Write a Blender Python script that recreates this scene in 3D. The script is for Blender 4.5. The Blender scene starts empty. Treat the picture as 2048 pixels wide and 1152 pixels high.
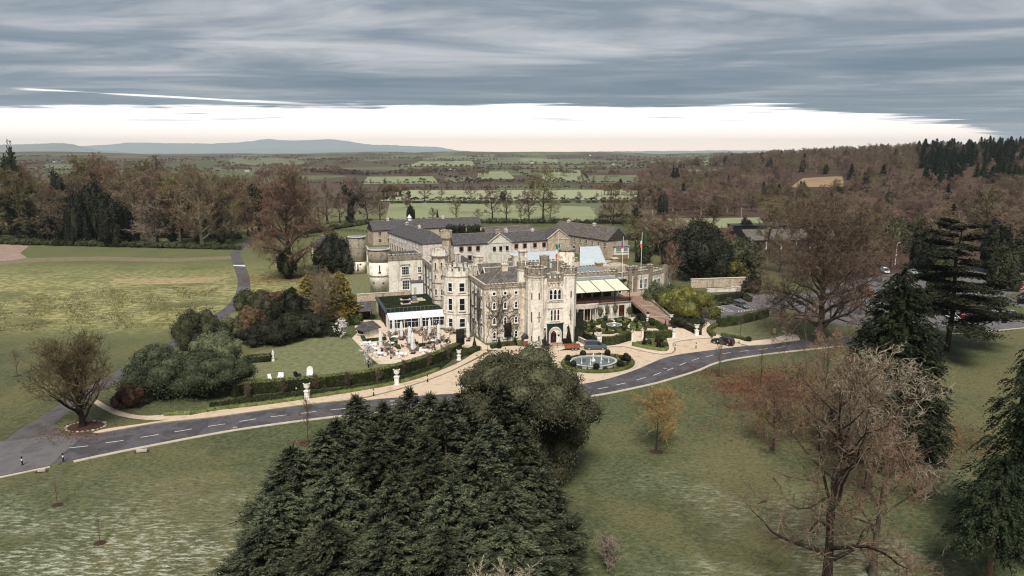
import bpy, math, random
import numpy as np
from mathutils import Vector
R = math.radians
SC = bpy.context.scene
COL = SC.collection

# ---------------------------------------------------------------- camera
FPX, CAMH, PITCH = 1365.0, 40.0, R(11.2)
cam_d = bpy.data.cameras.new('camera')
cam = bpy.data.objects.new('camera', cam_d)
COL.objects.link(cam)
cam.location = (0, 0, CAMH)
cam.rotation_euler = (R(90) - PITCH, 0, 0)
cam_d.sensor_width = 36.0
cam_d.lens = 36.0 * FPX / 2048.0
cam_d.clip_start = 0.5
cam_d.clip_end = 60000
SC.camera = cam

# ---------------------------------------------------------------- light
SUN_EL, SUN_AZ = R(54), R(186)          # azimuth clockwise from +Y; behind the camera
sd = bpy.data.lights.new('sun', 'SUN')
sd.energy = 1.5
sd.angle = R(20)
sd.color = (1.0, 0.95, 0.87)
sun = bpy.data.objects.new('sun', sd)
COL.objects.link(sun)
sdir = Vector((math.sin(SUN_AZ) * math.cos(SUN_EL), math.cos(SUN_AZ) * math.cos(SUN_EL), math.sin(SUN_EL)))
sun.rotation_euler = sdir.to_track_quat('Z', 'Y').to_euler()
sun.location = (-10, -60, 120)

SC.view_settings.view_transform = 'Standard'
SC.view_settings.look = 'None'
SC.view_settings.gamma = 1.0
SC.view_settings.exposure = 1.75
SC.cycles.use_denoising = True
SC.cycles.filter_width = 1.15
SC.cycles.max_bounces = 6
SC.cycles.diffuse_bounces = 3
SC.cycles.glossy_bounces = 2
SC.cycles.transmission_bounces = 3
SC.cycles.volume_bounces = 1
SC.cycles.transparent_max_bounces = 8

wd = bpy.data.worlds.new('World')
SC.world = wd
wd.use_nodes = True
wn, wl = wd.node_tree.nodes, wd.node_tree.links
wn.clear()
def WN(t, **k):
    n = wn.new(t)
    for a, b in k.items(): setattr(n, a, b)
    return n
def wmath(op, a, b=None, c=None, clamp=False):
    n = WN('ShaderNodeMath', operation=op); n.use_clamp = clamp
    for i, v in enumerate((a, b, c)):
        if v is None: continue
        if isinstance(v, (int, float)): n.inputs[i].default_value = v
        else: wl.new(v, n.inputs[i])
    return n.outputs[0]
def wmix(f, a, b):
    n = WN('ShaderNodeMix', data_type='RGBA')
    for i, v in ((0, f), (6, a), (7, b)):
        if isinstance(v, (int, float)): n.inputs[i].default_value = v
        elif isinstance(v, tuple): n.inputs[i].default_value = v + (1,)
        else: wl.new(v, n.inputs[i])
    return n.outputs[2]
def wsmooth(v, lo, hi):
    n = WN('ShaderNodeMapRange', interpolation_type='SMOOTHSTEP')
    wl.new(v, n.inputs[0]); n.inputs[1].default_value = lo; n.inputs[2].default_value = hi
    return n.outputs[0]
sky = WN('ShaderNodeTexSky', sky_type='NISHITA')
sky.sun_disc = False
sky.sun_elevation = SUN_EL
sky.sun_rotation = SUN_AZ
sky.air_density = 1.0; sky.dust_density = 1.5; sky.ozone_density = 1.0
tc = WN('ShaderNodeTexCoord')
sep = WN('ShaderNodeSeparateXYZ'); wl.new(tc.outputs['Generated'], sep.inputs[0])
dx, dy, dz = sep.outputs
zc = wmath('MAXIMUM', dz, 0.004)
ux = wmath('DIVIDE', dx, zc); uy = wmath('DIVIDE', dy, zc)       # where the view ray meets the cloud deck
comb = WN('ShaderNodeCombineXYZ')
wl.new(wmath('MULTIPLY', ux, 0.32), comb.inputs[0]); wl.new(wmath('MULTIPLY', uy, 0.62), comb.inputs[1])
def wnoise(vec, scale, detail, rough, dist=0.0, off=0.0):
    mp = WN('ShaderNodeMapping'); wl.new(vec, mp.inputs[0]); mp.inputs[1].default_value = (off, off * .7, off * .3)
    n = WN('ShaderNodeTexNoise'); wl.new(mp.outputs[0], n.inputs['Vector'])
    n.inputs['Scale'].default_value = scale; n.inputs['Detail'].default_value = detail
    n.inputs['Roughness'].default_value = rough; n.inputs['Distortion'].default_value = dist
    return n.outputs[0]
n1 = wnoise(comb.outputs[0], 0.95, 8, 0.62, 0.55, 3.1)
n2 = wnoise(comb.outputs[0], 0.33, 3, 0.5, 0.2, 9.4)
nn = wmath('ADD', wmath('MULTIPLY', n1, 0.62), wmath('MULTIPLY', n2, 0.38))
ramp = WN('ShaderNodeValToRGB'); wl.new(nn, ramp.inputs[0])
cr = ramp.color_ramp
cr.elements[0].position = 0.40; cr.elements[0].color = (0.48, 0.69, 0.92, 1)
cr.elements[1].position = 0.62; cr.elements[1].color = (1.95, 1.98, 2.06, 1)
e = cr.elements.new(0.50); e.color = (0.84, 1.03, 1.24, 1)
cloud = ramp.outputs[0]
# the deck is thicker and bluer towards its far edge
far = wsmooth(uy, 6.5, 14.0)
cloud = wmix(wmath('MULTIPLY', far, 0.55), cloud, (0.50, 0.71, 0.90))
# far edge of the deck, with torn streaks in front of it
n3 = wnoise(comb.outputs[0], 1.3, 5, 0.55, 0.2, 17.0)
edge = wmath('ADD', wmath('MULTIPLY', n3, 7.0), 12.0)
edge = wmath('ADD', edge, wmath('MULTIPLY', wmath('POWER', wmath('MAXIMUM', wmath('SUBTRACT', ux, 5.0), 0.0), 1.25), 0.50))
deck = wmath('SUBTRACT', 1.0, wsmooth(wmath('SUBTRACT', uy, edge), -0.7, 0.6))
deck = wmath('MAXIMUM', deck, wsmooth(wmath('MULTIPLY', dy, -1.0), 0.0, 0.25))
n4 = wnoise(comb.outputs[0], 0.9, 4, 0.6, 0.0, 31.0)
streak = wmath('MULTIPLY', wsmooth(n4, 0.57, 0.68), wmath('SUBTRACT', 1.0, wsmooth(uy, 17.0, 27.0)))
deck = wmath('MAXIMUM', deck, wmath('MULTIPLY', streak, 0.8))
# one narrow rift in the deck, left of centre
la = wmath('ADD', wmath('SUBTRACT', wmath('MULTIPLY', ux, .705), wmath('MULTIPLY', uy, .709)), 13.5)
lb = wmath('ADD', wmath('MULTIPLY', ux, .709), wmath('MULTIPLY', uy, .705))
wid = wmath('MULTIPLY', wmath('SUBTRACT', n1, .38), 1.3)
rift = wmath('MULTIPLY', wmath('SUBTRACT', 1.0, wsmooth(wmath('SUBTRACT', wmath('ABSOLUTE', la), wid), -.14, .12)), wmath('MULTIPLY', wsmooth(lb, 2.2, 2.7), wmath('SUBTRACT', 1.0, wsmooth(lb, 5.5, 8.5))))
deck = wmath('SUBTRACT', deck, wmath('MULTIPLY', rift, .9), clamp=True)
# clear sky beyond the deck: a pale veil over the blue
veil = wmix(wsmooth(dz, 0.0, 0.045), (8.0, 6.0, 4.5), (5.2, 5.0, 4.85))
clear = wmix(0.93, sky.outputs[0], veil)
skyc = wmix(deck, clear, cloud)
bg = WN('ShaderNodeBackground'); wl.new(skyc, bg.inputs[0]); bg.inputs[1].default_value = 0.092
wo = WN('ShaderNodeOutputWorld'); wl.new(bg.outputs[0], wo.inputs[0])

# ---------------------------------------------------------------- helpers
TH = R(18)
UX, UY = (math.cos(TH), math.sin(TH)), (-math.sin(TH), math.cos(TH))
C0 = (-5.8, 141.3)
def W(u, v, z=0.0):                      # castle axes (along its front, backwards) to world
    return Vector((C0[0] + UX[0] * u + UY[0] * v, C0[1] + UX[1] * u + UY[1] * v, z))
def G(px, py, z=0.0):                    # survey: a sighted point on the level z
    a, b = (px - 1024) / FPX, -(py - 576) / FPX
    d = Vector((a, math.cos(PITCH) + b * math.sin(PITCH), -math.sin(PITCH) + b * math.cos(PITCH)))
    return Vector((0, 0, CAMH)) + d * ((z - CAMH) / d.z)
def sm(a, b, x):
    t = np.clip((np.asarray(x, float) - a) / (b - a), 0, 1)
    return t * t * (3 - 2 * t)
def terr(x, y):
    x = np.asarray(x, float); y = np.asarray(y, float)
    far = sm(700, 3600, y)
    z = far * (24 + 9 * np.sin(x / 520 + 1.3) * np.sin(y / 610 + .4) + 6 * np.sin(x / 230 + y / 310) + 5 * np.sin(y / 190 - x / 410))
    z = z + sm(3200, 5200, y) * (9 + 5 * np.sin(x / 700 + 2) + 3 * np.sin(x / 290))
    z = z - sm(5200, 9000, y) * 25
    hill = sm(70, 620, x - 0.10 * (y - 400)) * sm(330, 760, y) * (1 - sm(1500, 2600, y))
    z = z * (1 - .8 * hill) + hill * (37 + 3 * np.sin(x / 90.) * np.sin(y / 120.))
    z = z + sm(430, 900, y) * 3.0 * np.sin(x / 170 + 2.0) * np.sin(y / 210.)
    return z
TS = 60.0 * 1.003 ** np.arange(1780)
def GT(px, py):                          # survey onto the rolling land
    a, b = (px - 1024) / FPX, -(py - 576) / FPX
    d = np.array([a, math.cos(PITCH) + b * math.sin(PITCH), -math.sin(PITCH) + b * math.cos(PITCH)])
    q = TS[:, None] * d; q[:, 2] += CAMH
    k = np.argmax(q[:, 2] < terr(q[:, 0], q[:, 1])) or len(TS) - 1
    return Vector((q[k, 0], q[k, 1], float(terr(q[k, 0], q[k, 1]))))

class MB:
    def __init__(s): s.v = []; s.f = []
    def add(s, vs, fs):
        o = len(s.v); s.v += [tuple(p) for p in vs]; s.f += [tuple(i + o for i in q) for q in fs]; return s
    def box(s, x0, x1, y0, y1, z0, z1):
        return s.add([(x0, y0, z0), (x1, y0, z0), (x1, y1, z0), (x0, y1, z0), (x0, y0, z1), (x1, y0, z1), (x1, y1, z1), (x0, y1, z1)],
                     [(0, 3, 2, 1), (4, 5, 6, 7), (0, 1, 5, 4), (1, 2, 6, 5), (2, 3, 7, 6), (3, 0, 4, 7)])
    def prism(s, poly, z0, z1, top=None):   # poly counter-clockwise from above; top: scaled poly
        n = len(poly); t = top or poly
        return s.add([(p[0], p[1], z0) for p in poly] + [(p[0], p[1], z1) for p in t],
                     [tuple(range(n))[::-1], tuple(range(n, 2 * n))] + [(i, (i + 1) % n, n + (i + 1) % n, n + i) for i in range(n)])
    def lathe(s, prof, n=12, cx=0, cy=0, sx=1, sy=1):   # prof [(r,z)...] bottom to top
        vs = []; fs = []; m = len(prof)
        for r, z in prof:
            for k in range(n):
                a = 2 * math.pi * k / n
                vs.append((cx + sx * r * math.cos(a), cy + sy * r * math.sin(a), z))
        for i in range(m - 1):
            for k in range(n):
                fs.append((i * n + k, i * n + (k + 1) % n, (i + 1) * n + (k + 1) % n, (i + 1) * n + k))
        fs.append(tuple(range(n))[::-1]); fs.append(tuple(range((m - 1) * n, m * n)))
        return s.add(vs, fs)
    def tube(s, pts, r, n=6):
        pts = [Vector(p) for p in pts]
        rs = r if isinstance(r, (list, tuple)) else [r] * len(pts)
        vs = []; fs = []
        for i, p in enumerate(pts):
            d = (pts[min(i + 1, len(pts) - 1)] - pts[max(i - 1, 0)]).normalized()
            a = d.cross(Vector((0.13, 0.37, 0.92))).normalized(); b = d.cross(a)
            for k in range(n):
                t = 2 * math.pi * k / n
                vs.append(p + (a * math.cos(t) + b * math.sin(t)) * rs[i])
        for i in range(len(pts) - 1):
            for k in range(n):
                fs.append((i * n + k, i * n + (k + 1) % n, (i + 1) * n + (k + 1) % n, (i + 1) * n + k))
        fs.append(tuple(range(n))); fs.append(tuple(range((len(pts) - 1) * n, len(pts) * n))[::-1])
        return s.add(vs, fs)
    def bar(s, p, q, w, h=None):            # rectangular bar between two points
        p, q = Vector(p), Vector(q); h = h or w
        d = (q - p).normalized()
        a = d.cross(Vector((0, 0, 1)))
        a = (a.normalized() if a.length > 1e-4 else Vector((1, 0, 0))) * w / 2
        b = a.cross(d).normalized() * h / 2
        return s.add([p - a - b, p + a - b, p + a + b, p - a + b, q - a - b, q + a - b, q + a + b, q - a + b],
                     [(0, 1, 2, 3), (4, 7, 6, 5), (0, 4, 5, 1), (1, 5, 6, 2), (2, 6, 7, 3), (3, 7, 4, 0)])
    def mesh(s, name):
        me = bpy.data.meshes.new(name); me.from_pydata(s.v, [], s.f); me.update(); return me
def np_mesh(name, V, F):
    me = bpy.data.meshes.new(name)
    V = np.ascontiguousarray(V, dtype=np.float32); F = np.ascontiguousarray(F, dtype=np.int32)
    k = F.shape[1]
    me.vertices.add(len(V)); me.vertices.foreach_set('co', V.ravel())
    me.loops.add(F.size); me.loops.foreach_set('vertex_index', F.ravel())
    me.polygons.add(len(F)); me.polygons.foreach_set('loop_start', np.arange(0, F.size, k, dtype=np.int32))
    me.update(calc_edges=True)
    return me
def obj(name, m, mat, parent=None, loc=None, rz=None, smooth=False):
    me = m.mesh(name) if isinstance(m, MB) else m
    if mat is not None and not me.materials: me.materials.append(mat)
    if smooth: me.polygons.foreach_set('use_smooth', [True] * len(me.polygons))
    o = bpy.data.objects.new(name, me); COL.objects.link(o)
    if parent is not None: o.parent = parent
    if loc is not None: o.location = loc
    if rz is not None: o.rotation_euler = (0, 0, rz)
    return o
def tag(o, label=None, cat=None, group=None, kind=None):
    for k, v in (('label', label), ('category', cat), ('group', group), ('kind', kind)):
        if v: o[k] = v
    return o
def thing(name, label, cat, loc=(0, 0, 0), rz=0.0, group=None):
    o = bpy.data.objects.new(name, None); COL.objects.link(o)
    o.empty_display_size = 0.3
    o.location = loc; o.rotation_euler = (0, 0, rz)
    return tag(o, label, cat, group)
def struct(name, m, mat, label=None):
    return tag(obj(name, m, mat), label, None, None, 'structure')
def dup(o, parent=None, loc=None, rz=None, label=None, group=None, scale=None):
    c = o.copy(); COL.objects.link(c); c.parent = parent
    if loc is not None: c.location = loc
    if rz is not None: c.rotation_euler = (0, 0, rz)
    if scale is not None: c.scale = (scale, scale, scale) if isinstance(scale, (int, float)) else scale
    if label: c['label'] = label
    if group: c['group'] = group
    for ch in KIDS.get(o.name, ()): dup(ch, c)
    KIDS[c.name] = KIDS.get(o.name, [])
    return c
KIDS = {}
def proto(o):                            # remember a thing's parts (and theirs) for dup()
    byp = {}
    for x in COL.objects:
        if x.parent is not None: byp.setdefault(x.parent.name, []).append(x)
    def rec(a):
        KIDS[a.name] = byp.get(a.name, [])
        for b in KIDS[a.name]: rec(b)
    rec(o); return o

# ---------------------------------------------------------------- materials
MATS = {}
def mat(name, base, rough=0.8, var=None, scale=1.0, detail=4, island=False, bump=0.0, bscale=None, stretch=None, spec=0.3,
        metal=0.0, extra=None, trans=None, coords='Object', lo=0.35, hi=0.65):
    m = bpy.data.materials.new(name); m.use_nodes = True
    nt = m.node_tree; N, Lk = nt.nodes, nt.links
    b = N['Principled BSDF']
    b.inputs['Roughness'].default_value = rough; b.inputs['Metallic'].default_value = metal
    b.inputs['Specular IOR Level'].default_value = spec
    if trans: b.inputs['Transmission Weight'].default_value = trans
    tcn = N.new('ShaderNodeTexCoord')
    src = N.new('ShaderNodeNewGeometry').outputs['Position'] if coords == 'World' else tcn.outputs[coords]
    vec = src
    if stretch:
        mp = N.new('ShaderNodeMapping'); Lk.new(src, mp.inputs[0]); mp.inputs[3].default_value = stretch; vec = mp.outputs[0]
    col = None
    if var:
        no = N.new('ShaderNodeTexNoise'); Lk.new(vec, no.inputs['Vector']); no.inputs['Scale'].default_value = scale
        no.inputs['Detail'].default_value = detail; no.inputs['Roughness'].default_value = 0.62
        rp = N.new('ShaderNodeValToRGB'); Lk.new(no.outputs[0], rp.inputs[0])
        cols = [base, var] if isinstance(var[0], (int, float)) else [base] + list(var)
        el = rp.color_ramp.elements
        for i, c in enumerate(cols):
            p = lo + (hi - lo) * i / (len(cols) - 1)
            if i < 2: el[i].position = p; el[i].color = tuple(c) + (1,)
            else: q = el.new(p); q.color = tuple(c) + (1,)
        if len(cols) > 2:
            el[0].position = lo
        col = rp.outputs[0]
    if island:
        ge = N.new('ShaderNodeNewGeometry')
        hs = N.new('ShaderNodeHueSaturation')
        mr = N.new('ShaderNodeMapRange'); Lk.new(ge.outputs['Random Per Island'], mr.inputs[0])
        mr.inputs[3].default_value = 1 - island; mr.inputs[4].default_value = 1 + island
        oi = N.new('ShaderNodeObjectInfo')
        mr3 = N.new('ShaderNodeMapRange'); Lk.new(oi.outputs['Random'], mr3.inputs[0]); mr3.inputs[3].default_value = .68; mr3.inputs[4].default_value = 1.32
        mv = N.new('ShaderNodeMath'); mv.operation = 'MULTIPLY'; Lk.new(mr.outputs[0], mv.inputs[0]); Lk.new(mr3.outputs[0], mv.inputs[1]); Lk.new(mv.outputs[0], hs.inputs['Value'])
        mr2 = N.new('ShaderNodeMapRange'); Lk.new(oi.outputs['Random'], mr2.inputs[0]); mr2.inputs[3].default_value = .485; mr2.inputs[4].default_value = .515
        Lk.new(mr2.outputs[0], hs.inputs['Hue'])
        if col: Lk.new(col, hs.inputs['Color'])
        else: hs.inputs['Color'].default_value = tuple(base) + (1,)
        col = hs.outputs[0]
    if extra:
        col = extra(N, Lk, src, col)
    if col: Lk.new(col, b.inputs['Base Color'])
    else: b.inputs['Base Color'].default_value = tuple(base) + (1,)
    if bump:
        nb = N.new('ShaderNodeTexNoise'); Lk.new(vec, nb.inputs['Vector']); nb.inputs['Scale'].default_value = bscale or scale * 3
        nb.inputs['Detail'].default_value = 5
        bp = N.new('ShaderNodeBump'); bp.inputs['Strength'].default_value = 1.0; bp.inputs['Distance'].default_value = bump
        Lk.new(nb.outputs[0], bp.inputs['Height']); Lk.new(bp.outputs[0], b.inputs['Normal'])
    MATS[name] = m
    return m
def mixn(N, Lk, f, a, b, mode='MIX'):
    n = N.new('ShaderNodeMix'); n.data_type = 'RGBA'; n.blend_type = mode
    for i, v in ((0, f), (6, a), (7, b)):
        if isinstance(v, (int, float)): n.inputs[i].default_value = v
        elif isinstance(v, tuple): n.inputs[i].default_value = v + (1,)
        else: Lk.new(v, n.inputs[i])
    return n.outputs[2]
def noise_mask(N, Lk, src, scale, lo, hi, stretch=None, off=0.0, detail=4, rough=.6):
    mp = N.new('ShaderNodeMapping'); Lk.new(src, mp.inputs[0]); mp.inputs[1].default_value = (off, off, off)
    if stretch: mp.inputs[3].default_value = stretch
    n = N.new('ShaderNodeTexNoise'); Lk.new(mp.outputs[0], n.inputs['Vector']); n.inputs['Scale'].default_value = scale
    n.inputs['Detail'].default_value = detail; n.inputs['Roughness'].default_value = rough
    r = N.new('ShaderNodeMapRange'); r.interpolation_type = 'SMOOTHSTEP'; Lk.new(n.outputs[0], r.inputs[0])
    r.inputs[1].default_value = lo; r.inputs[2].default_value = hi
    return r.outputs[0]
def stains(dark, amt, lichen=None):
    def f(N, Lk, src, col):
        k = noise_mask(N, Lk, src, 1.2, 0.47, 0.70, (1, 1, .10), 3.0, 7)
        mu = N.new('ShaderNodeMath'); mu.operation = 'MULTIPLY'; Lk.new(k, mu.inputs[0]); mu.inputs[1].default_value = amt
        col = mixn(N, Lk, mu.outputs[0], col, dark)
        k2 = noise_mask(N, Lk, src, 0.35, 0.5, 0.72, None, 11.0, 5)
        mu2 = N.new('ShaderNodeMath'); mu2.operation = 'MULTIPLY'; Lk.new(k2, mu2.inputs[0]); mu2.inputs[1].default_value = amt * .25
        col = mixn(N, Lk, mu2.outputs[0], col, dark)
        # courses of masonry
        vo = N.new('ShaderNodeTexBrick'); mp = N.new('ShaderNodeMapping'); Lk.new(src, mp.inputs[0])
        mp.inputs[2].default_value = (R(90), 0, R(27)); Lk.new(mp.outputs[0], vo.inputs['Vector'])
        vo.inputs['Scale'].default_value = 1.0; vo.inputs['Brick Width'].default_value = .55; vo.inputs['Row Height'].default_value = .27
        vo.inputs['Mortar Size'].default_value = .02
        vo.inputs['Color1'].default_value = (.82, .82, .82, 1); vo.inputs['Color2'].default_value = (1.12, 1.1, 1.05, 1); vo.inputs['Mortar'].default_value = (.78, .76, .74, 1)
        return mixn(N, Lk, 0.75, col, vo.outputs[0], 'MULTIPLY')
    return f
mat('limestone', (.57, .475, .385), .9, [(.80, .71, .60), (.38, .305, .24)], .8, 6, bump=.03, bscale=4, extra=stains((.11, .085, .065), .8))
mat('pale_stone', (.78, .70, .595), .9, [(.86, .805, .715), (.66, .575, .47)], .7, 6, bump=.02, bscale=4, extra=stains((.17, .13, .095), .62))
mat('rubble', (.38, .29, .215), .95, [(.58, .48, .37), (.24, .18, .14)], 1.6, 6, bump=.06, bscale=3, extra=stains((.09, .07, .055), .55))
mat('weathered', (.20, .165, .13), .95, [(.33, .28, .22), (.12, .10, .085)], 1.2, 6, bump=.04, extra=stains((.06, .05, .04), .5))
mat('coping', (.66, .60, .50), .9, (.40, .35, .28), 1.5, 5)
mat('harling', (.70, .66, .60), .9, [(.72, .68, .62), (.52, .48, .42)], .6, 5, extra=stains((.26, .2, .16), .3))
mat('pink_render', (.66, .57, .53), .9, [(.78, .71, .67), (.48, .39, .35)], .9, 6, extra=stains((.2, .15, .12), .45))
mat('brick_trim', (.26, .10, .07), .9, (.36, .17, .12), 3.0)
mat('slate', (.055, .050, .054), .75, [(.105, .096, .098), (.040, .036, .038), (.085, .072, .060)], 1.1, 8, stretch=(1, 1, 2.5), bump=.03, bscale=6)
mat('slate_moss', (.085, .075, .07), .8, [(.15, .13, .115), (.06, .05, .05), (.12, .10, .055)], 1.0, 7, bump=.04, bscale=5)
mat('white_paint', (.80, .79, .76), .5)
mat('cream_cloth', (.62, .60, .47), .7)
mat('white_cloth', (.70, .70, .69), .7)
mat('glass', (.012, .014, .017), .08, spec=.5)
mat('glass_roof', (.45, .50, .52), .15, spec=.5)
mat('warm_glass', (.05, .02, .012), .15, spec=.5)
mat('black_iron', (.012, .012, .013), .45)
mat('lead', (.17, .17, .18), .6, (.24, .24, .25), .8)
mat('metal_roof', (.44, .49, .51), .45, (.52, .56, .58), .5, spec=.4)
mat('dark_green_paint', (.010, .030, .026), .5)
mat('dark_door', (.025, .010, .009), .5)
mat('red_paint', (.45, .03, .025), .5)
mat('timber', (.16, .075, .035), .8, (.24, .12, .06), 4, stretch=(1, 1, 6))
mat('riser_stone', (.13, .08, .06), .95, (.19, .13, .10), 2.2)  # darker copy of the step stone, shade painted into its colour
mat('dark_timber', (.05, .024, .018), .8, (.09, .045, .03), 4)
mat('rust_metal', (.22, .075, .04), .7, (.30, .11, .06), 2)
mat('wicker', (.17, .12, .095), .85, (.26, .20, .16), 9)
mat('asphalt', (.066, .060, .068), .85, [(.098, .089, .098), (.054, .049, .054), (.080, .072, .078)], .22, 8, coords='World', bump=.01, bscale=30)
mat('old_asphalt', (.105, .097, .097), .9, [(.135, .125, .125), (.085, .078, .08)], .25, 6, coords='World', bump=.01, bscale=20)
mat('drive_asphalt', (.070, .062, .062), .9, [(.10, .09, .088), (.055, .048, .05)], .3, 6, coords='World')
mat('gravel', (.48, .365, .26), .95, [(.56, .435, .315), (.40, .30, .21)], .5, 8, coords='World', bump=.02, bscale=12)
mat('paving', (.53, .42, .315), .95, [(.62, .50, .385), (.43, .335, .25)], .9, 7, coords='World', bump=.01, bscale=8)
mat('kerbstone', (.50, .44, .36), .9, (.40, .34, .27), 1.2)
mat('kerb_dark', (.20, .155, .12), .9, (.28, .22, .17), 2)
mat('road_paint', (.72, .70, .66), .7, (.5, .48, .45), 3)
mat('step_stone', (.30, .20, .15), .95, (.40, .29, .22), 2.2)
mat('soil', (.035, .018, .012), .95, (.06, .03, .02), 5)
mat('basin_stone', (.52, .50, .46), .85, (.36, .35, .32), 1.5)
mat('water', (.085, .105, .10), .06, spec=.5, bump=.01, bscale=3)
mat('marble', (.80, .78, .73), .6, (.68, .66, .60), 3)
def leafmat(n, a, b, isl=.4, rough=.7, spec=.08):
    return mat(n, a, rough, b, .5, 3, island=isl, spec=spec, coords='Object')
leafmat('oak_leaf', (.040, .042, .022), (.105, .102, .058), .6)
leafmat('cypress_leaf', (.026, .032, .019), (.092, .098, .054), .65)
leafmat('sequoia_leaf', (.012, .018, .009), (.034, .042, .020), .5)
leafmat('cedar_leaf', (.018, .022, .013), (.040, .043, .023), .4)
leafmat('dark_leaf', (.016, .018, .012), (.033, .034, .022), .45)
leafmat('laurel_leaf', (.040, .046, .022), (.075, .078, .040), .45)
leafmat('laurel_pale', (.085, .095, .050), (.14, .145, .085), .4)
leafmat('laurel_slate', (.028, .036, .019), (.066, .074, .040), .5)
leafmat('gold_leaf', (.21, .17, .035), (.36, .30, .075), .4)
leafmat('yellow_laurel', (.050, .055, .018), (.165, .148, .042), .55)
leafmat('brown_leaf', (.075, .043, .026), (.13, .08, .05), .4)
leafmat('hedge_leaf', (.026, .032, .012), (.055, .064, .024), .45)
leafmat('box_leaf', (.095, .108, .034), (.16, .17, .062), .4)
leafmat('ivy_leaf', (.022, .026, .012), (.048, .052, .024), .4)
leafmat('ivy_pale', (.075, .085, .035), (.14, .15, .07), .4)
leafmat('blossom', (.72, .66, .62), (.82, .78, .76), .12)
leafmat('ground_cover', (.018, .026, .011), (.034, .046, .018), .4)
leafmat('dry_grass', (.15, .14, .062), (.25, .215, .105), .3)
def barkmat(n, a, b, isl=.35): return mat(n, a, .95, b, 1.2, 4, island=isl, spec=.1)
barkmat('bark', (.055, .042, .032), (.095, .075, .058))
barkmat('bark_dark', (.022, .017, .013), (.045, .035, .027))
barkmat('bark_red', (.16, .085, .055), (.24, .14, .095))
barkmat('bark_pale', (.30, .235, .20), (.46, .38, .34))
barkmat('twig_brown', (.120, .084, .052), (.225, .168, .112))
barkmat('twig_pale', (.17, .135, .10), (.32, .26, .20))
barkmat('twig_purple', (.150, .096, .072), (.265, .180, .142))
barkmat('twig_olive', (.115, .090, .042), (.20, .165, .085))
barkmat('twig_gold', (.34, .235, .075), (.50, .37, .15))
barkmat('twig_red', (.135, .078, .054), (.225, .145, .105))
# ---------------------------------------------------------------- growing things
def unit(a):
    return a / np.maximum(np.linalg.norm(a, axis=-1, keepdims=True), 1e-9)
def rnd_dir(rng, n):
    return unit(rng.normal(size=(n, 3)))
class Geo:                               # triangle soup collector
    def __init__(s): s.V = []; s.F = []; s.n = 0
    def add(s, V, F):
        s.V.append(np.asarray(V, float)); s.F.append(np.asarray(F, int) + s.n); s.n += len(V)
    def mesh(s, name): return np_mesh(name, np.concatenate(s.V), np.concatenate(s.F))
    def merge(s, o, scale=1.0, rz=0.0, loc=(0, 0, 0)):
        V = np.concatenate(o.V) * scale; F = np.concatenate(o.F)
        c, q = math.cos(rz), math.sin(rz)
        s.add(np.stack([V[:, 0] * c - V[:, 1] * q, V[:, 0] * q + V[:, 1] * c, V[:, 2]], 1) + np.asarray(loc), F)
def g_tube(g, P, rad, k):
    P = np.asarray(P); n = len(P)
    D = unit(np.gradient(P, axis=0)); ref = np.array([.31, .17, .93]) if abs(D[0][2]) < .8 else np.array([.95, .2, .1])
    A = unit(np.cross(D, ref)); B = np.cross(D, A)
    t = np.arange(k) * 2 * np.pi / k
    V = (P[:, None] + (A[:, None] * np.cos(t)[None, :, None] + B[:, None] * np.sin(t)[None, :, None]) * np.asarray(rad)[:, None, None]).reshape(-1, 3)
    i = np.arange(n - 1)[:, None] * k; j = np.arange(k)[None]; j2 = (j + 1) % k
    a, b, c, d = i + j, i + j2, i + k + j2, i + k + j
    F = np.concatenate([np.stack([a, b, c], -1).reshape(-1, 3), np.stack([a, c, d], -1).reshape(-1, 3)])
    g.add(V, F)
def g_ribbons(g, B, D, L, w, rng, bend=.25, up=.0):   # thin kinked twigs, three triangles each
    n = len(B)
    S = unit(np.cross(D, rnd_dir(rng, n))) * np.asarray(w).reshape(-1, 1)
    M = B + D * (L * .5)[:, None] + rnd_dir(rng, n) * (L * bend * .35)[:, None]
    T = B + D * L[:, None] + rnd_dir(rng, n) * (L * bend)[:, None]; T[:, 2] += up * L
    V = np.stack([B - S, B + S, M - S * .7, M + S * .7, T], 1).reshape(-1, 3)
    o = np.arange(n)[:, None, None] * 5
    F = (o + np.array([[0, 1, 3], [0, 3, 2], [2, 3, 4]])[None]).reshape(-1, 3)
    g.add(V, F)
    return M, T
def g_leaves(g, P, Nn, s, rng, asp=.55, jit=.9):      # rhombic leaves
    n = len(P)
    N2 = unit(Nn + rng.normal(size=(n, 3)) * jit)
    A = unit(np.cross(N2, rnd_dir(rng, n))); B = np.cross(N2, A)
    s = (np.asarray(s) * rng.uniform(.65, 1.35, n))[:, None]
    V = np.stack([P - A * s, P + B * s * asp, P + A * s, P - B * s * asp], 1).reshape(-1, 3)
    o = np.arange(n)[:, None, None] * 4
    g.add(V, (o + np.array([[0, 1, 2], [0, 2, 3]])[None]).reshape(-1, 3))
def g_blob(g, c, r, rng, nu=8, nv=5, lump=.12):       # lumpy solid core
    u = np.linspace(0, 2 * np.pi, nu, endpoint=False); v = np.linspace(0.0, np.pi, nv + 1)
    U_, V_ = np.meshgrid(u, v)
    k = 1 + rng.uniform(-lump, lump, U_.shape)
    P = np.stack([np.cos(U_) * np.sin(V_), np.sin(U_) * np.sin(V_), np.cos(V_)], -1) * k[..., None] * np.asarray(r) + np.asarray(c)
    i = np.arange(nv)[:, None] * nu; j = np.arange(nu)[None]; j2 = (j + 1) % nu
    a, b, c_, d = i + j, i + j2, i + nu + j2, i + nu + j
    g.add(P.reshape(-1, 3), np.concatenate([np.stack([a, d, c_], -1).reshape(-1, 3), np.stack([a, c_, b], -1).reshape(-1, 3)]))

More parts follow.
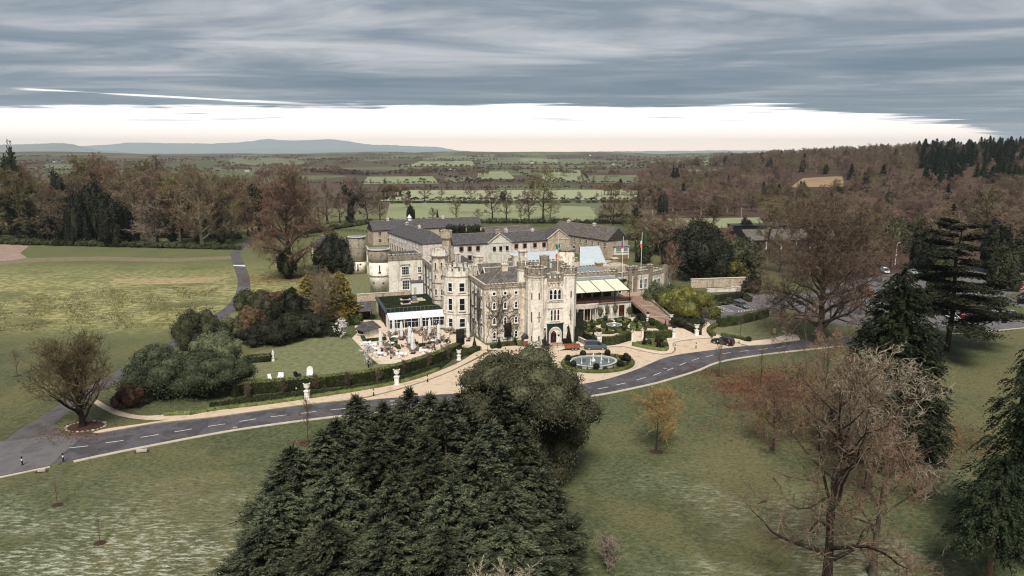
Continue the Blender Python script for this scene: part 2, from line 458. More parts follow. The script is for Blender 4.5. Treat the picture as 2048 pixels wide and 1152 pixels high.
def bare_tree(seed, H, spread, r0, trunk=.28, limbs=9, subs=7, sub2=6, tw=7, tw2=3, w=.025, gnarl=.25, droop=0.0, upb=.35, lens=1.0, round_=.8, fine=True):
    """trunk and crown geometry of a leafless tree"""
    rng = np.random.default_rng(seed)
    gt, gc = Geo(), Geo()
    k0 = 7 if fine else 4
    lean = rng.normal(size=2) * .04 * H
    n = 8
    t = np.linspace(0, 1, n)
    TP = np.stack([lean[0] * t ** 2 + rng.normal(size=n) * .012 * H * t, lean[1] * t ** 2 + rng.normal(size=n) * .012 * H * t, t * H * .88], 1)
    TR = r0 * (1 - t * .93) ** 1.0; TR[0] *= 1.5; TR[1] *= 1.08
    TP[0, 2] = -.3
    g_tube(gt, TP, TR, k0)
    B3, D3, L3, R3 = [], [], [], []
    for i in range(limbs):
        f = trunk + (1 - trunk) * ((i + rng.uniform(0, .8)) / limbs) ** .9 * .97
        b = np.array([np.interp(f, t, TP[:, j]) for j in range(3)]); rb = np.interp(f, t, TR) * .62
        az = i * 2.399 + rng.uniform(-.5, .5)
        h = (f - trunk) / (1 - trunk)
        env = math.sqrt(max(.05, 1 - (max(0, h - (1 - round_)) / (round_ + .15)) ** 2)) if h > 1 - round_ else (.75 + .25 * h / (1 - round_))
        Lm = spread * env * rng.uniform(.78, 1.08)
        d = np.array([math.cos(az), math.sin(az), upb + h * .9 + rng.uniform(-.12, .2)]); d /= np.linalg.norm(d)
        m = 7
        P = [b]
        for q in range(1, m):
            d = d + rng.normal(size=3) * gnarl * .55; d[2] += .05 - droop * q / m * .5; d /= np.linalg.norm(d)
            P.append(P[-1] + d * Lm / (m - 1))
        P = np.array(P); rr = np.maximum(rb, r0 * .16) * (1 - np.linspace(0, .86, m))
        g_tube(gt, P, rr, 5 if fine else 3)
        for s_ in range(subs):
            fs = .22 + .78 * (s_ + rng.uniform(.0, .9)) / subs
            bp = np.array([np.interp(fs, np.linspace(0, 1, m), P[:, j]) for j in range(3)])
            k = min(int(fs * (m - 1)), m - 2); ld = unit(P[k + 1] - P[k])
            sd_ = unit(ld * rng.uniform(.35, .9) + rnd_dir(rng, 1)[0] * .85 + np.array([0, 0, .22 - droop]))
            Ls = Lm * (.30 + .32 * (1 - fs)) * rng.uniform(.7, 1.25) * lens
            mm = 5; Q = [bp]
            for q in range(1, mm):
                sd_ = unit(sd_ + rng.normal(size=3) * gnarl + np.array([0, 0, .06 - droop * .35])); Q.append(Q[-1] + sd_ * Ls / (mm - 1))
            Q = np.array(Q); r1 = max(np.interp(fs, np.linspace(0, 1, m), rr) * .5, w * 1.3)
            g_tube(gc, Q, r1 * (1 - np.linspace(0, .75, mm)), 4 if fine else 3)
            for x in range(sub2):
                fx = .15 + .85 * (x + rng.uniform(0, .9)) / sub2
                B3.append([np.interp(fx, np.linspace(0, 1, mm), Q[:, j]) for j in range(3)])
                kk = min(int(fx * (mm - 1)), mm - 2)
                D3.append(unit(Q[kk + 1] - Q[kk]) * .75 + rnd_dir(rng, 1)[0] * .8 + np.array([0, 0, .15 - droop])); L3.append(Ls * rng.uniform(.28, .55))
    B3 = np.array(B3); D3 = unit(np.array(D3)); L3 = np.array(L3)
    M, T = g_ribbons(gc, B3, D3, L3, np.full(len(B3), w * 1.5), rng, gnarl * 1.2)
    def kids(B, M, T, L, cnt, fr, w_):
        bs, ds, ls = [], [], []
        for c in range(cnt):
            f = rng.uniform(.1, 1, len(B))[:, None]
            p = np.where(f < .5, B + (M - B) * f * 2, M + (T - M) * (f - .5) * 2)
            bs.append(p); ds.append(unit(unit(T - B) * .7 + rnd_dir(rng, len(B)) * .85 + np.array([0, 0, .12 - droop])))
            ls.append(L * rng.uniform(.35, .75, len(B)) * fr)
        b_, d_, l_ = np.concatenate(bs), np.concatenate(ds), np.concatenate(ls)
        return (b_, *g_ribbons(gc, b_, d_, l_, np.full(len(b_), w_), rng, .3), l_)
    B4, M4, T4, L4 = kids(B3, M, T, L3, tw, 1.0, w)
    if tw2: kids(B4, M4, T4, L4, tw2, .9, w * .75)
    return gt, gc

def spray_fan(g, B, D, L, rng, k=5, w=.10, droop=.25):   # flat feathery sprays of conifer foliage
    n = len(B)
    side = unit(np.cross(D, np.array([0, 0, 1.0]) + rng.normal(size=(n, 3)) * .25))
    for j in range(k):
        a = (j / (k - 1) - .5) * 1.9 if k > 1 else 0
        sc = 1.0 - .45 * abs(a)
        d = unit(D * math.cos(a) + side * math.sin(a) + rng.normal(size=(n, 3)) * .12)
        l = (L * sc * rng.uniform(.75, 1.15, n))[:, None]
        q = unit(np.cross(d, rng.normal(size=(n, 3)) * .5 + np.array([0, 0, 1.]))) * (w * rng.uniform(.7, 1.3, n))[:, None]
        mid = B + d * l * .5; tip = B + d * l; mid[:, 2] += .03; tip[:, 2] -= droop * l[:, 0] * .6
        V = np.stack([B, mid + q, tip, mid - q], 1).reshape(-1, 3)
        o = np.arange(n)[:, None, None] * 4
        g.add(V, (o + np.array([[0, 1, 2], [0, 2, 3]])[None]).reshape(-1, 3))
def feathers(g, B, D, L, rng, pairs=7, w=.07, droop=.25):   # pinnate fronds: leaflets along a drooping axis
    n = len(B)
    S = unit(np.cross(D, np.array([0, 0, 1.]) + rng.normal(size=(n, 3)) * .35)); Lc = L[:, None]
    o = np.arange(n)[:, None, None] * 4; T = np.array([[0, 1, 2], [0, 2, 3]])[None]
    for j in range(pairs):
        t = (j + .4) / pairs
        b = B + D * Lc * t; b[:, 2] -= droop * L * t * t * .8
        for sg in ((-1, 1) if j < pairs - 1 else (0,)):
            d = unit(D * .8 + S * sg * .75 + rng.normal(size=(n, 3)) * .16 - np.array([0, 0, droop * .8 * t]))
            l = Lc * (.50 - .32 * t) * rng.uniform(.75, 1.25, (n, 1)); q = unit(np.cross(d, np.array([0, 0, 1.]) + rng.normal(size=(n, 3)) * .5)) * w
            m = b + d * l * .45
            g.add(np.stack([b, m + q, b + d * l, m - q], 1).reshape(-1, 3), (o + T).reshape(-1, 3))
def conifer(seed, H, Rb, r0, nb=220, per=12, k=5, L=.8, w=.10, base=.06, upcurve=.5, droop=.25, power=.8, lean=0.0, core=True, tipup=.0, skew=1.0, frond=0, rag=(.5, 1.25)):
    rng = np.random.default_rng(seed)
    gt, gc = Geo(), Geo()
    t = np.linspace(0, 1, 7)
    g_tube(gt, np.stack([lean * t ** 2 * H, 0 * t, t * H - .3 * (t == 0)], 1), r0 * (1 - .97 * t), 6)
    B, D, LL = [], [], []
    for i in range(nb):
        f = base + (1 - base) * ((i + rng.uniform()) / nb) ** skew
        h = f * H
        rad = Rb * ((1 - f) ** power + .015) * (rng.uniform(*rag) if frond else rng.uniform(.72, 1.12)) * min(1, .55 + f / max(base, .01) * .0 + 1.2 * (f - base) + .25)
        az = i * 2.39996 + rng.uniform(-.4, .4)
        m = max(3, int(per * (.3 + .7 * rad / Rb)))
        s = np.sqrt(rng.uniform(.08, 1, m)); s[0] = 1
        out = np.array([math.cos(az), math.sin(az), 0])
        z = h + upcurve * rad * s ** 1.6 - droop * rad * .6 * s
        P = out[None] * (s * rad)[:, None] + rng.normal(size=(m, 3)) * np.array([.16, .16, .10]) * max(.6, rad * .22)
        P[:, 2] += z; P[:, 0] += lean * f ** 2 * H
        B.append(P)
        side = np.array([-out[1], out[0], 0])
        D.append(out[None] * 1.0 + side[None] * rng.uniform(-.7, .7, m)[:, None] + np.array([0, 0, 1])[None] * (upcurve * 1.1 - droop + tipup * f))
        LL.append(L * rng.uniform(.7, 1.25, m) * (1 - (.72 * f ** 1.4 if frond else .35 * f)))
    B = np.concatenate(B); D = unit(np.concatenate(D)); LL = np.concatenate(LL)
    if frond: feathers(gc, B, D, LL, rng, frond, w, droop)
    else: spray_fan(gc, B, D, LL, rng, k, w, droop)
    tipB = np.array([[lean * H * (1 - x) ** 2, 0, H * (1 - x)] for x in np.linspace(0, .10, 16)])
    spray_fan(gc, tipB, unit(rnd_dir(rng, 16) * .5 + np.array([0, 0, .9])), np.full(16, L * .7), rng, k, w, 0)
    if core:
        m = 7
        for j in range(m):
            f = base + .04 + (.9 - base) * j / m
            r = Rb * (1 - f) ** power * (.55 if core is True else core)
            g_blob(gc, (lean * f ** 2 * H, 0, f * H + upcurve * r * .3), (r, r, H / m * .75), rng, 7, 4, .25)
    return gt, gc
def leaf_crown(seed, lobes, size, dens, asp=.55, core=.76, under=.25, jit=.9, shell=(.76, 1.13), g=None):
    """leaves spread through the shell of many lobes; lobes = [(x,y,z,rx,ry,rz)]"""
    rng = np.random.default_rng(seed); g = g or Geo()
    L = np.array(lobes, float)
    for (x, y, z, a, b, c) in lobes:
        n = int(dens * (a * b + a * c + b * c) / 3 * 4)
        d = rnd_dir(rng, n)
        d = d[(d[:, 2] > -1 + 2 * under * rng.uniform(size=len(d)) ** .5 * .9 - (0 if under < .99 else 1)) | (rng.uniform(size=len(d)) < under)]
        # knobbly surface
        kn = 1 + .10 * np.sin(d[:, 0] * 7 + x) * np.sin(d[:, 1] * 8 + y) + .07 * np.sin(d[:, 2] * 13 + x) * np.sin(d[:, 0] * 15)
        P = d * (np.array([a, b, c]) * (rng.uniform(*shell, len(d)) * kn)[:, None]) + np.array([x, y, z])
        q = (P[:, None, :] - L[None, :, :3]) / (L[None, :, 3:] * .74)
        keep = ((q ** 2).sum(-1) > 1).all(1) & (P[:, 2] > .02)
        P, d = P[keep], d[keep]
        if len(P): g_leaves(g, P, d + np.array([0, 0, .35]), size, rng, asp, jit)
        if core: g_blob(g, (x, y, max(z, c * core * .6)), (a * core, b * core, c * core), rng, 10, 6, .10)
    return g
def lobes_dome(seed, a, b, h, n, r=(.22, .4), z0=.25):
    rng = np.random.default_rng(seed); out = []
    for i in range(int(n * 1.35)):
        az = i * 2.399 + rng.uniform(-.7, .7); f = min(1.08, math.sqrt((i + .5) / n / 1.35) * rng.uniform(.85, 1.15))
        rr = rng.uniform(r[0] * .62, r[1])
        zc = h * (z0 + (1 - z0) * math.sqrt(max(0, 1 - f * f)) * .78)
        out.append((a * f * .82 * math.cos(az), b * f * .82 * math.sin(az), zc * rng.uniform(.85, 1.05), a * rr, b * rr, h * rr * 1.15))
    out.append((0, 0, h * .38, a * .72, b * .72, h * .45))
    return out

def tree_thing(name, label, cat, gt, gc, mt, mc, loc, rz=0.0, group=None, scale=None):
    t = thing(name, label, cat, loc, rz, group)
    if scale: t.scale = (scale,) * 3
    obj('trunk', gt.mesh('trunk'), MATS[mt], t)
    obj('crown', gc.mesh('crown'), MATS[mc], t)
    return proto(t)

def bush_thing(name, label, lobes, size, dens, m, loc, rz=0.0, seed=1, group=None, cat='shrub', **k):
    g = leaf_crown(seed, lobes, size, dens, **k)
    t = thing(name, label, cat, loc, rz, group)
    obj('foliage', g.mesh('foliage'), MATS[m], t)
    mb = MB()
    for i in range(4):
        a = i * 1.7; r = min(lobes[-1][3], lobes[-1][4]) * .25
        mb.tube([(r * .3 * math.cos(a), r * .3 * math.sin(a), -.1), (r * math.cos(a), r * math.sin(a), lobes[-1][2] * .9)], [.09, .03], 5)
    obj('stem', mb, MATS['bark_dark'], t)
    return proto(t)
def poly_clean(pts, n):                   # Catmull-Rom through the points
    P = [Vector(p) for p in pts]; out = []
    for i in range(len(P) - 1):
        a, b, c, d = P[max(i - 1, 0)], P[i], P[i + 1], P[min(i + 2, len(P) - 1)]
        for k in range(n):
            t = k / n
            out.append(.5 * (2 * b + (c - a) * t + (2 * a - 5 * b + 4 * c - d) * t * t + (3 * b - a - 3 * c + d) * t ** 3))
    out.append(P[-1]); return out
def hedge(name, label, path, w, h, m='hedge_leaf', dens=45, leaf=.11, seed=3, z0=0.0, cat='hedge', group=None, top=None, taper=.0):
    """clipped hedge along a path: a solid twiggy core under a skin of leaves; top: another leaf material for the lit trim"""
    rng = np.random.default_rng(seed); g = Geo()
    P = np.array([[p[0], p[1]] for p in path]); d = unit(np.gradient(P, axis=0)); nr = np.stack([-d[:, 1], d[:, 0]], 1)
    hs = h if hasattr(h, '__len__') else [h] * len(P); hs = np.array(hs)
    ww = w / 2 * .9
    o = P[0].copy()
    core = []
    for i in range(len(P)):
        for s, zz, q in ((-1, 0, 1), (-1, .94, 1 - taper), (1, .94, 1 - taper), (1, 0, 1)):
            core.append([*(P[i] - o + nr[i] * s * ww * q), z0 + hs[i] * zz])
    F = []
    for i in range(len(P) - 1):
        for k in range(3):
            a, b, c, e_ = i * 4 + k, i * 4 + k + 1, i * 4 + 5 + k, i * 4 + 4 + k
            F += [[a, b, c], [a, c, e_]]
    n4 = (len(P) - 1) * 4
    F += [[0, 3, 2], [0, 2, 1], [n4, n4 + 1, n4 + 2], [n4, n4 + 2, n4 + 3]]
    g.add(core, F)
    seg = np.linalg.norm(np.diff(P, axis=0), axis=1); tot = seg.sum()
    n = int(dens * tot * (w + 2 * hs.mean()) + 4 * dens * w * hs.mean())
    s = rng.uniform(0, tot, n); cum = np.concatenate([[0], np.cumsum(seg)])
    X = np.stack([np.interp(s, cum, P[:, j]) for j in range(2)], 1) - o
    Nr = unit(np.stack([np.interp(s, cum, nr[:, j]) for j in range(2)], 1)); H_ = np.interp(s, cum, hs)
    u = rng.uniform(0, w + 2 * hs.mean(), n); lat = np.where(u < w, u - w / 2, np.where(u < w + hs.mean(), -w / 2, w / 2))
    z = np.where(u < w, 1.0, rng.uniform(0.02, 1, n)); lat = lat * (1 - taper * z)
    bump = rng.uniform(-.03, .05, n) + .04 * np.sin(s * 2.1) + .03 * np.sin(s * 5.3 + 1)
    Pp = np.concatenate([X + Nr * (lat + np.sign(lat) * bump * (z < 1))[:, None], (z0 + z * H_ + bump * (z == 1))[:, None]], 1)
    Nn = np.concatenate([Nr * np.sign(lat)[:, None] * (z < 1)[:, None], (z == 1)[:, None] * 1.0], 1)
    ends = rng.uniform(size=int(2 * dens * w * hs.mean() * 1.5))
    for e_, sg in ((0, -1), (len(P) - 1, 1)):
        k = len(ends) // 2
        pe = np.stack([*(P[e_] - o)[:, None].repeat(k, 1), np.zeros(k)], 1)
        pe[:, :2] += nr[e_] * rng.uniform(-w / 2, w / 2, k)[:, None]; pe[:, 2] = z0 + rng.uniform(0, 1, k) * hs[e_]
        pe[:, :2] += d[e_] * sg * .03
        Pp = np.concatenate([Pp, pe]); Nn = np.concatenate([Nn, np.tile([*(d[e_] * sg), 0], (k, 1))]); z = np.concatenate([z, np.zeros(k)])
    t = thing(name, label, cat, (o[0], o[1], 0), 0, group)
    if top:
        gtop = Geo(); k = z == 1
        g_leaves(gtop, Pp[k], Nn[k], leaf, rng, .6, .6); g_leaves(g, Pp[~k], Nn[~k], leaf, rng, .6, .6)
        obj('clipped_top', gtop.mesh('clipped_top'), MATS[top], t)  # top leaves in a paler colour, overhead light painted in
    else: g_leaves(g, Pp, Nn, leaf, rng, .6, .6)
    obj('foliage', g.mesh('foliage'), MATS[m], t)
    return t
TOPI = {}
def topiary(kind, label, loc, h, r, m='dark_leaf', group='clipped topiary', leaf=.09, trunk=0.0, dens=60):
    key = (kind, round(h, 1), round(r, 2), m, trunk)
    if key in TOPI: return dup(TOPI[key], None, loc, random.uniform(0, 6), label, group)
    rng = np.random.default_rng(int(h * 100 + r * 1000)); g = Geo()
    if kind == 'cone':
        n = int(dens * math.pi * r * math.hypot(h, r)); f = 1 - np.sqrt(rng.uniform(0, 1, n)); a = rng.uniform(0, 2 * np.pi, n)
        P = np.stack([np.cos(a) * r * (1 - f), np.sin(a) * r * (1 - f), trunk + f * h], 1); Nn = np.stack([np.cos(a), np.sin(a), np.full(n, r / h)], 1)
        k = 10; tt = np.arange(k) * 2 * np.pi / k
        V = np.concatenate([np.stack([np.cos(tt) * r * .93, np.sin(tt) * r * .93, np.full(k, trunk)], 1), [[0, 0, trunk + h * .96], [0, 0, trunk]]])
        g.add(V, [[i, (i + 1) % k, k] for i in range(k)] + [[(i + 1) % k, i, k + 1] for i in range(k)])
    elif kind == 'ball':
        n = int(dens * 4 * math.pi * r * r); Nn = rnd_dir(rng, n); P = Nn * r * rng.uniform(.95, 1.05, (n, 1)) + np.array([0, 0, trunk + r * .9]); P[:, 2] = np.maximum(P[:, 2], .02)
        g_blob(g, (0, 0, trunk + r * .9), (r * .92,) * 3, rng, 10, 7, .02)
    else:                                   # clipped drum
        n = int(dens * 2 * math.pi * r * (h + r / 2)); a = rng.uniform(0, 2 * np.pi, n); top = rng.uniform(size=n) < r / 2 / (h + r / 2)
        q = np.where(top, np.sqrt(rng.uniform(0, 1, n)), 1.0)
        P = np.stack([np.cos(a) * r * q, np.sin(a) * r * q, trunk + np.where(top, h, rng.uniform(0, h, n))], 1)
        Nn = np.stack([np.cos(a) * ~top, np.sin(a) * ~top, top * 1.], 1)
        tt = np.arange(12) * 2 * np.pi / 12; c = np.stack([np.cos(tt) * r * .95, np.sin(tt) * r * .95], 1)
        V = np.concatenate([np.c_[c, np.full(12, trunk)], np.c_[c, np.full(12, trunk + h * .97)], [[0, 0, trunk]], [[0, 0, trunk + h * .97]]])
        F = []
        for i in range(12):
            j = (i + 1) % 12; F += [[i, j, 12 + j], [i, 12 + j, 12 + i], [24, j, i], [25, 12 + i, 12 + j]]
        g.add(V, F)
    g_leaves(g, P, Nn, leaf, rng, .6, .5)
    t = thing('topiary', label, 'topiary', loc, 0, group)
    obj('foliage', g.mesh('foliage'), MATS[m], t)
    if trunk: obj('stem', MB().tube([(0, 0, -.05), (0, 0, trunk + .2)], .05, 6), MATS['bark'], t)
    TOPI[key] = proto(t)
    return t
# ---------------------------------------------------------------- the land
def axis(lo, hi, near, n):
    t = np.linspace(-1, 1, n); s = np.sinh(t * 4.6) / np.sinh(4.6)
    return np.where(s < 0, -s * lo, s * hi)
xs = axis(-24000, 24000, 30, 181)
ys = np.concatenate([np.linspace(-400, 400, 17)[:-1], 400 * (26000 / 400) ** np.linspace(0, 1, 190)])
XX, YY = np.meshgrid(xs, ys)
ZZ = terr(XX, YY)
nx, ny = len(xs), len(ys)
ii = np.arange(ny - 1)[:, None] * nx + np.arange(nx - 1)[None]
FQ = np.stack([ii, ii + 1, ii + nx + 1, ii + nx], -1).reshape(-1, 4)
def grass_extra(N, Lk, src, col):
    def seg(axis_out, lo, hi):
        r = N.new('ShaderNodeMapRange'); r.interpolation_type = 'SMOOTHSTEP'; Lk.new(axis_out, r.inputs[0]); r.inputs[1].default_value = lo; r.inputs[2].default_value = hi; return r.outputs[0]
    def mul(a, b):
        m = N.new('ShaderNodeMath'); m.operation = 'MULTIPLY'
        for i, v in enumerate((a, b)):
            if isinstance(v, (int, float)): m.inputs[i].default_value = v
            else: Lk.new(v, m.inputs[i])
        return m.outputs[0]
    sp = N.new('ShaderNodeSeparateXYZ'); Lk.new(src, sp.inputs[0]); x, y, z = sp.outputs
    # large mottling of the sward
    col = mixn(N, Lk, mul(noise_mask(N, Lk, src, .045, .42, .62, None, 5.), .75), col, (.135, .120, .055))
    col = mixn(N, Lk, mul(noise_mask(N, Lk, src, .11, .5, .66, (1, .45, 1), 25.), .55), col, (.042, .050, .026))
    col = mixn(N, Lk, mul(noise_mask(N, Lk, src, 2.6, .47, .60, (.6, 1, 1), 41., 6, .7), .5), col, (.155, .150, .075))
    col = mixn(N, Lk, mul(noise_mask(N, Lk, src, 3.2, .50, .62, (.6, 1, 1), 71., 6, .7), .6), col, (.032, .036, .019))
    # pale streaks through the grass near the drone
    fr = noise_mask(N, Lk, src, 2.6, .47, .63, (.30, 1.0, 1), 2., 9, .78)
    fr2 = noise_mask(N, Lk, src, .07, .46, .62, None, 61.)
    a1 = mul(mul(seg(y, 86, 58), seg(x, -4, -20)), noise_mask(N, Lk, src, .12, .34, .56, (.5, 1, 1), 7.)); a2 = mul(mul(seg(y, 92, 66), seg(x, 6, 16)), .55)
    ad = N.new('ShaderNodeMath'); ad.operation = 'ADD'; Lk.new(a1, ad.inputs[0]); Lk.new(mul(a2, fr2), ad.inputs[1])
    col = mixn(N, Lk, mul(mul(fr, ad.outputs[0]), 1.0), col, (.44, .45, .35))
    col = mixn(N, Lk, mul(mul(seg(x, -30, -70), seg(y, 120, 170)), .55), col, (.135, .145, .062))
    # dry rough in the open field
    md = N.new('ShaderNodeMath'); md.operation = 'MULTIPLY_ADD'; Lk.new(y, md.inputs[0]); md.inputs[1].default_value = -.30; Lk.new(x, md.inputs[2])
    mm = mul(mul(seg(md.outputs[0], -108, -136), mul(seg(y, 140, 165), seg(y, 262, 205))), noise_mask(N, Lk, src, .09, .30, .50, (.6, 1, 1), 91., 6))
    rough = mixn(N, Lk, noise_mask(N, Lk, src, .8, .42, .60, (.5, 1, 1), 15., 7, .7), (.135, .142, .060), (.36, .31, .145))
    col = mixn(N, Lk, mm, col, rough)
    # the country beyond: a patchwork of pasture, stubble and rough ground
    vo = N.new('ShaderNodeTexVoronoi'); mp = N.new('ShaderNodeMapping'); Lk.new(src, mp.inputs[0]); mp.inputs[3].default_value = (1, .62, 0)
    Lk.new(mp.outputs[0], vo.inputs['Vector']); vo.inputs['Scale'].default_value = .0052; vo.inputs['Randomness'].default_value = .8
    bw = N.new('ShaderNodeSeparateColor'); Lk.new(vo.outputs['Color'], bw.inputs[0])
    rp = N.new('ShaderNodeValToRGB'); rp.color_ramp.interpolation = 'CONSTANT'; Lk.new(bw.outputs[0], rp.inputs[0])
    el = rp.color_ramp.elements
    el[0].position = 0; el[0].color = (.085, .062, .043, 1); el[1].position = .36; el[1].color = (.125, .135, .072, 1)
    for p, c in ((.6, (.085, .092, .05)), (.75, (.14, .135, .075)), (.86, (.09, .068, .05)), (.94, (.12, .13, .07))):
        q = el.new(p); q.color = c + (1,)
    pw = mixn(N, Lk, mul(noise_mask(N, Lk, src, .02, .4, .65, None, 8.), .5), rp.outputs[0], (.085, .07, .045))
    col = mixn(N, Lk, seg(y, 400, 470), col, pw)
    # woodland floor on the hill
    col = mixn(N, Lk, mul(seg(x, 60, 120), mul(seg(y, 180, 230), seg(y, 1500, 1200))), col, (.070, .045, .032))
    return col
mat('grass', (.048, .061, .028), .95, [(.074, .088, .041), (.106, .115, .056)], 1.6, 9, coords='World', bump=.05, bscale=5, spec=.1, extra=grass_extra)
struct('ground', np_mesh('ground', np.stack([XX, YY, ZZ], -1).reshape(-1, 3), FQ), MATS['grass'])

# far mountains, a ridge of real depth each
mat('moor', (.17, .175, .17), .95, (.21, .21, .195), .002, 4, coords='World')
def mountain(name, y0, depth, prof, seed):
    rng = np.random.default_rng(seed)
    px_ = np.array([p[0] for p in prof], float); py_ = np.array([p[1] for p in prof], float)
    n = 150
    sx = np.linspace(px_[0], px_[-1], n); sy = np.interp(sx, px_, py_) + rng.normal(size=n) * .35
    V = []
    for q in np.linspace(-1, 1, 15):
        y = y0 + depth * q
        for a, b in zip(sx, sy):
            top = CAMH + y0 * math.tan(math.atan((576 - b) / FPX) - PITCH)
            x = (a - 1024) / FPX * y0 * math.cos(PITCH) * 1.04
            edge = min(1, (a - sx[0]) / 60., (sx[-1] - a) / 60.)
            hh = max(0, top) * (1 - abs(q) ** 1.6) * (1 + .1 * math.sin(a * .05 + q * 4) * (abs(q) > .01))
            V.append((x * (1 + .03 * q), y, max(-10, hh * max(0, edge) - 5 * abs(q))))
    ii = np.arange(14)[:, None] * n + np.arange(n - 1)[None]
    tag(obj(name, np_mesh(name, np.array(V), np.stack([ii, ii + 1, ii + n + 1, ii + n], -1).reshape(-1, 4)), MATS['moor'], smooth=True), None, None, None, 'structure')
mountain('mountain', 11500, 1500, [(-160, 306), (-40, 302), (20, 294), (70, 289), (130, 287), (170, 288), (215, 298), (260, 305), (330, 307)], 1)
mountain('mountain', 23000, 1500, [(120, 300), (200, 292), (320, 285), (420, 288), (520, 284), (560, 279), (600, 281), (690, 280), (760, 290), (830, 292), (880, 294), (920, 301), (1000, 305)], 2)
mountain('mountain', 19000, 1200, [(400, 306), (470, 300), (560, 296), (640, 300), (760, 297), (850, 298), (905, 302), (1000, 304), (1060, 306)], 3)
mountain('mountain', 17000, 900, [(1000, 306), (1200, 303), (1420, 301), (1700, 300), (2000, 299), (2150, 301)], 4)

def sheet(name, pts, m, z, n=0, label=None, kind='structure'):
    P = pts if not n else poly_clean(pts, n)
    me = MB(); me.add([(p[0], p[1], z) for p in P], [tuple(range(len(P)))])
    b = bpy.data.meshes.new(name); b.from_pydata(me.v, [], me.f); b.update()
    if b.polygons[0].normal.z < 0: b.flip_normals()
    return tag(obj(name, b, MATS[m]), label, None, None, kind)
def resample(P, n):
    P = np.array([[p[0], p[1]] for p in P]); s = np.concatenate([[0], np.cumsum(np.linalg.norm(np.diff(P, axis=0), axis=1))])
    t = np.linspace(0, s[-1], n); return np.stack([np.interp(t, s, P[:, 0]), np.interp(t, s, P[:, 1])], 1)
def strip(name, A, B, n, m, z, parent=None, kind='structure'):
    a, b = resample(A, n), resample(B, n)
    V = np.concatenate([np.c_[a, np.full(n, z)], np.c_[b, np.full(n, z)]]); i = np.arange(n - 1)
    me = np_mesh(name, V, np.stack([i, i + 1, n + i + 1, n + i], 1))
    if me.polygons[0].normal.z < 0: me.flip_normals()
    o = obj(name, me, MATS[m], parent); 
    return tag(o, None, None, None, kind) if parent is None else o
def kerb(name, path, w, h, m='kerbstone', z0=0.0, parent=None):
    P = np.array([[p[0], p[1]] for p in path]); d = unit(np.gradient(P, axis=0)); nr = np.stack([-d[:, 1], d[:, 0]], 1)
    mb = MB(); n = len(P)
    for i in range(n):
        for s, zz in ((-1, 0), (-.94, 1), (.94, 1), (1, 0)):
            q = P[i] + nr[i] * s * w / 2; mb.v.append((q[0], q[1], z0 - .02 + zz * (h + .02)))
    for i in range(n - 1):
        for k in range(3): a = i * 4 + k; mb.f.append((a, a + 1, a + 5, a + 4))
    mb.f += [(0, 3, 2, 1), ((n - 1) * 4, (n - 1) * 4 + 1, (n - 1) * 4 + 2, (n - 1) * 4 + 3)]
    o = obj(name, mb, MATS[m], parent)
    return tag(o, None, None, None, 'structure') if parent is None else o
def GP(pts, z=0.0): return [G(a, b, z) for a, b in pts]

# main avenue
up_px = [(-60, 897), (0, 884), (100, 874), (190, 866), (310, 849), (440, 835), (602, 813), (694, 804), (770, 797), (846, 791), (930, 786), (1030, 781), (1120, 774), (1206, 760), (1273, 739), (1339, 713), (1440, 698), (1500, 691), (1563, 685), (1640, 678), (1720, 674)]
lo_px = [(-60, 966), (0, 951), (140, 921), (240, 901), (440, 863), (560, 845), (640, 835), (730, 825), (850, 818), (960, 812), (1060, 806), (1190, 789), (1290, 769), (1329, 759), (1391, 740), (1438, 722), (1516, 709), (1600, 699), (1680, 691), (1760, 686)]
ROAD_U = poly_clean(GP(up_px), 6); ROAD_L = poly_clean(GP(lo_px), 6)
strip('road', ROAD_U, ROAD_L, 160, 'asphalt', .016)
sheet('road_apron', GP([(-60, 897), (0, 884), (110, 872), (165, 874), (120, 912), (100, 931), (0, 952), (-60, 966)]), 'old_asphalt', .021)
kerb('kerb', [p + Vector((0.25, -.25, 0)) for p in poly_clean(GP([(146, 922), (240, 902), (440, 864), (560, 846), (640, 836), (730, 826), (850, 819), (960, 813), (1060, 807), (1190, 790), (1290, 770), (1329, 760), (1391, 741), (1438, 723), (1516, 710), (1600, 700), (1680, 692)]), 6)], .62, .10, 'kerbstone')
kerb('kerb', [p + Vector((0.2, -.3, 0)) for p in GP([(-60, 968), (0, 953), (100, 932)])], .4, .08, 'kerbstone')
# centre-line dashes
dash_px = [((139, 896), (176, 892)), ((211, 886), (247, 881)), ((281, 875), (318, 869)), ((349, 864), (384, 858)), ((416, 853), (450, 848)), ((479, 843), (512, 838)), ((541, 834), (573, 830)), ((601, 827), (633, 823)), ((661, 820), (691, 817)), ((718, 814), (748, 811)), ((782, 809), (808, 806)), ((832, 806), (850, 804))]
dash_px += [((1196, 778), (1217, 774)), ((1233, 770), (1251, 766)), ((1273, 760), (1291, 755)), ((1307, 751), (1322, 745)), ((1334, 741), (1347, 736)), ((1359, 731), (1372, 725)), ((1384, 721), (1398, 717)), ((1412, 714), (1427, 710)), ((1444, 708), (1461, 705)), ((1480, 703), (1498, 701)), ((1516, 700), (1535, 697)), ((1553, 696), (1570, 693))]
for k, (a, b) in enumerate(dash_px):
    p, q = G(*a), G(*b); d = (q - p).normalized(); s = Vector((-d.y, d.x, 0)) * .075
    mb = MB(); mb.add([(p - s) + Vector((0, 0, .021)), q - s + Vector((0, 0, .021)), q + s + Vector((0, 0, .021)), p + s + Vector((0, 0, .021))], [(0, 1, 2, 3)])
    tag(obj('lane_marking', mb, MATS['road_paint']), None, None, None, 'structure')
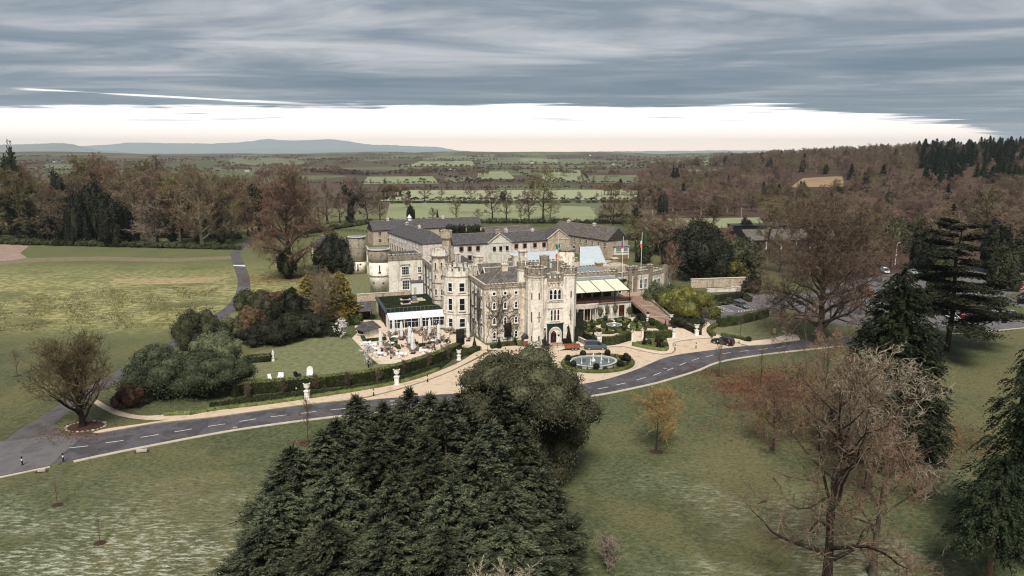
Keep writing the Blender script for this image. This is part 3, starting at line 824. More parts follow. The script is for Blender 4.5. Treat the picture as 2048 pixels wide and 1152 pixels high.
for a, b, r_ in ((785, 802, .45), (470, 855, .35), (1330, 737, .4)):
    c = G(a, b); tag(obj('drain_cover', MB().lathe([(r_, .018), (r_, .024)], 14, c.x, c.y), MATS['weathered']), None, None, None, 'structure')
for q4 in ([(560, 842), (600, 838), (606, 829), (566, 833)], [(1240, 768), (1268, 762), (1280, 752), (1252, 758)], [(330, 880), (372, 873), (374, 866), (334, 872)], [(1420, 723), (1450, 716), (1452, 711), (1424, 716)]):
    sheet('road_patch', GP(q4), 'drive_asphalt', .0185)
# side drive on the left
dl = [(-20, 905), (40, 858), (60, 847), (150, 790), (250, 732), (295, 706), (350, 676), (410, 640), (450, 615), (470, 590), (475, 560), (466, 530), (461, 510), (468, 498), (482, 488), (497, 480)]
dr = [(170, 900), (118, 862), (116, 840), (190, 793), (270, 742), (320, 712), (372, 684), (432, 647), (478, 617), (498, 592), (500, 560), (490, 530), (481, 510), (484, 500), (498, 490), (512, 482)]
strip('side_drive', poly_clean(GP(dl), 5), poly_clean(GP(dr), 5), 120, 'drive_asphalt', .010)
sheet('drive_patch', GP([(476, 574), (500, 574), (501, 584), (488, 589), (474, 585)]), 'old_asphalt', .018)
sheet('drive_patch', GP([(466, 530), (490, 530), (491, 533), (467, 532)]), 'road_paint', .018)
mat('track', (.14, .115, .065), .95, [(.20, .16, .10), (.11, .095, .05)], .5, 6, coords='World')
sheet('dirt_track', GP([(0, 523), (60, 516), (200, 513), (340, 517), (462, 512), (463, 518), (340, 524), (200, 521), (60, 524), (0, 530)]), 'track', .012)
mat('bare_earth', (.25, .17, .135), .95, (.32, .23, .18), .3, 5, coords='World')
sheet('bare_ground', GP([(-40, 488), (30, 489), (58, 492), (40, 506), (55, 516), (20, 521), (-40, 526)]), 'bare_earth', .009)
mat('sand', (.40, .30, .17), .95, [(.30, .23, .12), (.20, .17, .08)], .5, 7, coords='World')
sheet('sand_bank', poly_clean(GP([(224, 558), (300, 557), (380, 556), (440, 553), (462, 551), (440, 560), (400, 566), (320, 568), (240, 566), (224, 558)]), 4), 'sand', .014)
# forecourt and raised walks
fore = [(694, 804), (745, 793), (800, 779), (858, 760), (905, 742), (950, 720), (985, 702), (1010, 690), (1062, 694), (1150, 689), (1215, 694), (1247, 693), (1292, 703), (1322, 708), (1343, 706), (1350, 699), (1346, 689), (1354, 683), (1386, 678), (1422, 676), (1450, 679), (1468, 684), (1497, 691.5), (1440, 698.5), (1339, 713.5), (1273, 740), (1206, 761), (1120, 775), (1030, 782), (846, 792)]
sheet('forecourt', GP(fore), 'gravel', .012)
walk_up = [(185, 866), (215, 858), (300, 846), (378, 832), (440, 821), (602, 800), (700, 786), (795, 769), (840, 757), (877, 743), (915, 727), (945, 709), (962, 697)]
walk_lo = [(195, 867.5), (240, 860), (312, 847.5), (380, 840), (440, 833.5), (602, 811), (694, 801), (745, 792), (800, 778), (857, 760), (905, 741), (948, 719), (978, 703)]
strip('footpath', poly_clean(GP(walk_up), 5), poly_clean(GP(walk_lo), 5), 90, 'gravel', .10)
kerb('kerb', poly_clean(GP(walk_lo), 5), .22, .11, 'kerb_dark')
strip('footpath', poly_clean(GP([(380, 823), (300, 832), (250, 826), (215, 812), (195, 800)]), 4), poly_clean(GP([(380, 833), (310, 841), (240, 833), (205, 818), (185, 806)]), 4), 30, 'gravel', .06)
court = [(1152, 688), (1168, 690), (1215, 694), (1247, 693), (1292, 703), (1322, 708), (1343, 706), (1350, 699), (1346, 689), (1354, 683), (1386, 678), (1422, 676), (1416, 668), (1424, 655), (1418, 645), (1398, 640), (1352, 628), (1320, 646), (1240, 645), (1160, 640)]
sheet('terrace_walk', GP(court, .1), 'paving', .10)
kerb('kerb', poly_clean(GP(court[2:12], .1), 4), .2, .11, 'kerb_dark')
walk2 = [(1424, 677), (1450, 680), (1470, 684), (1497, 691), (1530, 689), (1563, 685), (1600, 680), (1596, 671), (1575, 664), (1560, 659), (1572, 668), (1545, 677), (1500, 682), (1470, 677), (1430, 668)]
sheet('footpath', GP(walk2, .09), 'paving', .09)
kerb('kerb', poly_clean(GP([(1422, 676.5), (1450, 680), (1470, 684), (1497, 691.3), (1530, 689.3), (1563, 685.3), (1600, 680.5)], .09), 4), .2, .10, 'kerb_dark')
# dining terrace paving
terr_pts = [(726, 640), (760, 640), (790, 665), (850, 655), (890, 660), (925, 664), (950, 675), (972, 690), (1000, 694), (990, 700), (955, 698), (925, 695), (900, 700), (836, 724), (757, 729), (738, 712), (704, 676), (712, 668), (735, 660), (712, 662), (708, 648)]
sheet('terrace', GP(terr_pts, .06), 'paving', .06)
# car parks
sheet('car_park', GP([(1402, 656), (1440, 662), (1446, 644), (1540, 622), (1640, 618), (1720, 600), (1700, 585), (1480, 590), (1400, 615), (1408, 640)]), 'old_asphalt', .018)
sheet('car_park', GP([(1590, 640), (1720, 655), (1960, 664), (2048, 655), (2180, 650), (2250, 590), (2100, 540), (1980, 535), (1780, 548), (1660, 570), (1600, 600)]), 'old_asphalt', .022)
sheet('leafy_verge', GP([(1965, 606), (2048, 640), (2090, 640), (2060, 620), (1995, 598)]), 'grass', .10)
sheet('leafy_verge', GP([(1930, 604), (2000, 604), (1995, 612), (1940, 612)]), 'grass', .10)
sheet('leafy_verge', GP([(2010, 592), (2048, 606), (2100, 610), (2100, 596), (2040, 584)]), 'grass', .10)
kerb('kerb', GP([(1900, 668), (1960, 664.5), (2048, 656), (2150, 648)]), .35, .1, 'kerbstone')
mat('lawn', (.115, .122, .060), .95, [(.15, .155, .078), (.20, .19, .105)], .9, 9, coords='World', bump=.03, bscale=6, spec=.1)
sheet('lawn', poly_clean(GP([(490, 752), (500, 726), (510, 705), (560, 694), (600, 684), (660, 668), (704, 676), (738, 712), (757, 729), (836, 724), (800, 735), (700, 755), (600, 765), (500, 770), (490, 752)], .03), 3), 'lawn', .008)
sheet('lawn', poly_clean(GP([(1428, 668), (1432, 656), (1480, 646), (1540, 634), (1570, 640), (1575, 660), (1566, 670), (1540, 678), (1500, 681), (1465, 676), (1428, 668)], .05), 3), 'lawn', .05)
sheet('lawn', poly_clean(GP([(700, 548), (745, 552), (748, 588), (700, 588), (640, 570), (700, 548)], .03), 3), 'lawn', .02)
# parking bays and letters on the small car park
def paint(px4, name='bay_marking', z=.026):
    mb = MB(); mb.add([(p.x, p.y, z) for p in GP(px4)], [(0, 1, 2, 3)]); me = mb.mesh(name)
    if me.polygons[0].normal.z < 0: me.flip_normals()
    return tag(obj(name, me, MATS['road_paint']), None, None, None, 'structure')
def paint_line(a, b, w=.12, z=.026, name='bay_marking'):
    p, q = G(*a), G(*b); d = (q - p).normalized(); s = Vector((-d.y, d.x, 0)) * w / 2; e = Vector((0, 0, z))
    mb = MB(); mb.add([p - s + e, q - s + e, q + s + e, p + s + e], [(0, 1, 2, 3)])
    return tag(obj(name, mb, MATS['road_paint']), None, None, None, 'structure')
paint_line((1422, 615.5), (1462, 609.5), .25); paint_line((1462, 611), (1487, 619), .15)
for (ax, ay), (bx, by), k in (((1438, 615), (1460, 624), 4), ((1421, 621), (1436, 627.5), 3)):
    for off in (0, 5):
        paint_line((ax + off * 1.0, ay - off * .25), (bx + off, by - off * .25), .13)
    for j in range(k):
        t = j / (k - 1); paint_line((ax + (bx - ax) * t, ay + (by - ay) * t), (ax + 5 + (bx - ax) * t, ay - 1.25 + (by - ay) * t), .13)
paint_line((1431, 615.8), (1438, 616), .3); paint_line((1460, 621), (1467, 623), .3); paint_line((1436, 622), (1450, 624.5), .5); paint_line((1416, 629), (1428, 627), .4)
for t in range(7):
    x = 1476 + t * 5.6; paint_line((x, 622.5 - t * .5), (x + 3.5, 622.8 - t * .5), .35); paint_line((x + 1, 621.3 - t * .5), (x + 1.8, 623.8 - t * .5), .2)
for k in range(9):
    a = 1918 + k * 10.5; paint_line((a + 0, 644 - k * 1.2), (a + 12, 649 - k * 1.35), .12)
for k in range(7): paint_line((1990 + k * 12, 566 + k * 0.3), (2012 + k * 13, 570 + k * .4), .12)
for a, b in (((1950, 583), (1966, 587)), ((2008, 597), (2035, 605)), ((2023, 596), (2037, 600)), ((2009, 614), (2060, 632)), ((2017, 614), (2064, 629))): paint_line(a, b, .12)

# pastures behind the castle, laid over the rolling land
mat('pasture', (.20, .215, .115), .95, [(.235, .25, .14), (.17, .18, .095)], .02, 6, coords='World', spec=.1)
mat('pasture_pale', (.27, .28, .165), .95, [(.30, .31, .19), (.24, .245, .14)], .02, 6, coords='World', spec=.1)
mat('stubble', (.23, .16, .085), .95, (.30, .21, .12), .02, 6, coords='World', spec=.1)
mat('pasture_dull', (.125, .13, .075), .95, (.155, .16, .095), .01, 5, coords='World', spec=.1)
def field(m, c4):
    P = [GT(*c) for c in c4]; n = 14; V = []
    for i in range(n + 1):
        for j in range(n + 1):
            s, t = i / n, j / n
            q = (P[0] * (1 - s) + P[1] * s) * (1 - t) + (P[3] * (1 - s) + P[2] * s) * t
            V.append((q.x, q.y, float(terr(q.x, q.y)) + .10 + q.y * .00035))
    ii = (np.arange(n)[:, None] * (n + 1) + np.arange(n)[None]).ravel()
    me = np_mesh('field', np.array(V), np.stack([ii, ii + 1, ii + n + 2, ii + n + 1], 1))
    if me.polygons[0].normal.z < 0: me.flip_normals()
    tag(obj('field', me, MATS[m]), None, None, None, 'structure')
for m, c in (('pasture', [(770, 444), (1200, 444), (1180, 414), (780, 405)]), ('pasture_pale', [(760, 403), (1300, 400), (1275, 379), (800, 381)]),
             ('pasture', [(1290, 460), (1530, 455), (1520, 436), (1290, 438)]), ('pasture', [(725, 369), (880, 368), (865, 353), (735, 354)]),
             ('pasture', [(955, 359), (1030, 358), (1015, 343), (955, 344)]), ('pasture_dull', [(890, 366), (950, 366), (940, 354), (890, 356)]),
             ('pasture', [(1085, 366), (1165, 364), (1160, 341), (1085, 346)]), ('pasture_dull', [(1170, 366), (1300, 366), (1290, 350), (1165, 350)]),
             ('pasture_dull', [(450, 332), (525, 332), (590, 318), (470, 315)]), ('pasture_dull', [(530, 330), (610, 330), (600, 316), (540, 316)]), ('pasture_dull', [(85, 340), (175, 339), (165, 329), (90, 329)]),
             ('pasture', [(790, 334), (955, 333), (945, 322), (840, 323)]), ('pasture_dull', [(960, 330), (1180, 330), (1170, 316), (960, 317)]),
             ('pasture_dull', [(840, 322), (980, 321), (990, 309), (880, 311)]), ('pasture', [(1040, 326), (1120, 326), (1110, 318), (1040, 318)]),
             ('pasture_dull', [(1290, 332), (1370, 332), (1365, 321), (1290, 321)]), ('pasture', [(1380, 330), (1450, 330), (1440, 320), (1380, 321)]),
             ('pasture', [(1320, 352), (1470, 352), (1440, 340), (1340, 340)]), ('stubble', [(1580, 376), (1690, 374), (1684, 353), (1606, 357)])):
    field(m, c)
# ---------------------------------------------------------------- building kit
def cthing(name, label, cat, u, v, z=0.0, rot=0.0, group=None):
    return thing(name, label, cat, W(u, v, z), TH + rot, group)
def outline(style, w, h, z=0.0):
    if style == 'round':
        r = w / 2; return [(r * math.cos(a), z + h / 2 + r * math.sin(a)) for a in [2 * math.pi * k / 16 for k in range(16)]]
    if style == 'rect': return [(-w / 2, z), (w / 2, z), (w / 2, z + h), (-w / 2, z + h)]
    pts = [(-w / 2, z), (w / 2, z)]
    if style == 'lancet':
        s = z + h - w * .85
        for k in range(6):
            a = k / 5 * math.pi / 3; pts.append((w / 2 - w + w * math.cos(a), s + w * math.sin(a) * .98))
        for k in range(4, -1, -1):
            a = k / 5 * math.pi / 3; pts.append((-w / 2 + w - w * math.cos(a), s + w * math.sin(a) * .98))
    else:
        s = z + h - w / 2
        for k in range(11):
            a = k / 10 * math.pi; pts.append((w / 2 * math.cos(a), s + w / 2 * math.sin(a)))
    return pts
WIN = {}
def window(parent, x, y, z, rot, style, w, h, frame='white_paint', f=.14, bars=(0, 1), d=.10, pane='glass', sill=True, label=None, name='window', trim=None):
    """a window as a part: its frame mesh, with pane and sill under it; faces -y turned by rot"""
    key = (style, round(w, 2), round(h, 2), frame, f, bars, d, pane, sill, trim)
    if key not in WIN:
        mb = MB(); a = outline(style, w, h); b = outline(style, w + 2 * f, h + 2 * f, -f); n = len(a)
        if style == 'round' and frame == 'white_paint':       # round light in a square white surround
            b = [(max(-w / 2 - f, min(w / 2 + f, p * 1.9)), max(-f, min(h + f, h / 2 + (q - h / 2) * 1.9))) for p, q in a]
        vs = [(p, -d, q) for p, q in a] + [(p, -d, q) for p, q in b] + [(p, 0.02, q) for p, q in b] + [(p, 0.0, q) for p, q in a]
        fs = []
        for i in range(n):
            j = (i + 1) % n
            fs += [(n + i, n + j, j, i), (2 * n + i, 2 * n + j, n + j, n + i), (i, j, 3 * n + j, 3 * n + i)]
        mb.add(vs, fs)
        bt = .055
        for k in range(bars[0]): cx = -w / 2 + w * (k + 1) / (bars[0] + 1); mb.box(cx - bt / 2, cx + bt / 2, -d * .75, -.035, 0, h * (.97 if style == 'rect' else .8))
        for k in range(bars[1]): cz = h * (k + 1) / (bars[1] + 1); mb.box(-w / 2, w / 2, -d * .72, -.036, cz - bt / 2, cz + bt / 2)
        pn = MB(); pn.add([(p, -.03, q) for p, q in a], [tuple(range(n))])
        sl = MB().box(-w / 2 - f - .08, w / 2 + f + .08, -d - .10, .02, -f - .14, -f) if sill else None
        tr = None
        if trim:
            tr = MB().box(-w / 2 - f - .32, -w / 2 - f, -.06, .02, -f, h + f + .3).box(w / 2 + f, w / 2 + f + .32, -.06, .02, -f, h + f + .3).box(-w / 2 - f, w / 2 + f, -.06, .02, h + f, h + f + .3)
        WIN[key] = (mb.mesh('window'), pn.mesh('pane'), sl.mesh('sill') if sl else None, tr.mesh('surround') if tr else None)
    fm, pm, smh, tm = WIN[key]
    o = obj(name, fm, MATS[frame], parent, (x, y, z), rot)
    obj('pane', pm, MATS[pane], o)
    if smh: obj('sill', smh, MATS['coping'], o)
    if tm: obj('surround', tm, MATS[trim], o)
    if label: o['label'] = label
    return o
def crenels(mb, cap, A, B, z, h=.8, w=.7, gap=.5, t=.35, base=.5, hi=None, both=True):
    """parapet wall from A to B (outer face on the right-hand side going A to B) with merlons; caps into `cap`"""
    A, B = Vector((A[0], A[1], 0)), Vector((B[0], B[1], 0)); d = B - A; L = d.length; d.normalize(); nrm = Vector((-d.y, d.x, 0))
    def blk(m, s0, s1, z0, z1, o0, o1):
        p = [A + d * s0 + nrm * o0, A + d * s1 + nrm * o0, A + d * s1 + nrm * o1, A + d * s0 + nrm * o1]
        m.add([(q.x, q.y, z0) for q in p] + [(q.x, q.y, z1) for q in p], [(0, 3, 2, 1), (4, 5, 6, 7), (0, 1, 5, 4), (1, 2, 6, 5), (2, 3, 7, 6), (3, 0, 4, 7)])
    blk(mb, 0, L, z, z + base, 0, t)
    n = max(1, round((L + gap) / (w + gap))); pitch = (L + gap) / n; ww = pitch - gap
    for k in range(n):
        s = k * pitch; hh = h * (1.35 if hi and k % hi == hi // 2 else 1)
        blk(mb, s, s + ww, z + base, z + base + hh, .01, t - .01)
        blk(cap, s - .06, s + ww + .06, z + base + hh, z + base + hh + .12, -.06, t + .06)
    for k in range(n - 1): blk(cap, k * pitch + ww + .06, (k + 1) * pitch - .06, z + base, z + base + .05, -.03, t + .03)
def string(mb, poly, z, h=.22, o=.12, closed=True):
    """moulding that stands out from a wall polygon"""
    n = len(poly); c = (sum(p[0] for p in poly) / n, sum(p[1] for p in poly) / n)
    out = []
    for p in poly:
        v = Vector((p[0] - c[0], p[1] - c[1])); L = v.length; out.append((c[0] + v.x * (L + o) / L, c[1] + v.y * (L + o) / L))
    mb.prism(out, z, z + h)
def corbels(mb, A, B, z, step=.55, w=.22, h=.32, o=.16):
    A, B = Vector((A[0], A[1], 0)), Vector((B[0], B[1], 0)); d = B - A; L = d.length; d.normalize(); nrm = Vector((d.y, -d.x, 0))
    for k in range(int(L / step)):
        s = (k + .5) * L / int(L / step); p = A + d * s
        q = [p - d * w / 2 - nrm * .05, p + d * w / 2 - nrm * .05, p + d * w / 2 + nrm * o, p - d * w / 2 + nrm * o]
        mb.add([(x.x, x.y, z) for x in q] + [(x.x, x.y, z + h) for x in q], [(0, 1, 2, 3), (4, 7, 6, 5), (0, 4, 5, 1), (1, 5, 6, 2), (2, 6, 7, 3), (3, 7, 4, 0)])
def ngon(cx, cy, r, n, a0=0.0): return [(cx + r * math.cos(a0 + 2 * math.pi * k / n), cy + r * math.sin(a0 + 2 * math.pi * k / n)) for k in range(n)]
def ringcren(mb, cap, poly, z, **k):
    n = len(poly)
    for i in range(n): crenels(mb, cap, poly[i], poly[(i + 1) % n], z, **k)
def gable_roof(x0, x1, y0, y1, z, rise, axis='x', over=.25, hip=0.0, t=.14):
    """slates of a pitched roof, ridge along axis; hip shortens the ridge"""
    mb = MB()
    if axis == 'x':
        ym = (y0 + y1) / 2; e = [(x0 - over, y0 - over), (x1 + over, y0 - over), (x1 + over, y1 + over), (x0 - over, y1 + over)]
        rg = [(x0 - over + hip, ym), (x1 + over - hip, ym)]
    else:
        xm = (x0 + x1) / 2; e = [(x1 + over, y0 - over), (x1 + over, y1 + over), (x0 - over, y1 + over), (x0 - over, y0 - over)]
        rg = [(xm, y0 - over + hip), (xm, y1 + over - hip)]
    lo = z - over * rise / (((y1 - y0) if axis == 'x' else (x1 - x0)) / 2)
    for dz in (0, t): mb.v += [(p[0], p[1], lo + dz) for p in e] + [(p[0], p[1], z + rise + dz) for p in rg]
    mb.f += [(6, 7, 11, 10), (8, 9, 10, 11), (7, 8, 11), (9, 6, 10), (0, 4, 5, 1), (2, 5, 4, 3), (1, 5, 2), (3, 4, 0)]
    for i in range(4): j = (i + 1) % 4; mb.f.append((i, j, 6 + j, 6 + i))
    return mb
def gabled_walls(x0, x1, y0, y1, z0, z1, rise, axis='x', g0=True, g1=True):
    mb = MB().box(x0, x1, y0, y1, z0, z1)
    if axis == 'x':
        ym = (y0 + y1) / 2
        for x, s, g in ((x0, .4, g0), (x1, -.4, g1)):
            if g: mb.add([(x, y0, z1), (x, y1, z1), (x, ym, z1 + rise - .05), (x + s, y0, z1), (x + s, y1, z1), (x + s, ym, z1 + rise - .05)], [(0, 2, 1), (3, 4, 5), (0, 3, 5, 2), (1, 2, 5, 4)])
    else:
        xm = (x0 + x1) / 2
        for y, s, g in ((y0, .4, g0), (y1, -.4, g1)):
            if g: mb.add([(x0, y, z1), (x1, y, z1), (xm, y, z1 + rise - .05), (x0, y + s, z1), (x1, y + s, z1), (xm, y + s, z1 + rise - .05)], [(0, 1, 2), (3, 5, 4), (0, 2, 5, 3), (1, 4, 5, 2)])
    return mb
def chimney(parent, x, y, z0, z1, wx=1.0, wy=.8, pots=3, m='weathered'):
    o = obj('chimney', MB().box(x - wx / 2, x + wx / 2, y - wy / 2, y + wy / 2, z0, z1 - .3).box(x - wx / 2 - .12, x + wx / 2 + .12, y - wy / 2 - .12, y + wy / 2 + .12, z1 - .3, z1), MATS[m], parent)
    for k in range(pots):
        px_ = x - wx / 2 + wx * (k + .5) / pots
        obj('chimney_pot', MB().lathe([(.12, z1), (.10, z1 + .45), (.13, z1 + .5)], 8, px_, y), MATS['pink_render'], o)
HP = math.pi / 2

# ================================================================ gate tower
gt_ = cthing('gate_tower', 'tall pale stone castle gate tower with green door surround and flagpole', 'tower', 8.2, -5.4)
octL = ngon(2.15, 2.1, 2.15, 8, math.pi / 8); octR = ngon(9.35, 1.75, 1.75, 8, math.pi / 8); octB = ngon(1.0, 7.0, 1.35, 8, math.pi / 8)
wall = MB().prism(octL, 0, 14.6).prism(octR, 0, 14.7).prism(octB, 0, 15.2).box(3.0, 8.6, .55, 2.0, 0, 14.2).box(.9, 10.4, 1.95, 8.2, 0, 14.3)
obj('wall', wall, MATS['pale_stone'], gt_)
mo = MB(); string(mo, octL, 14.6, .25, .22); string(mo, octR, 14.7, .25, .18); string(mo, octB, 15.2, .25, .15)
mo.box(4.0, 7.75, .35, 1.9, 13.2, 13.4).box(.6, 1.2, 3.4, 6.0, 14.3, 14.5)
obj('cornice', mo, MATS['coping'], gt_)
co = MB()
for poly in (octL, octR):
    for i in range(8): corbels(co, poly[i], poly[(i + 1) % 8], 14.1, .5, .2, .45, .14)
corbels(co, (4.1, .55), (7.7, .55), 12.75, .6, .3, .42, .22)
obj('corbel_table', co, MATS['limestone'], gt_)
pw_, cap = MB(), MB()
ringcren(pw_, cap, ngon(2.15, 2.1, 2.3, 8, math.pi / 8), 14.85, h=1.15, w=.62, gap=.55, base=.45)
ringcren(pw_, cap, ngon(9.35, 1.75, 1.85, 8, math.pi / 8), 14.95, h=.95, w=.6, gap=.5, base=.35)
ringcren(pw_, cap, ngon(1.0, 7.0, 1.45, 8, math.pi / 8), 15.45, h=1.0, w=.5, gap=.45, base=.5)
crenels(pw_, cap, (4.0, .5), (7.75, .5), 13.4, h=.9, w=.7, gap=.5, base=.8, hi=3)
crenels(pw_, cap, (.75, 6.0), (.75, 3.8), 14.5, h=1.0, w=.6, gap=.5, base=.4)
crenels(pw_, cap, (10.3, 3.4), (10.3, 8.1), 14.3, h=1.1, w=.7, gap=.55, base=.7, hi=3)
crenels(pw_, cap, (10.3, 8.1), (2.2, 8.1), 14.3, h=1.1, w=.8, gap=.6, base=.8, hi=3)
pw_.prism(ngon(5.9, 7.2, 1.0, 8, math.pi / 8), 14.3, 17.2).prism(ngon(9.7, 7.6, .9, 8, math.pi / 8), 14.3, 16.6)
ringcren(pw_, cap, ngon(5.9, 7.2, 1.08, 8, math.pi / 8), 17.2, h=.6, w=.5, gap=.4, base=.2, t=.2)
obj('parapet', pw_, MATS['weathered'], gt_); obj('coping', cap, MATS['coping'], gt_)
obj('flat_roof', MB().box(2.2, 8.4, 2.1, 8.05, 14.3, 14.36), MATS['lead'], gt_)
# recessed centre with its great blind arch
ar = MB(); n = 18
for k in range(n):
    a0, a1 = math.pi * k / n, math.pi * (k + 1) / n
    for r0_, r1_ in ((1.35, 1.75),):
        q = [(5.9 + r0_ * math.cos(a0), 10.85 + r0_ * math.sin(a0)), (5.9 + r1_ * math.cos(a0), 10.85 + r1_ * math.sin(a0)), (5.9 + r1_ * math.cos(a1), 10.85 + r1_ * math.sin(a1)), (5.9 + r0_ * math.cos(a1), 10.85 + r0_ * math.sin(a1))]
        ar.add([(x, .45, z) for x, z in q] + [(x, .56, z) for x, z in q], [(0, 1, 2, 3), (0, 4, 5, 1), (2, 6, 7, 3), (1, 5, 6, 2), (3, 7, 4, 0)])
ar.box(4.15, 4.55, .45, .56, 9.8, 10.85).box(7.25, 7.65, .45, .56, 9.8, 10.85).box(4.0, 7.8, .42, .56, 9.05, 9.3).box(4.2, 7.6, .40, .56, 7.65, 7.85)
obj('hood_arch', ar, MATS['coping'], gt_)
for x in (4.95, 5.9, 6.85): window(gt_, x, .55, 9.65, 0, 'lancet', .62, 2.1, f=.13, bars=(0, 1))
for x in (5.15, 5.9, 6.65): window(gt_, x, .55, 5.05, 0, 'lancet', .42, 2.4, f=.12, bars=(0, 1), pane='warm_glass')
slit = dict(frame='limestone', f=.05, bars=(0, 0), d=.04, sill=False, name='arrow_slit')
def arrow(x, y, z, rot, w, h): return window(gt_, x, y, z, rot, 'rect', w, h, **slit)
for x, y in ((2.15, .11), (9.35, .13)):
    arrow(x, y, 9.9, 0, .26, 1.4); arrow(x, y, 5.0, 0, .20, 2.3); arrow(x - .28, y, 6.0, 0, .22, .2); arrow(x + .28, y, 6.0, 0, .22, .2)
arrow(2.15, .11, .9, 0, .3, 1.2); window(gt_, 1.3, .11 - 0 + .25, .9, -.55, 'round', .55, .55, frame='limestone', f=.08, bars=(0, 0), sill=False)
d8 = math.pi / 4
for z, h in ((9.9, 1.4), (5.0, 2.2), (.9, 1.2)): arrow(2.15 - 1.98 * math.sin(d8) - .006, 2.1 - 1.98 * math.cos(d8) - .006, z, -d8, .24, h)
window(gt_, .9, 3.6, 1.4, -HP, 'rect', .7, 1.5, f=.12); window(gt_, .9, 5.0, 9.5, -HP, 'lancet', .4, 1.3, f=.1)
# door bay
dp = MB().box(4.15, 7.75, .36, .56, 0.15, 4.45)
obj('door_surround', dp, MATS['dark_green_paint'], gt_)
obj('door_label', MB().box(4.0, 7.9, .24, .56, 4.45, 4.68), MATS['coping'], gt_)
da = MB(); o1, o2 = outline('arch', 2.9, 3.55, .15), outline('arch', 2.3, 3.25, .15); n = len(o1)
da.add([(5.95 + p, .18, q) for p, q in o1] + [(5.95 + p, .18, q) for p, q in o2] + [(5.95 + p, .36, q) for p, q in o1] + [(5.95 + p, .37, q) for p, q in o2],
       [(i, (i + 1) % n, n + (i + 1) % n, n + i) for i in range(1, n)] + [(i, 2 * n + i, 2 * n + (i + 1) % n, (i + 1) % n) for i in range(1, n)] + [(n + i, n + (i + 1) % n, 3 * n + (i + 1) % n, 3 * n + i) for i in range(1, n)])
obj('door_arch', da, MATS['pale_stone'], gt_)
o3 = outline('arch', 2.32, 3.26, .15)
obj('porch_lining', MB().add([(5.95 + p, .33, q) for p, q in o3], [tuple(range(len(o3)))]), MATS['pale_stone'], gt_)
dr_ = obj('door', MB().add([(5.55 + p, .30, q) for p, q in outline('lancet', 1.3, 2.75, .15)], [tuple(range(13))]), MATS['dark_door'], gt_)
obj('fanlight', MB().add([(5.6 + p, .285, q) for p, q in outline('round', .3, .3, 2.35)], [tuple(range(16))]), MATS['red_paint'], dr_)
obj('knocker', MB().lathe([(.05, 1.2), (.07, 1.28), (.04, 1.34)], 8, 5.6, .26), MATS['coping'], dr_)
obj('porch_disc', MB().add([(6.75 + p, .315, q) for p, q in outline('round', .5, .5, 1.5)], [tuple(range(16))]), MATS['black_iron'], gt_)
st = MB().box(3.6, 8.3, -1.6, .36, 0, .14).box(4.2, 7.7, -.9, .36, .14, .15 + .1)
obj('door_step', st, MATS['step_stone'], gt_)
for x in (3.35, 8.6):
    br = obj('wall_lantern', MB().bar((x, .3, 4.0), (x, -.25, 4.1), .05).lathe([(.10, 3.2), (.17, 3.3), (.2, 3.75), (.05, 3.95)], 6, x, -.28), MATS['black_iron'], gt_)
    obj('lantern_glass', MB().lathe([(.19, 3.78), (.28, 3.86), (.1, 4.0)], 8, x, -.28), MATS['white_cloth'], br)
fp = obj('flagpole', MB().tube([(7.4, 3.0, 14.3), (7.4, 3.0, 23.3)], [.075, .045], 8).lathe([(.09, 23.3), (.1, 23.4), (.02, 23.5)], 8, 7.4, 3.0), MATS['white_paint'], gt_)
mat('flag_green', (.02, .16, .06), .7); mat('flag_white', (.75, .75, .73), .7); mat('flag_orange', (.70, .13, .03), .7); mat('flag_blue', (.03, .05, .22), .7); mat('flag_red', (.5, .03, .05), .7)
def hang_flag(parent, x, y, z1, cols, h, w):
    n = len(cols); zz = z1
    for c in cols:
        mb = MB(); k = 4
        for j in range(k + 1):
            for s in (0, .5, 1): mb.v.append((x - .05 - s * w * (1 + .15 * math.sin(j + zz)), y + .1 * math.sin(3 * s + zz * 2), zz - h / n * j / k - s * .15))
        for j in range(k):
            for s in range(2): a = j * 3 + s; mb.f.append((a, a + 1, a + 4, a + 3))
        o = obj('flag_band', mb, MATS[c], parent); zz -= h / n
hang_flag(fp, 7.4, 3.0, 21.0, ('flag_green', 'flag_white', 'flag_orange'), 3.0, .45)

# ================================================================ main block
mbk = cthing('castle_main_block', 'creeper-covered brown stone castle block with white pointed windows and round upper windows', 'castle', 0, 0)
rng0 = random.Random(4)
obj('wall', MB().box(0, 9.0, 0, 13.0, 0, 12.1), MATS['limestone'], mbk)
mo = MB().box(-.12, 9.1, -.12, 13.1, 11.75, 11.95); corbels(mo, (0, 0), (9.0, 0), 11.45, .5, .2, .3, .1); corbels(mo, (0, 13), (0, 0), 11.45, .5, .2, .3, .1)
obj('cornice', mo, MATS['weathered'], mbk)
pw_, cap = MB(), MB()
crenels(pw_, cap, (-.05, -.05), (9.0, -.05), 12.1, h=.38, w=.42, gap=.36, base=.22, t=.3)
crenels(pw_, cap, (-.05, 13.0), (-.05, .3), 12.1, h=.38, w=.42, gap=.36, base=.22, t=.3)
obj('parapet', pw_, MATS['weathered'], mbk); obj('coping', cap, MATS['coping'], mbk)
rf = obj('roof', gable_roof(.7, 12.0, .8, 12.5, 12.0, 2.7, 'x', .1, 5.4), MATS['slate_moss'], mbk)
obj('ridge', MB().tube([(6.0, 6.65, 14.9), (6.7, 6.65, 14.9)], .12, 6).tube([(.65, .75, 12.15), (6.0, 6.6, 14.88)], .1, 5).tube([(.65, 12.5, 12.15), (6.0, 6.7, 14.88)], .1, 5), MATS['weathered'], rf)
chimney(mbk, 6.3, 6.0, 12.4, 16.0, 1.3, .9, 3, 'limestone')
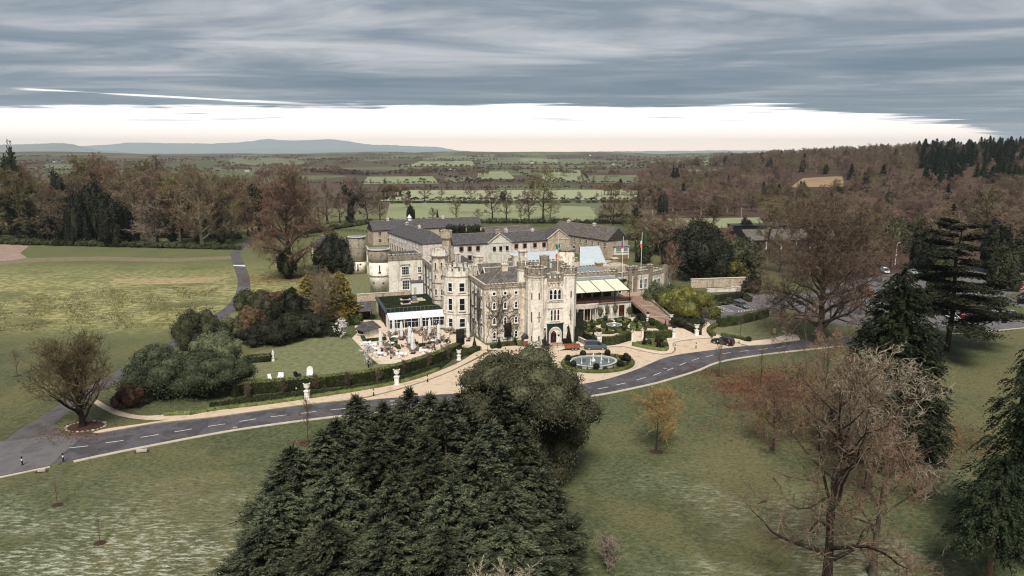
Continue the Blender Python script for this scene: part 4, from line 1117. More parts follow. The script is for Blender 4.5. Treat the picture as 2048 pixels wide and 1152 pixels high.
for x in (2.1, 4.55, 7.0):
    window(mbk, x, 0, 10.3, 0, 'round', .66, .66, f=.16, bars=(0, 0), sill=False)
    for z, h in ((7.35, 1.35), (4.0, 1.4), (.85, 1.4)):
        window(mbk, x, 0, z, 0, 'lancet', .56, h, f=.16, bars=(0, 1))
for y, rows in ((9.6, ((9.9, 1.3), (6.7, 2.0), (3.6, 2.1))), (7.0, ((9.9, 1.3), (6.6, 2.1), (3.5, 2.2))), (2.4, ((10.1, .9), (7.4, 1.2), (4.1, 1.4)))):
    for z, h in rows: window(mbk, 0, y, z, -HP, 'lancet', .62, h, f=.16, bars=(0, 1))
for y in (6.3, 2.3):
    window(mbk, 0, y, .15, -HP, 'lancet', 1.0, 3.0, f=.18, bars=(1, 2), sill=False, name='door')
obj('downpipe', MB().tube([(-.12, 11.6, 0), (-.12, 11.6, 11.6)], .09, 6), MATS['black_iron'], mbk)
obj('security_lamp', MB().box(7.55, 7.85, -.3, 0, 6.0, 6.3), MATS['white_paint'], mbk)
# bare creeper over the two faces
def creeper(face, seed, n, x0, x1, zmax):
    rng = random.Random(seed); g = Geo()
    def grow(x, z, a, L, r, dep):
        pts = [(x, z)]
        for k in range(int(L / .35)):
            a += rng.uniform(-.45, .45); a = a * .93 + (HP) * .07
            x += math.cos(a) * .35; z += math.sin(a) * .35
            if not (x0 + .05 < x < x1 - .05 and .0 < z < zmax): break
            pts.append((x, z))
            if dep < 3 and rng.random() < (.34 if dep < 2 else .25): grow(x, z, a + rng.choice((-1, 1)) * rng.uniform(.4, 1.1), L * rng.uniform(.3, .6), r * .6, dep + 1)
        if len(pts) > 2:
            P = np.array([face(p, q) for p, q in pts]); g_tube(g, P, r * np.linspace(1, .35, len(P)), 3)
    for i in range(n): grow(x0 + (x1 - x0) * (i + rng.random()) / n, 0.02, HP + rng.uniform(-.5, .5), rng.uniform(7, 14), .055, 0)
    return g
cr1 = cthing('creeper', 'bare brown creeper stems spreading over the front wall below the round windows', 'creeper', 0, 0)
obj('stems', creeper(lambda a, z: (a, -.06, z), 3, 9, .1, 8.0, 10.6).mesh('stems'), MATS['bark'], cr1)
cr2 = cthing('creeper', 'bare brown creeper stems over the shaded side wall facing the umbrella terrace', 'creeper', 0, 0)
obj('stems', creeper(lambda a, z: (-.06, a, z), 8, 11, .1, 12.0, 11.0).mesh('stems'), MATS['bark'], cr2)

# ================================================================ octagonal tower
oc = cthing('octagonal_tower', 'pale octagonal castle tower with tall sash windows beside the umbrella terrace', 'tower', -1.9, 15.8)
P8 = ngon(0, 0, 3.75, 8, math.pi / 8)
obj('wall', MB().prism(P8, 0, 12.4), MATS['pale_stone'], oc)
mo = MB(); string(mo, P8, 12.4, .22, .2); string(mo, P8, 8.1, .16, .1); string(mo, P8, 3.6, .16, .1); obj('string_course', mo, MATS['limestone'], oc)
pw_, cap = MB(), MB(); ringcren(pw_, cap, ngon(0, 0, 3.85, 8, math.pi / 8), 12.62, h=.75, w=.6, gap=.5, base=.95, hi=3); obj('parapet', pw_, MATS['pale_stone'], oc); obj('coping', cap, MATS['coping'], oc)
obj('flat_roof', MB().prism(ngon(0, 0, 3.4, 8, math.pi / 8), 12.62, 12.7), MATS['lead'], oc)
obj('inner_roof', gable_roof(-1.6, 2.0, -1.4, 1.8, 12.8, 1.2, 'x', 0, .6), MATS['slate'], oc)
ap = 3.75 * math.cos(math.pi / 8)
for k, wd_ in ((0, 1.15), (-1, .95), (1, .95)):
    a = k * d8; cx, cy = ap * math.sin(a), -ap * math.cos(a)
    for z, h in ((9.0, 1.9), (4.6, 2.7), (.7, 1.9)): window(oc, cx, cy, z, a, 'rect', wd_, h, f=.20, bars=(0, 1))
window(oc, -ap, 0, 9.0, -HP, 'rect', .9, 1.9, f=.18); window(oc, -ap, 0, 4.6, -HP, 'rect', .9, 2.7, f=.18); window(oc, -ap, 0, .1, -HP, 'rect', .9, 2.4, f=.18, sill=False, name='door')
obj('downpipe', MB().tube([(1.9, -ap - .1, 0), (1.9, -ap - .1, 11.0)], .09, 6), MATS['black_iron'], oc)

# ================================================================ turret and inner ranges
tu = cthing('stair_turret', 'slender battlemented stair turret of weathered stone behind the octagonal tower', 'tower', -4.0, 26.0)
P8 = ngon(0, 0, 2.05, 8, math.pi / 8)
obj('wall', MB().prism(P8, 0, 15.3).box(-1.2, 2.5, -.3, 4.2, 0, 10.8), MATS['limestone'], tu)
mo = MB(); string(mo, P8, 15.3, .3, .35); string(mo, P8, 8.8, .2, .12); string(mo, P8, 4.6, .2, .12); obj('string_course', mo, MATS['weathered'], tu)
pw_, cap = MB(), MB(); ringcren(pw_, cap, ngon(0, 0, 2.3, 8, math.pi / 8), 15.6, h=.95, w=.6, gap=.5, base=.6); obj('parapet', pw_, MATS['pale_stone'], tu); obj('coping', cap, MATS['coping'], tu)
apx = 2.05 * math.cos(math.pi / 8)
for k in (0, -1):
    a = k * d8; cx, cy = apx * math.sin(a), -apx * math.cos(a)
    window(tu, cx, cy, 12.2, a, 'rect', .35, 1.7, frame='limestone', f=.08, bars=(0, 0), sill=False); window(tu, cx, cy, 6.0, a, 'rect', .5, 1.4, f=.1)
    window(tu, cx, cy, 10.0, a, 'rect', .3, .9, frame='limestone', f=.06, bars=(0, 0), sill=False)
t2 = cthing('lantern_turret', 'small eroded stone turret with crumbling battlements rising behind the stair turret', 'tower', -.6, 33.5)
P6 = ngon(0, 0, 1.15, 8, math.pi / 8)
obj('wall', MB().prism(P6, 8.0, 18.2).prism(P6, 18.2, 18.8, ngon(0, 0, 1.5, 8, math.pi / 8)).prism(ngon(0, 0, 1.5, 8, math.pi / 8), 18.8, 19.6), MATS['rubble'], t2)
pw_, cap = MB(), MB(); ringcren(pw_, cap, ngon(0, 0, 1.5, 8, math.pi / 8), 19.6, h=.7, w=.5, gap=.4, base=.3, t=.25); obj('parapet', pw_, MATS['rubble'], t2); obj('coping', cap, MATS['coping'], t2)
for k in (0, -1): window(t2, 1.063 * math.sin(k * d8), -1.063 * math.cos(k * d8), 15.0, k * d8, 'rect', .3, 1.3, frame='rubble', f=.06, bars=(0, 0), sill=False)

ir = cthing('castle_inner_range', 'huddle of slated castle roofs and chimneys between the gate tower and courtyard', 'castle', 0, 13.2)
obj('wall', MB().box(-2.6, 23.5, 0, 13.4, 0, 10.8).box(-2.4, 12.0, 13.4, 44.5, 0, 8.6).box(12.0, 23.5, 13.4, 36, 0, 7.6), MATS['rubble'], ir)
for (x0, x1, y0, y1, z, h, ax, hp) in ((4.5, 14, .5, 6.5, 10.9, 2.4, 'x', 0), (4.5, 14, 7.0, 13.0, 10.9, 2.4, 'x', 0), (14.6, 22.5, .6, 13, 10.9, 2.2, 'y', 2), (-1.5, 5, 14, 43.5, 8.7, 2.3, 'y', 2.5), (5.6, 11.5, 15, 43, 8.7, 2.1, 'y', 2.5), (12.6, 23, 14, 24, 7.7, 2.4, 'x', 0), (12.6, 23, 24.6, 35, 7.7, 2.2, 'x', 0)):
    r_ = obj('roof', gable_roof(x0, x1, y0, y1, z, h, ax, .1, hp), MATS['slate_moss' if y0 < 12 else 'slate'], ir)
    if ax == 'x': obj('verge', MB().bar((x0 - .12, y0 - .1, z + .2), (x0 - .12, (y0 + y1) / 2, z + h + .25), .25).bar((x0 - .12, y1 + .1, z + .2), (x0 - .12, (y0 + y1) / 2, z + h + .25), .25).tube([(x0, (y0 + y1) / 2, z + h + .14), (x1, (y0 + y1) / 2, z + h + .14)], .12, 5), MATS['coping'], r_)
pw_, cap = MB(), MB()
crenels(pw_, cap, (-2.5, 44.4), (-2.5, 14), 8.6, h=.6, w=.7, gap=.5, base=1.0)
obj('parapet', pw_, MATS['weathered'], ir); obj('coping', cap, MATS['coping'], ir)
for x, y, z0, z1, a, b, c in ((4.0, 28, 8.6, 13.6, 1.6, 1.0, 2), (6.4, 15.2, 10.0, 14.6, 2.3, 1.2, 4), (9.0, 26.5, 8.6, 12.6, 1.5, 1.0, 3), (3.2, 6.8, 11.0, 13.8, 1.0, .8, 2), (12.5, 17.5, 8.6, 12.4, 1.0, .8, 2), (14.2, 9.5, 11, 15.2, 1.1, 1.1, 2), (17.0, 11.5, 11, 15.9, 2.0, 1.2, 3)):
    chimney(ir, x, y, z0, z1, a, b, c, 'limestone')
for y in (20, 24, 28, 32, 36, 40):
    for z, h in ((.9, 1.6), (3.9, 1.8), (6.5, 1.3)): window(ir, -2.6, y, z, -HP, 'rect', 1.3, h, f=.14, bars=(1, 1))
obj('downpipe', MB().tube([(-2.75, 38.2, 0), (-2.75, 38.2, 9.2)], .14, 6), MATS['black_iron'], ir)
obj('statue', MB().lathe([(.35, 10.8), (.3, 12.5), (.42, 13.3), (.25, 13.9), (.2, 14.5), (.3, 15.2), (.16, 15.7), (.19, 16.0), (.05, 16.2)], 8, 15.9, 6.0), MATS['marble'], ir)

# ================================================================ west wing and round towers
ww_ = cthing('castle_west_wing', 'cream rendered castle wing with two large mullioned windows beside a round tower', 'castle', -12.2, 58.0)
obj('wall', MB().box(0, 9.8, 0, 12, 0, 10.0), MATS['pale_stone'], ww_)
pw_, cap = MB(), MB(); crenels(pw_, cap, (0, 0), (9.8, 0), 10.0, h=.55, w=.75, gap=.4, base=.9); crenels(pw_, cap, (9.8, .4), (9.8, 12), 10.0, h=.5, w=.7, gap=.5, base=.6)
obj('parapet', pw_, MATS['weathered'], ww_); obj('coping', cap, MATS['coping'], ww_)
obj('string_course', MB().box(-.05, 9.9, -.14, .0, 9.75, 10.0), MATS['weathered'], ww_)
obj('roof', gable_roof(.6, 9.3, 1.2, 11.5, 9.9, 1.5, 'x', 0, 1), MATS['slate'], ww_)
for z, h in ((5.5, 2.3), (1.2, 2.6)):
    window(ww_, 4.8, 0, z, 0, 'rect', 1.9, h, f=.16, bars=(3, 2)); obj('hood_mould', MB().box(3.4, 6.2, -.16, .0, z + h + .5, z + h + .7).box(3.4, 3.6, -.16, 0, z + h + .1, z + h + .5).box(6.0, 6.2, -.16, 0, z + h + .1, z + h + .5), MATS['weathered'], ww_)
window(ww_, 8.9, 0, 6.0, 0, 'rect', .8, 1.6, f=.12, bars=(1, 1)); window(ww_, 8.9, 0, 3.2, 0, 'rect', .8, 1.6, f=.12, bars=(1, 1))
for x in (4.4, 6.2): window(ww_, x, 0, .1, 0, 'rect', .5, .4, frame='weathered', f=.06, bars=(0, 0), sill=False)
obj('porch', MB().box(6.0, 9.3, -3.0, -.02, 0, 3.5), MATS['white_paint'], ww_)
obj('porch_roof', gable_roof(6.0, 9.3, -3.0, -.02, 3.5, .35, 'x', .12, 0), MATS['slate'], ww_)
obj('porch_door', MB().box(6.5, 7.3, -3.05, -2.98, .1, 2.2), MATS['coping'], ww_)
def round_tower(label, u, v, r, zt, zs, m_lo, m_hi, ring):
    t = cthing('round_tower', label, 'tower', u, v)
    obj('drum', MB().lathe([(r, 0), (r, zs)], 28), MATS[m_lo], t, smooth=True)
    obj('upper_drum', MB().lathe([(r + .02, zs), (r + .12, zs + .1), (r + .12, zt - .3)], 28), MATS[m_hi], t, smooth=True)
    obj('coping', MB().lathe([(r + .12, zt - .3), (r + .4, zt - .25), (r + .4, zt), (r + .1, zt + .05)], 28), MATS['coping'], t)
    obj('roof_cap', MB().lathe([(r + .05, zt + .06), (.1, zt + .2)], 24), MATS['lead'], t)
    mo = MB()
    for z in ring: mo.lathe([(r, z), (r + .16, z + .05), (r + .16, z + .25), (r, z + .32)], 28)
    obj('string_course', mo, MATS['weathered'], t)
    for az, z, w_, h_ in ((-.12, zs - 2.6, .22, 1.8), (-.12, zs - 3.0, .6, .4), (.85, zs - 2.4, .2, .8), (-.75, 3.2, .35, .5), (.2, 3.2, .5, .35), (-.1, zs + 1.0, .3, 1.3)):
        window(t, r * math.sin(az) * .995, -r * math.cos(az) * .995, z, az, 'rect', w_, h_, frame='weathered', f=.08, bars=(0, 0), sill=False, d=.08)
    return t
round_tower('stout cream round tower on the corner beside the mullioned windows', -14.4, 60.9, 2.95, 13.1, 9.3, 'pale_stone', 'weathered', (5.2,))
round_tower('farther stained brown round tower beside the dark yew', -17.2, 97.0, 2.7, 12.6, 4.2, 'pale_stone', 'weathered', (8.6,))
lw = cthing('castle_link_wall', 'crenellated stone link between the two round towers', 'wall', -14.6, 63.5)
obj('wall', MB().box(0, 6.0, 0, 31.5, 0, 8.2), MATS['limestone'], lw)
pw_, cap = MB(), MB(); crenels(pw_, cap, (0, 31.5), (0, .1), 8.2, h=.6, w=.8, gap=.6, base=.5); obj('parapet', pw_, MATS['weathered'], lw); obj('coping', cap, MATS['coping'], lw)
obj('flat_roof', MB().box(.4, 6.0, .1, 31.4, 8.2, 8.3), MATS['lead'], lw)
for y in (6, 13, 20, 27):
    for z in (1.2, 4.8): window(lw, 0, y, z, -HP, 'rect', 1.1, 1.9, f=.14, bars=(1, 1))

# ================================================================ courtyard ranges
def range_building(label, A, B, depth, z1, rise, wallm, roofm, wins, gables=(True, True), hip=0.0, chim=(), name='courtyard_range', over=.3):
    """a long range whose front runs from A to B (castle axes), front on the right going A to B"""
    a, b = W(*A), W(*B); L = (b - a).length; ang = math.atan2(b.y - a.y, b.x - a.x)
    t = thing(name, label, 'building', (a.x, a.y, 0), ang)
    obj('wall', gabled_walls(0, L, 0, depth, 0, z1, rise, 'x', gables[0] and not hip, gables[1] and not hip), MATS[wallm], t)
    r_ = obj('roof', gable_roof(0, L, 0, depth, z1, rise, 'x', over, hip), MATS[roofm], t)
    obj('ridge', MB().tube([(hip, depth / 2, z1 + rise + .12), (L - hip, depth / 2, z1 + rise + .12)], .13, 5), MATS['weathered'], r_)
    obj('gutter', MB().tube([(-.2, -over - .02, z1 - .12), (L + .2, -over - .02, z1 - .12)], .09, 5), MATS['black_iron'], t)
    for w_ in wins(L): window(t, *w_[0], **w_[1])
    for x, y, a_, c in chim: chimney(t, x, y, z1 + 1, z1 + rise + a_, 1.2, .8, c, 'pink_render')
    return t, L
def w_left(L):
    out = []
    for k in range(7):
        x = 2.0 + k * 3.3; out.append(((x, 0, 5.2, 0, 'rect', .8, 1.3), dict(f=.1, bars=(1, 1))))
        out.append(((x, 0, .2, 0, 'arch', 1.5, 2.7), dict(f=.18, bars=(1, 1), sill=False, frame='coping')))
    for x in (27.5, 32, 36): out.append(((x, 0, 5.0, 0, 'rect', .9, 1.4), dict(f=.1, bars=(1, 1)))); out.append(((x, 0, .2, 0, 'arch', 1.3, 2.4), dict(f=.15, bars=(1, 1), sill=False)))
    return out
range_building('long lilac-rendered courtyard range with a row of arched doorways', (1.0, 152.5), (7.6, 111.0), 10.5, 7.3, 3.6, 'pink_render', 'slate', w_left, hip=4.0, chim=((9, 5.2, 1.0, 2), (24, 5.2, 1.0, 2)))
def w_front(L):
    out = []
    for x in (2.8, 6.0, 9.2, 24.5, 28.0, 32.2, 36.0): 
        for z in (4.6, 1.2): out.append(((x, 0, z, 0, 'rect', 1.0, 1.5), dict(f=.07, bars=(1, 1), trim='brick_trim', frame='dark_door')))
    return out
cf, _ = range_building('slate-roofed courtyard range with brick-trimmed windows and two pediments', (18.0, 105.0), (55.0, 107.5), 9.0, 7.2, 3.2, 'pink_render', 'slate', w_front, chim=((22.0, 4.5, 1.2, 2), (33, 4.5, .8, 1)))
def pediment(parent, x0, x1, y, z1, rise, m, big=False):
    p = obj('pediment', MB().box(x0, x1, y, 0.05, 0, z1).add([(x0, y, z1), (x1, y, z1), ((x0 + x1) / 2, y, z1 + rise), (x0, 3, z1), (x1, 3, z1), ((x0 + x1) / 2, 3, z1 + rise)], [(0, 1, 2), (3, 5, 4), (0, 2, 5, 3), (1, 4, 5, 2)]), MATS[m], parent)
    xm = (x0 + x1) / 2
    obj('pediment_coping', MB().bar((x0 - .2, y - .1, z1), (xm, y - .1, z1 + rise + .1), .5, .25).bar((x1 + .2, y - .1, z1), (xm, y - .1, z1 + rise + .1), .5, .25).box(x0 - .1, x1 + .1, y - .12, y, z1 - .2, z1), MATS['coping'], p)
    obj('pediment_roof', MB().add([(x0 - .3, 0, z1 - .1), (xm, 0, z1 + rise + .05), (xm, 6.5, z1 + rise + .05), (x0 - .3, 1.5, z1 - .1), (x1 + .3, 0, z1 - .1), (x1 + .3, 1.5, z1 - .1)], [(0, 1, 2, 3), (1, 4, 5, 2)]), MATS['slate'], p)
    return p
pediment(cf, 13.0, 22.4, -.5, 7.2, 3.4, 'harling')
for x in (15.5, 18.0, 20.6): window(cf, x, -.5, 4.2, 0, 'rect', .95, 1.5, f=.09, bars=(1, 1), frame='dark_door')
chimney(cf, 17.7, 2.0, 9.5, 12.0, 1.6, .8, 0, 'rubble')
gh = cthing('courtyard_gatehouse', 'pedimented stone courtyard gatehouse with one great blocked arch', 'building', 55.2, 106.8)
obj('wall', gabled_walls(0, 9.2, 0, 9, 0, 7.6, 3.4, 'y'), MATS['rubble'], gh)
obj('roof', gable_roof(0, 9.2, .4, 9, 7.6, 3.4, 'y', .2), MATS['slate'], gh)
obj('coping', MB().bar((-.2, 0, 7.6), (4.6, 0, 11.2), .6, .25).bar((9.4, 0, 7.6), (4.6, 0, 11.2), .6, .25).box(-.1, 9.3, -.12, 0, 7.35, 7.6), MATS['coping'], gh)
window(gh, 4.6, 0, .1, 0, 'arch', 5.6, 6.0, frame='coping', f=.35, bars=(0, 0), d=.18, pane='rubble', sill=False, name='blocked_arch')
window(gh, 4.6, -.06, 4.0, 0, 'rect', 1.1, 1.5, f=.1, bars=(1, 1)); window(gh, 4.6, -.06, .5, 0, 'rect', 2.0, 1.9, f=.12, bars=(2, 1))
def w_right(L):
    out = []
    for k in range(10):
        x = 2.0 + k * 3.6; out.append(((x, 0, 4.9, 0, 'rect', 1.0, 1.2), dict(f=.1, bars=(1, 1), frame='coping')))
        if k < 9: out.append(((x, 0, .4, 0, 'arch', 1.8, 2.6), dict(f=.22, bars=(1, 1), frame='coping', sill=False)))
    return out
range_building('long brown stone courtyard range with arched openings under a purple slate roof', (66.0, 133.0), (76.5, 99.0), 11.0, 7.2, 4.2, 'rubble', 'slate_moss', w_right, chim=((6, 5.5, .9, 2), (22, 5.5, .9, 2)))
def w_far(L):
    out = [((x, 0, z, 0, 'rect', 1.2, 1.3), dict(f=.1, bars=(1, 1), frame='coping')) for x in (3, 7, 20, 25.5, 31, 36, 42) for z in (4.6, 1.4)]
    return out + [((0, 4.5, 5.2, -HP, 'arch', 1.6, 2.4), dict(f=.2, bars=(1, 1), frame='coping'))]
fr_, _ = range_building('farthest courtyard range with long grey slate roof and small cupola', (-4.0, 166.0), (47.0, 172.0), 10.0, 6.6, 3.6, 'rubble', 'slate', w_far, chim=((8, 5, 1.0, 2), (34, 5, 1.0, 2)))
cu = obj('cupola', MB().box(17.4, 18.8, 4.3, 5.7, 9.5, 11.2).lathe([(1.1, 11.2), (.5, 12.0), (.15, 12.6)], 8, 18.1, 5.0), MATS['white_paint'], fr_)
obj('weather_vane', MB().tube([(18.1, 5, 12.5), (18.1, 5, 15.5)], .05, 5).bar((17.5, 5, 14.8), (18.7, 5, 14.8), .05), MATS['black_iron'], cu)
range_building('low slated courtyard range behind the pediments', (40.0, 136.0), (62.0, 140.0), 9.0, 5.6, 3.4, 'rubble', 'slate_moss', lambda L: [((x, 0, 2.6, 0, 'rect', 1.2, 1.4), dict(f=.1, bars=(1, 1), frame='coping')) for x in (3, 9, 15)])
range_building('slate-roofed barn end standing left of the farther round tower', (-31.0, 133.0), (-19.5, 116.0), 9.5, 5.2, 3.4, 'harling', 'slate', lambda L: [((3, 0, 1.5, 0, 'rect', 1.0, 1.2), dict(f=.1, frame='coping'))], name='barn')
gr = thing('garden_wall', 'low stone garden wall topped with white coping behind the grassy roof', 'wall', W(-22.0, 50.5), TH)
obj('wall', MB().box(0, 14.5, 0, .5, 0, 2.0), MATS['rubble'], gr); obj('coping', MB().box(-.1, 14.6, -.08, .58, 2.0, 2.15), MATS['coping'], gr)
# ================================================================ conservatory with a turf roof
cs = cthing('conservatory', 'flat turf-roofed dining pavilion with white awning and glass front', 'building', -18.3, 19.6)
obj('wall', MB().box(0, 13.2, 4.0, 18.5, 0, 3.3).box(0, .35, 0, 4.0, 0, 3.3).box(0, 13.2, -.0, .3, 0, .55), MATS['harling'], cs)
for y in (2.0, 5.5, 9.0, 12.5): window(cs, 0, y, .2, -HP, 'rect', 2.4, 2.5, f=.12, bars=(2, 0), sill=False, frame='dark_door')
obj('roof_slab', MB().box(-.25, 13.4, -.1, 18.6, 3.3, 3.62), MATS['dark_green_paint'], cs)
gg = Geo(); rr_ = np.random.default_rng(2); n = 5200
Pq = np.stack([rr_.uniform(.3, 13, n), rr_.uniform(.5, 18.2, n), np.full(n, 3.68)], 1); g_leaves(gg, Pq, np.tile([0, 0, 1.], (n, 1)), .13, rr_, .4, .6)
gg.add([[.2, .4, 3.64], [13.1, .4, 3.64], [13.1, 18.4, 3.64], [.2, 18.4, 3.64]], [[0, 1, 2], [0, 2, 3]])
tu_ = obj('turf', gg.mesh('turf'), MATS['ground_cover'], cs); tu_['kind'] = 'stuff'
for k in range(4):                           # white awning bays
    x0, x1 = .2 + k * 3.35, .2 + (k + 1) * 3.35 - .05
    obj('awning_bay', MB().add([(x0, -.1, 3.5), (x1, -.1, 3.5), (x1, -4.0, 2.75), (x0, -4.0, 2.75), (x0, -.1, 3.43), (x1, -.1, 3.43), (x1, -4.0, 2.68), (x0, -4.0, 2.68)], [(0, 3, 2, 1), (4, 5, 6, 7), (2, 3, 7, 6), (0, 4, 7, 3), (1, 2, 6, 5)]), MATS['white_cloth'], cs)
for k in range(9):
    x = .25 + k * 1.655
    obj('post', MB().box(x - .06, x + .06, -3.95, -3.83, 0, 2.72), MATS['white_paint'], cs)
    if k < 8:
        pn = obj('window', MB().box(x + .06, x + 1.6, -3.92, -3.86, .6, .68).box(x + .06, x + 1.6, -3.92, -3.86, 2.0, 2.06).box(x + .8, x + .85, -3.92, -3.86, .68, 2.0), MATS['white_paint'], cs)
        obj('pane', MB().box(x + .06, x + 1.6, -3.88, -3.87, .68, 2.68), MATS['glass'], pn)
obj('plinth', MB().box(.1, 13.4, -4.0, -3.8, 0, .55), MATS['pale_stone'], cs)
obj('side_glazing', MB().box(.08, .14, -3.8, -.1, .1, 2.9), MATS['glass'], cs)
for y in (-3.0, -2.0, -1.0): obj('post', MB().box(.02, .18, y - .05, y + .05, 0, 3.0), MATS['white_paint'], cs)
rl = MB()
for k in range(14): x = .1 + k * 1.0; rl.bar((x, .15, 3.62), (x, .15, 4.55), .04)
rl.bar((.1, .15, 4.55), (13.2, .15, 4.55), .05)
for k in range(18): y = .2 + k * 1.0; rl.bar((-.1, y, 3.62), (-.1, y, 4.55), .04)
rl.bar((-.1, .2, 4.55), (-.1, 18.3, 4.55), .05)
obj('railing', rl, MATS['lead'], cs)
for x, y, a, b, h in ((6.6, 12.8, 1.3, .8, .7), (5.9, 8.0, 1.2, .8, .6), (9.8, 10.8, 1.5, .8, .35), (8.3, 9.4, .9, .9, 1.2)):
    s_ = obj('roof_plinth', MB().box(x - a, x + a, y - b, y + b, 3.64, 3.8), MATS['paving'], cs)
    obj('roof_plant', MB().box(x - a * .6, x + a * .6, y - b * .6, y + b * .6, 3.8, 3.8 + h).box(x - a * .5, x + a * .5, y - b * .5, y + b * .5, 3.8 + h, 3.9 + h), MATS['lead' if h > .9 else 'black_iron' if h > .5 else 'coping'], cs)
lean = cthing('timber_shelter', 'dark timber lean-to shelter beside the golden conifer', 'shelter', -27.0, 28.0)
obj('roof', gable_roof(0, 6.5, 0, 5, 2.6, 1.5, 'x', .4), MATS['slate'], lean)
for x in (.2, 3.2, 6.3):
    for y in (.2, 4.8): obj('post', MB().box(x - .1, x + .1, y - .1, y + .1, 0, 2.6), MATS['bark_dark'], lean)
obj('back_wall', MB().box(0, 6.5, 4.9, 5.05, 0, 2.5), MATS['timber'], lean); obj('bench', MB().box(.5, 6, 3.8, 4.5, .4, .5), MATS['timber'], lean)

# garden kiosk on the terrace
kq = G(736, 671); kk = thing('garden_kiosk', 'small slate-roofed kiosk ringed by clipped box on the dining terrace', 'kiosk', (kq.x, kq.y, .06), R(-38))
obj('wall', MB().box(-1.3, 1.3, -2.0, 2.0, 0, 1.9), MATS['harling'], kk)
obj('roof', gable_roof(-1.3, 1.3, -2.0, 2.0, 1.9, 1.1, 'y', .45, .9), MATS['slate'], kk)
obj('hatch', MB().box(-.9, .9, -2.06, -1.98, .7, 1.7), MATS['glass'], kk); obj('counter', MB().box(-1.1, 1.1, -2.25, -1.98, .6, .7), MATS['coping'], kk)

# ================================================================ garden front on the right of the gate tower
rt3 = cthing('round_tower', 'tall plain round tower rising behind the gate tower', 'tower', 26.6, 19.6)
obj('drum', MB().lathe([(2.15, 0), (2.1, 16.3)], 28), MATS['limestone'], rt3, smooth=True); obj('coping', MB().lathe([(2.12, 16.3), (2.3, 16.35), (2.3, 16.7), (2.0, 16.75)], 28), MATS['weathered'], rt3)
gf = cthing('garden_facade', 'pale garden front with bowed porch and dark open terrace above', 'building', 22.5, 12.0)
obj('wall', MB().box(-3.6, 18.6, 0, .6, 0, 3.9).box(-3.6, 17.2, 6.6, 20, 0, 9.6), MATS['harling'], gf)
obj('terrace_floor', MB().box(-3.6, 18.9, -.3, 6.6, 3.9, 4.1), MATS['step_stone'], gf)
pw_, cap = MB(), MB(); crenels(pw_, cap, (-1, 6.5), (17.2, 6.5), 9.6, h=.5, w=.6, gap=.5, base=.5); obj('parapet', pw_, MATS['weathered'], gf); obj('coping', cap, MATS['coping'], gf)
obj('flat_roof', MB().box(-3, 17.1, 7, 19.9, 9.6, 9.7), MATS['lead'], gf)
for k in range(6): window(gf, 1.2 + k * 2.8, 6.6, 4.2, 0, 'rect', 1.9, 3.0, f=.12, bars=(1, 1), frame='dark_door', pane='warm_glass', sill=False)
for x in (4.5, 5.8, 7.1): window(gf, x + .3, 0, .1, 0, 'rect', .9, 2.7, f=.1, bars=(0, 1), frame='dark_door', pane='warm_glass', sill=False, name='door')
window(gf, 16.0, 0, .5, 0, 'rect', 1.2, 2.5, f=.12, bars=(0, 1), frame='dark_door', pane='warm_glass')
bow = MB()
for k in range(9):
    a0, a1 = math.pi + math.pi * k / 9, math.pi + math.pi * (k + 1) / 9
    bow.prism([(6.1, 0), (6.1 + 3.6 * math.cos(a0), 1.75 * math.sin(a0)), (6.1 + 3.6 * math.cos(a1), 1.75 * math.sin(a1))], 3.2, 4.12)
obj('porch_roof', bow, MATS['coping'], gf)
for k in range(6):
    a = math.pi + math.pi * (k + .5) / 6; obj('column', MB().lathe([(.22, 0), (.22, .2), (.15, .3), (.13, 2.9), (.22, 3.05), (.22, 3.2)], 10, 6.1 + 3.3 * math.cos(a), 1.55 * math.sin(a)), MATS['coping'], gf)
bal = MB()
for k in range(46): x = -3.3 + k * .49; bal.bar((x, -.15, 4.1), (x, -.15, 5.0), .03)
bal.bar((-3.5, -.15, 5.0), (18.8, -.15, 5.0), .06); bal.bar((-3.5, -.15, 4.2), (18.8, -.15, 4.2), .04)
obj('balustrade', bal, MATS['black_iron'], gf)
obj('terrace_screen', MB().box(-3.4, 18.6, -.08, -.06, 4.12, 4.9), MATS['dark_timber'], gf)
for k in range(5):
    x0 = -1.9 + k * 3.95; x1 = x0 + 3.8
    obj('awning_panel', MB().add([(x0, 6.3, 8.65), (x1, 6.3, 8.65), (x1, -.6, 7.0), (x0, -.6, 7.0), (x0, 6.3, 8.58), (x1, 6.3, 8.58), (x1, -.6, 6.93), (x0, -.6, 6.93)], [(0, 3, 2, 1), (4, 5, 6, 7), (2, 3, 7, 6), (0, 4, 7, 3), (1, 2, 6, 5)]), MATS['cream_cloth'], gf)
    obj('awning_rib', MB().bar((x0 - .08, 6.4, 8.68), (x0 - .08, -.65, 7.0), .14), MATS['black_iron'], gf)
    obj('awning_post', MB().bar((x0 - .08, -.4, 4.1), (x0 - .08, -.4, 7.0), .12), MATS['black_iron'], gf)
obj('awning_rib', MB().bar((17.9, 6.4, 8.68), (17.9, -.65, 7.0), .14), MATS['black_iron'], gf); obj('awning_post', MB().bar((17.85, -.4, 4.1), (17.85, -.4, 7.0), .12), MATS['black_iron'], gf)
obj('awning_beam', MB().bar((-2, -.62, 6.9), (17.95, -.62, 6.9), .14), MATS['black_iron'], gf)
obj('lead_apron', MB().add([(-2, 6.55, 9.3), (17.2, 6.55, 9.3), (17.4, 6.0, 8.7), (-2, 6.0, 8.7)], [(0, 3, 2, 1)]), MATS['lead'], gf)
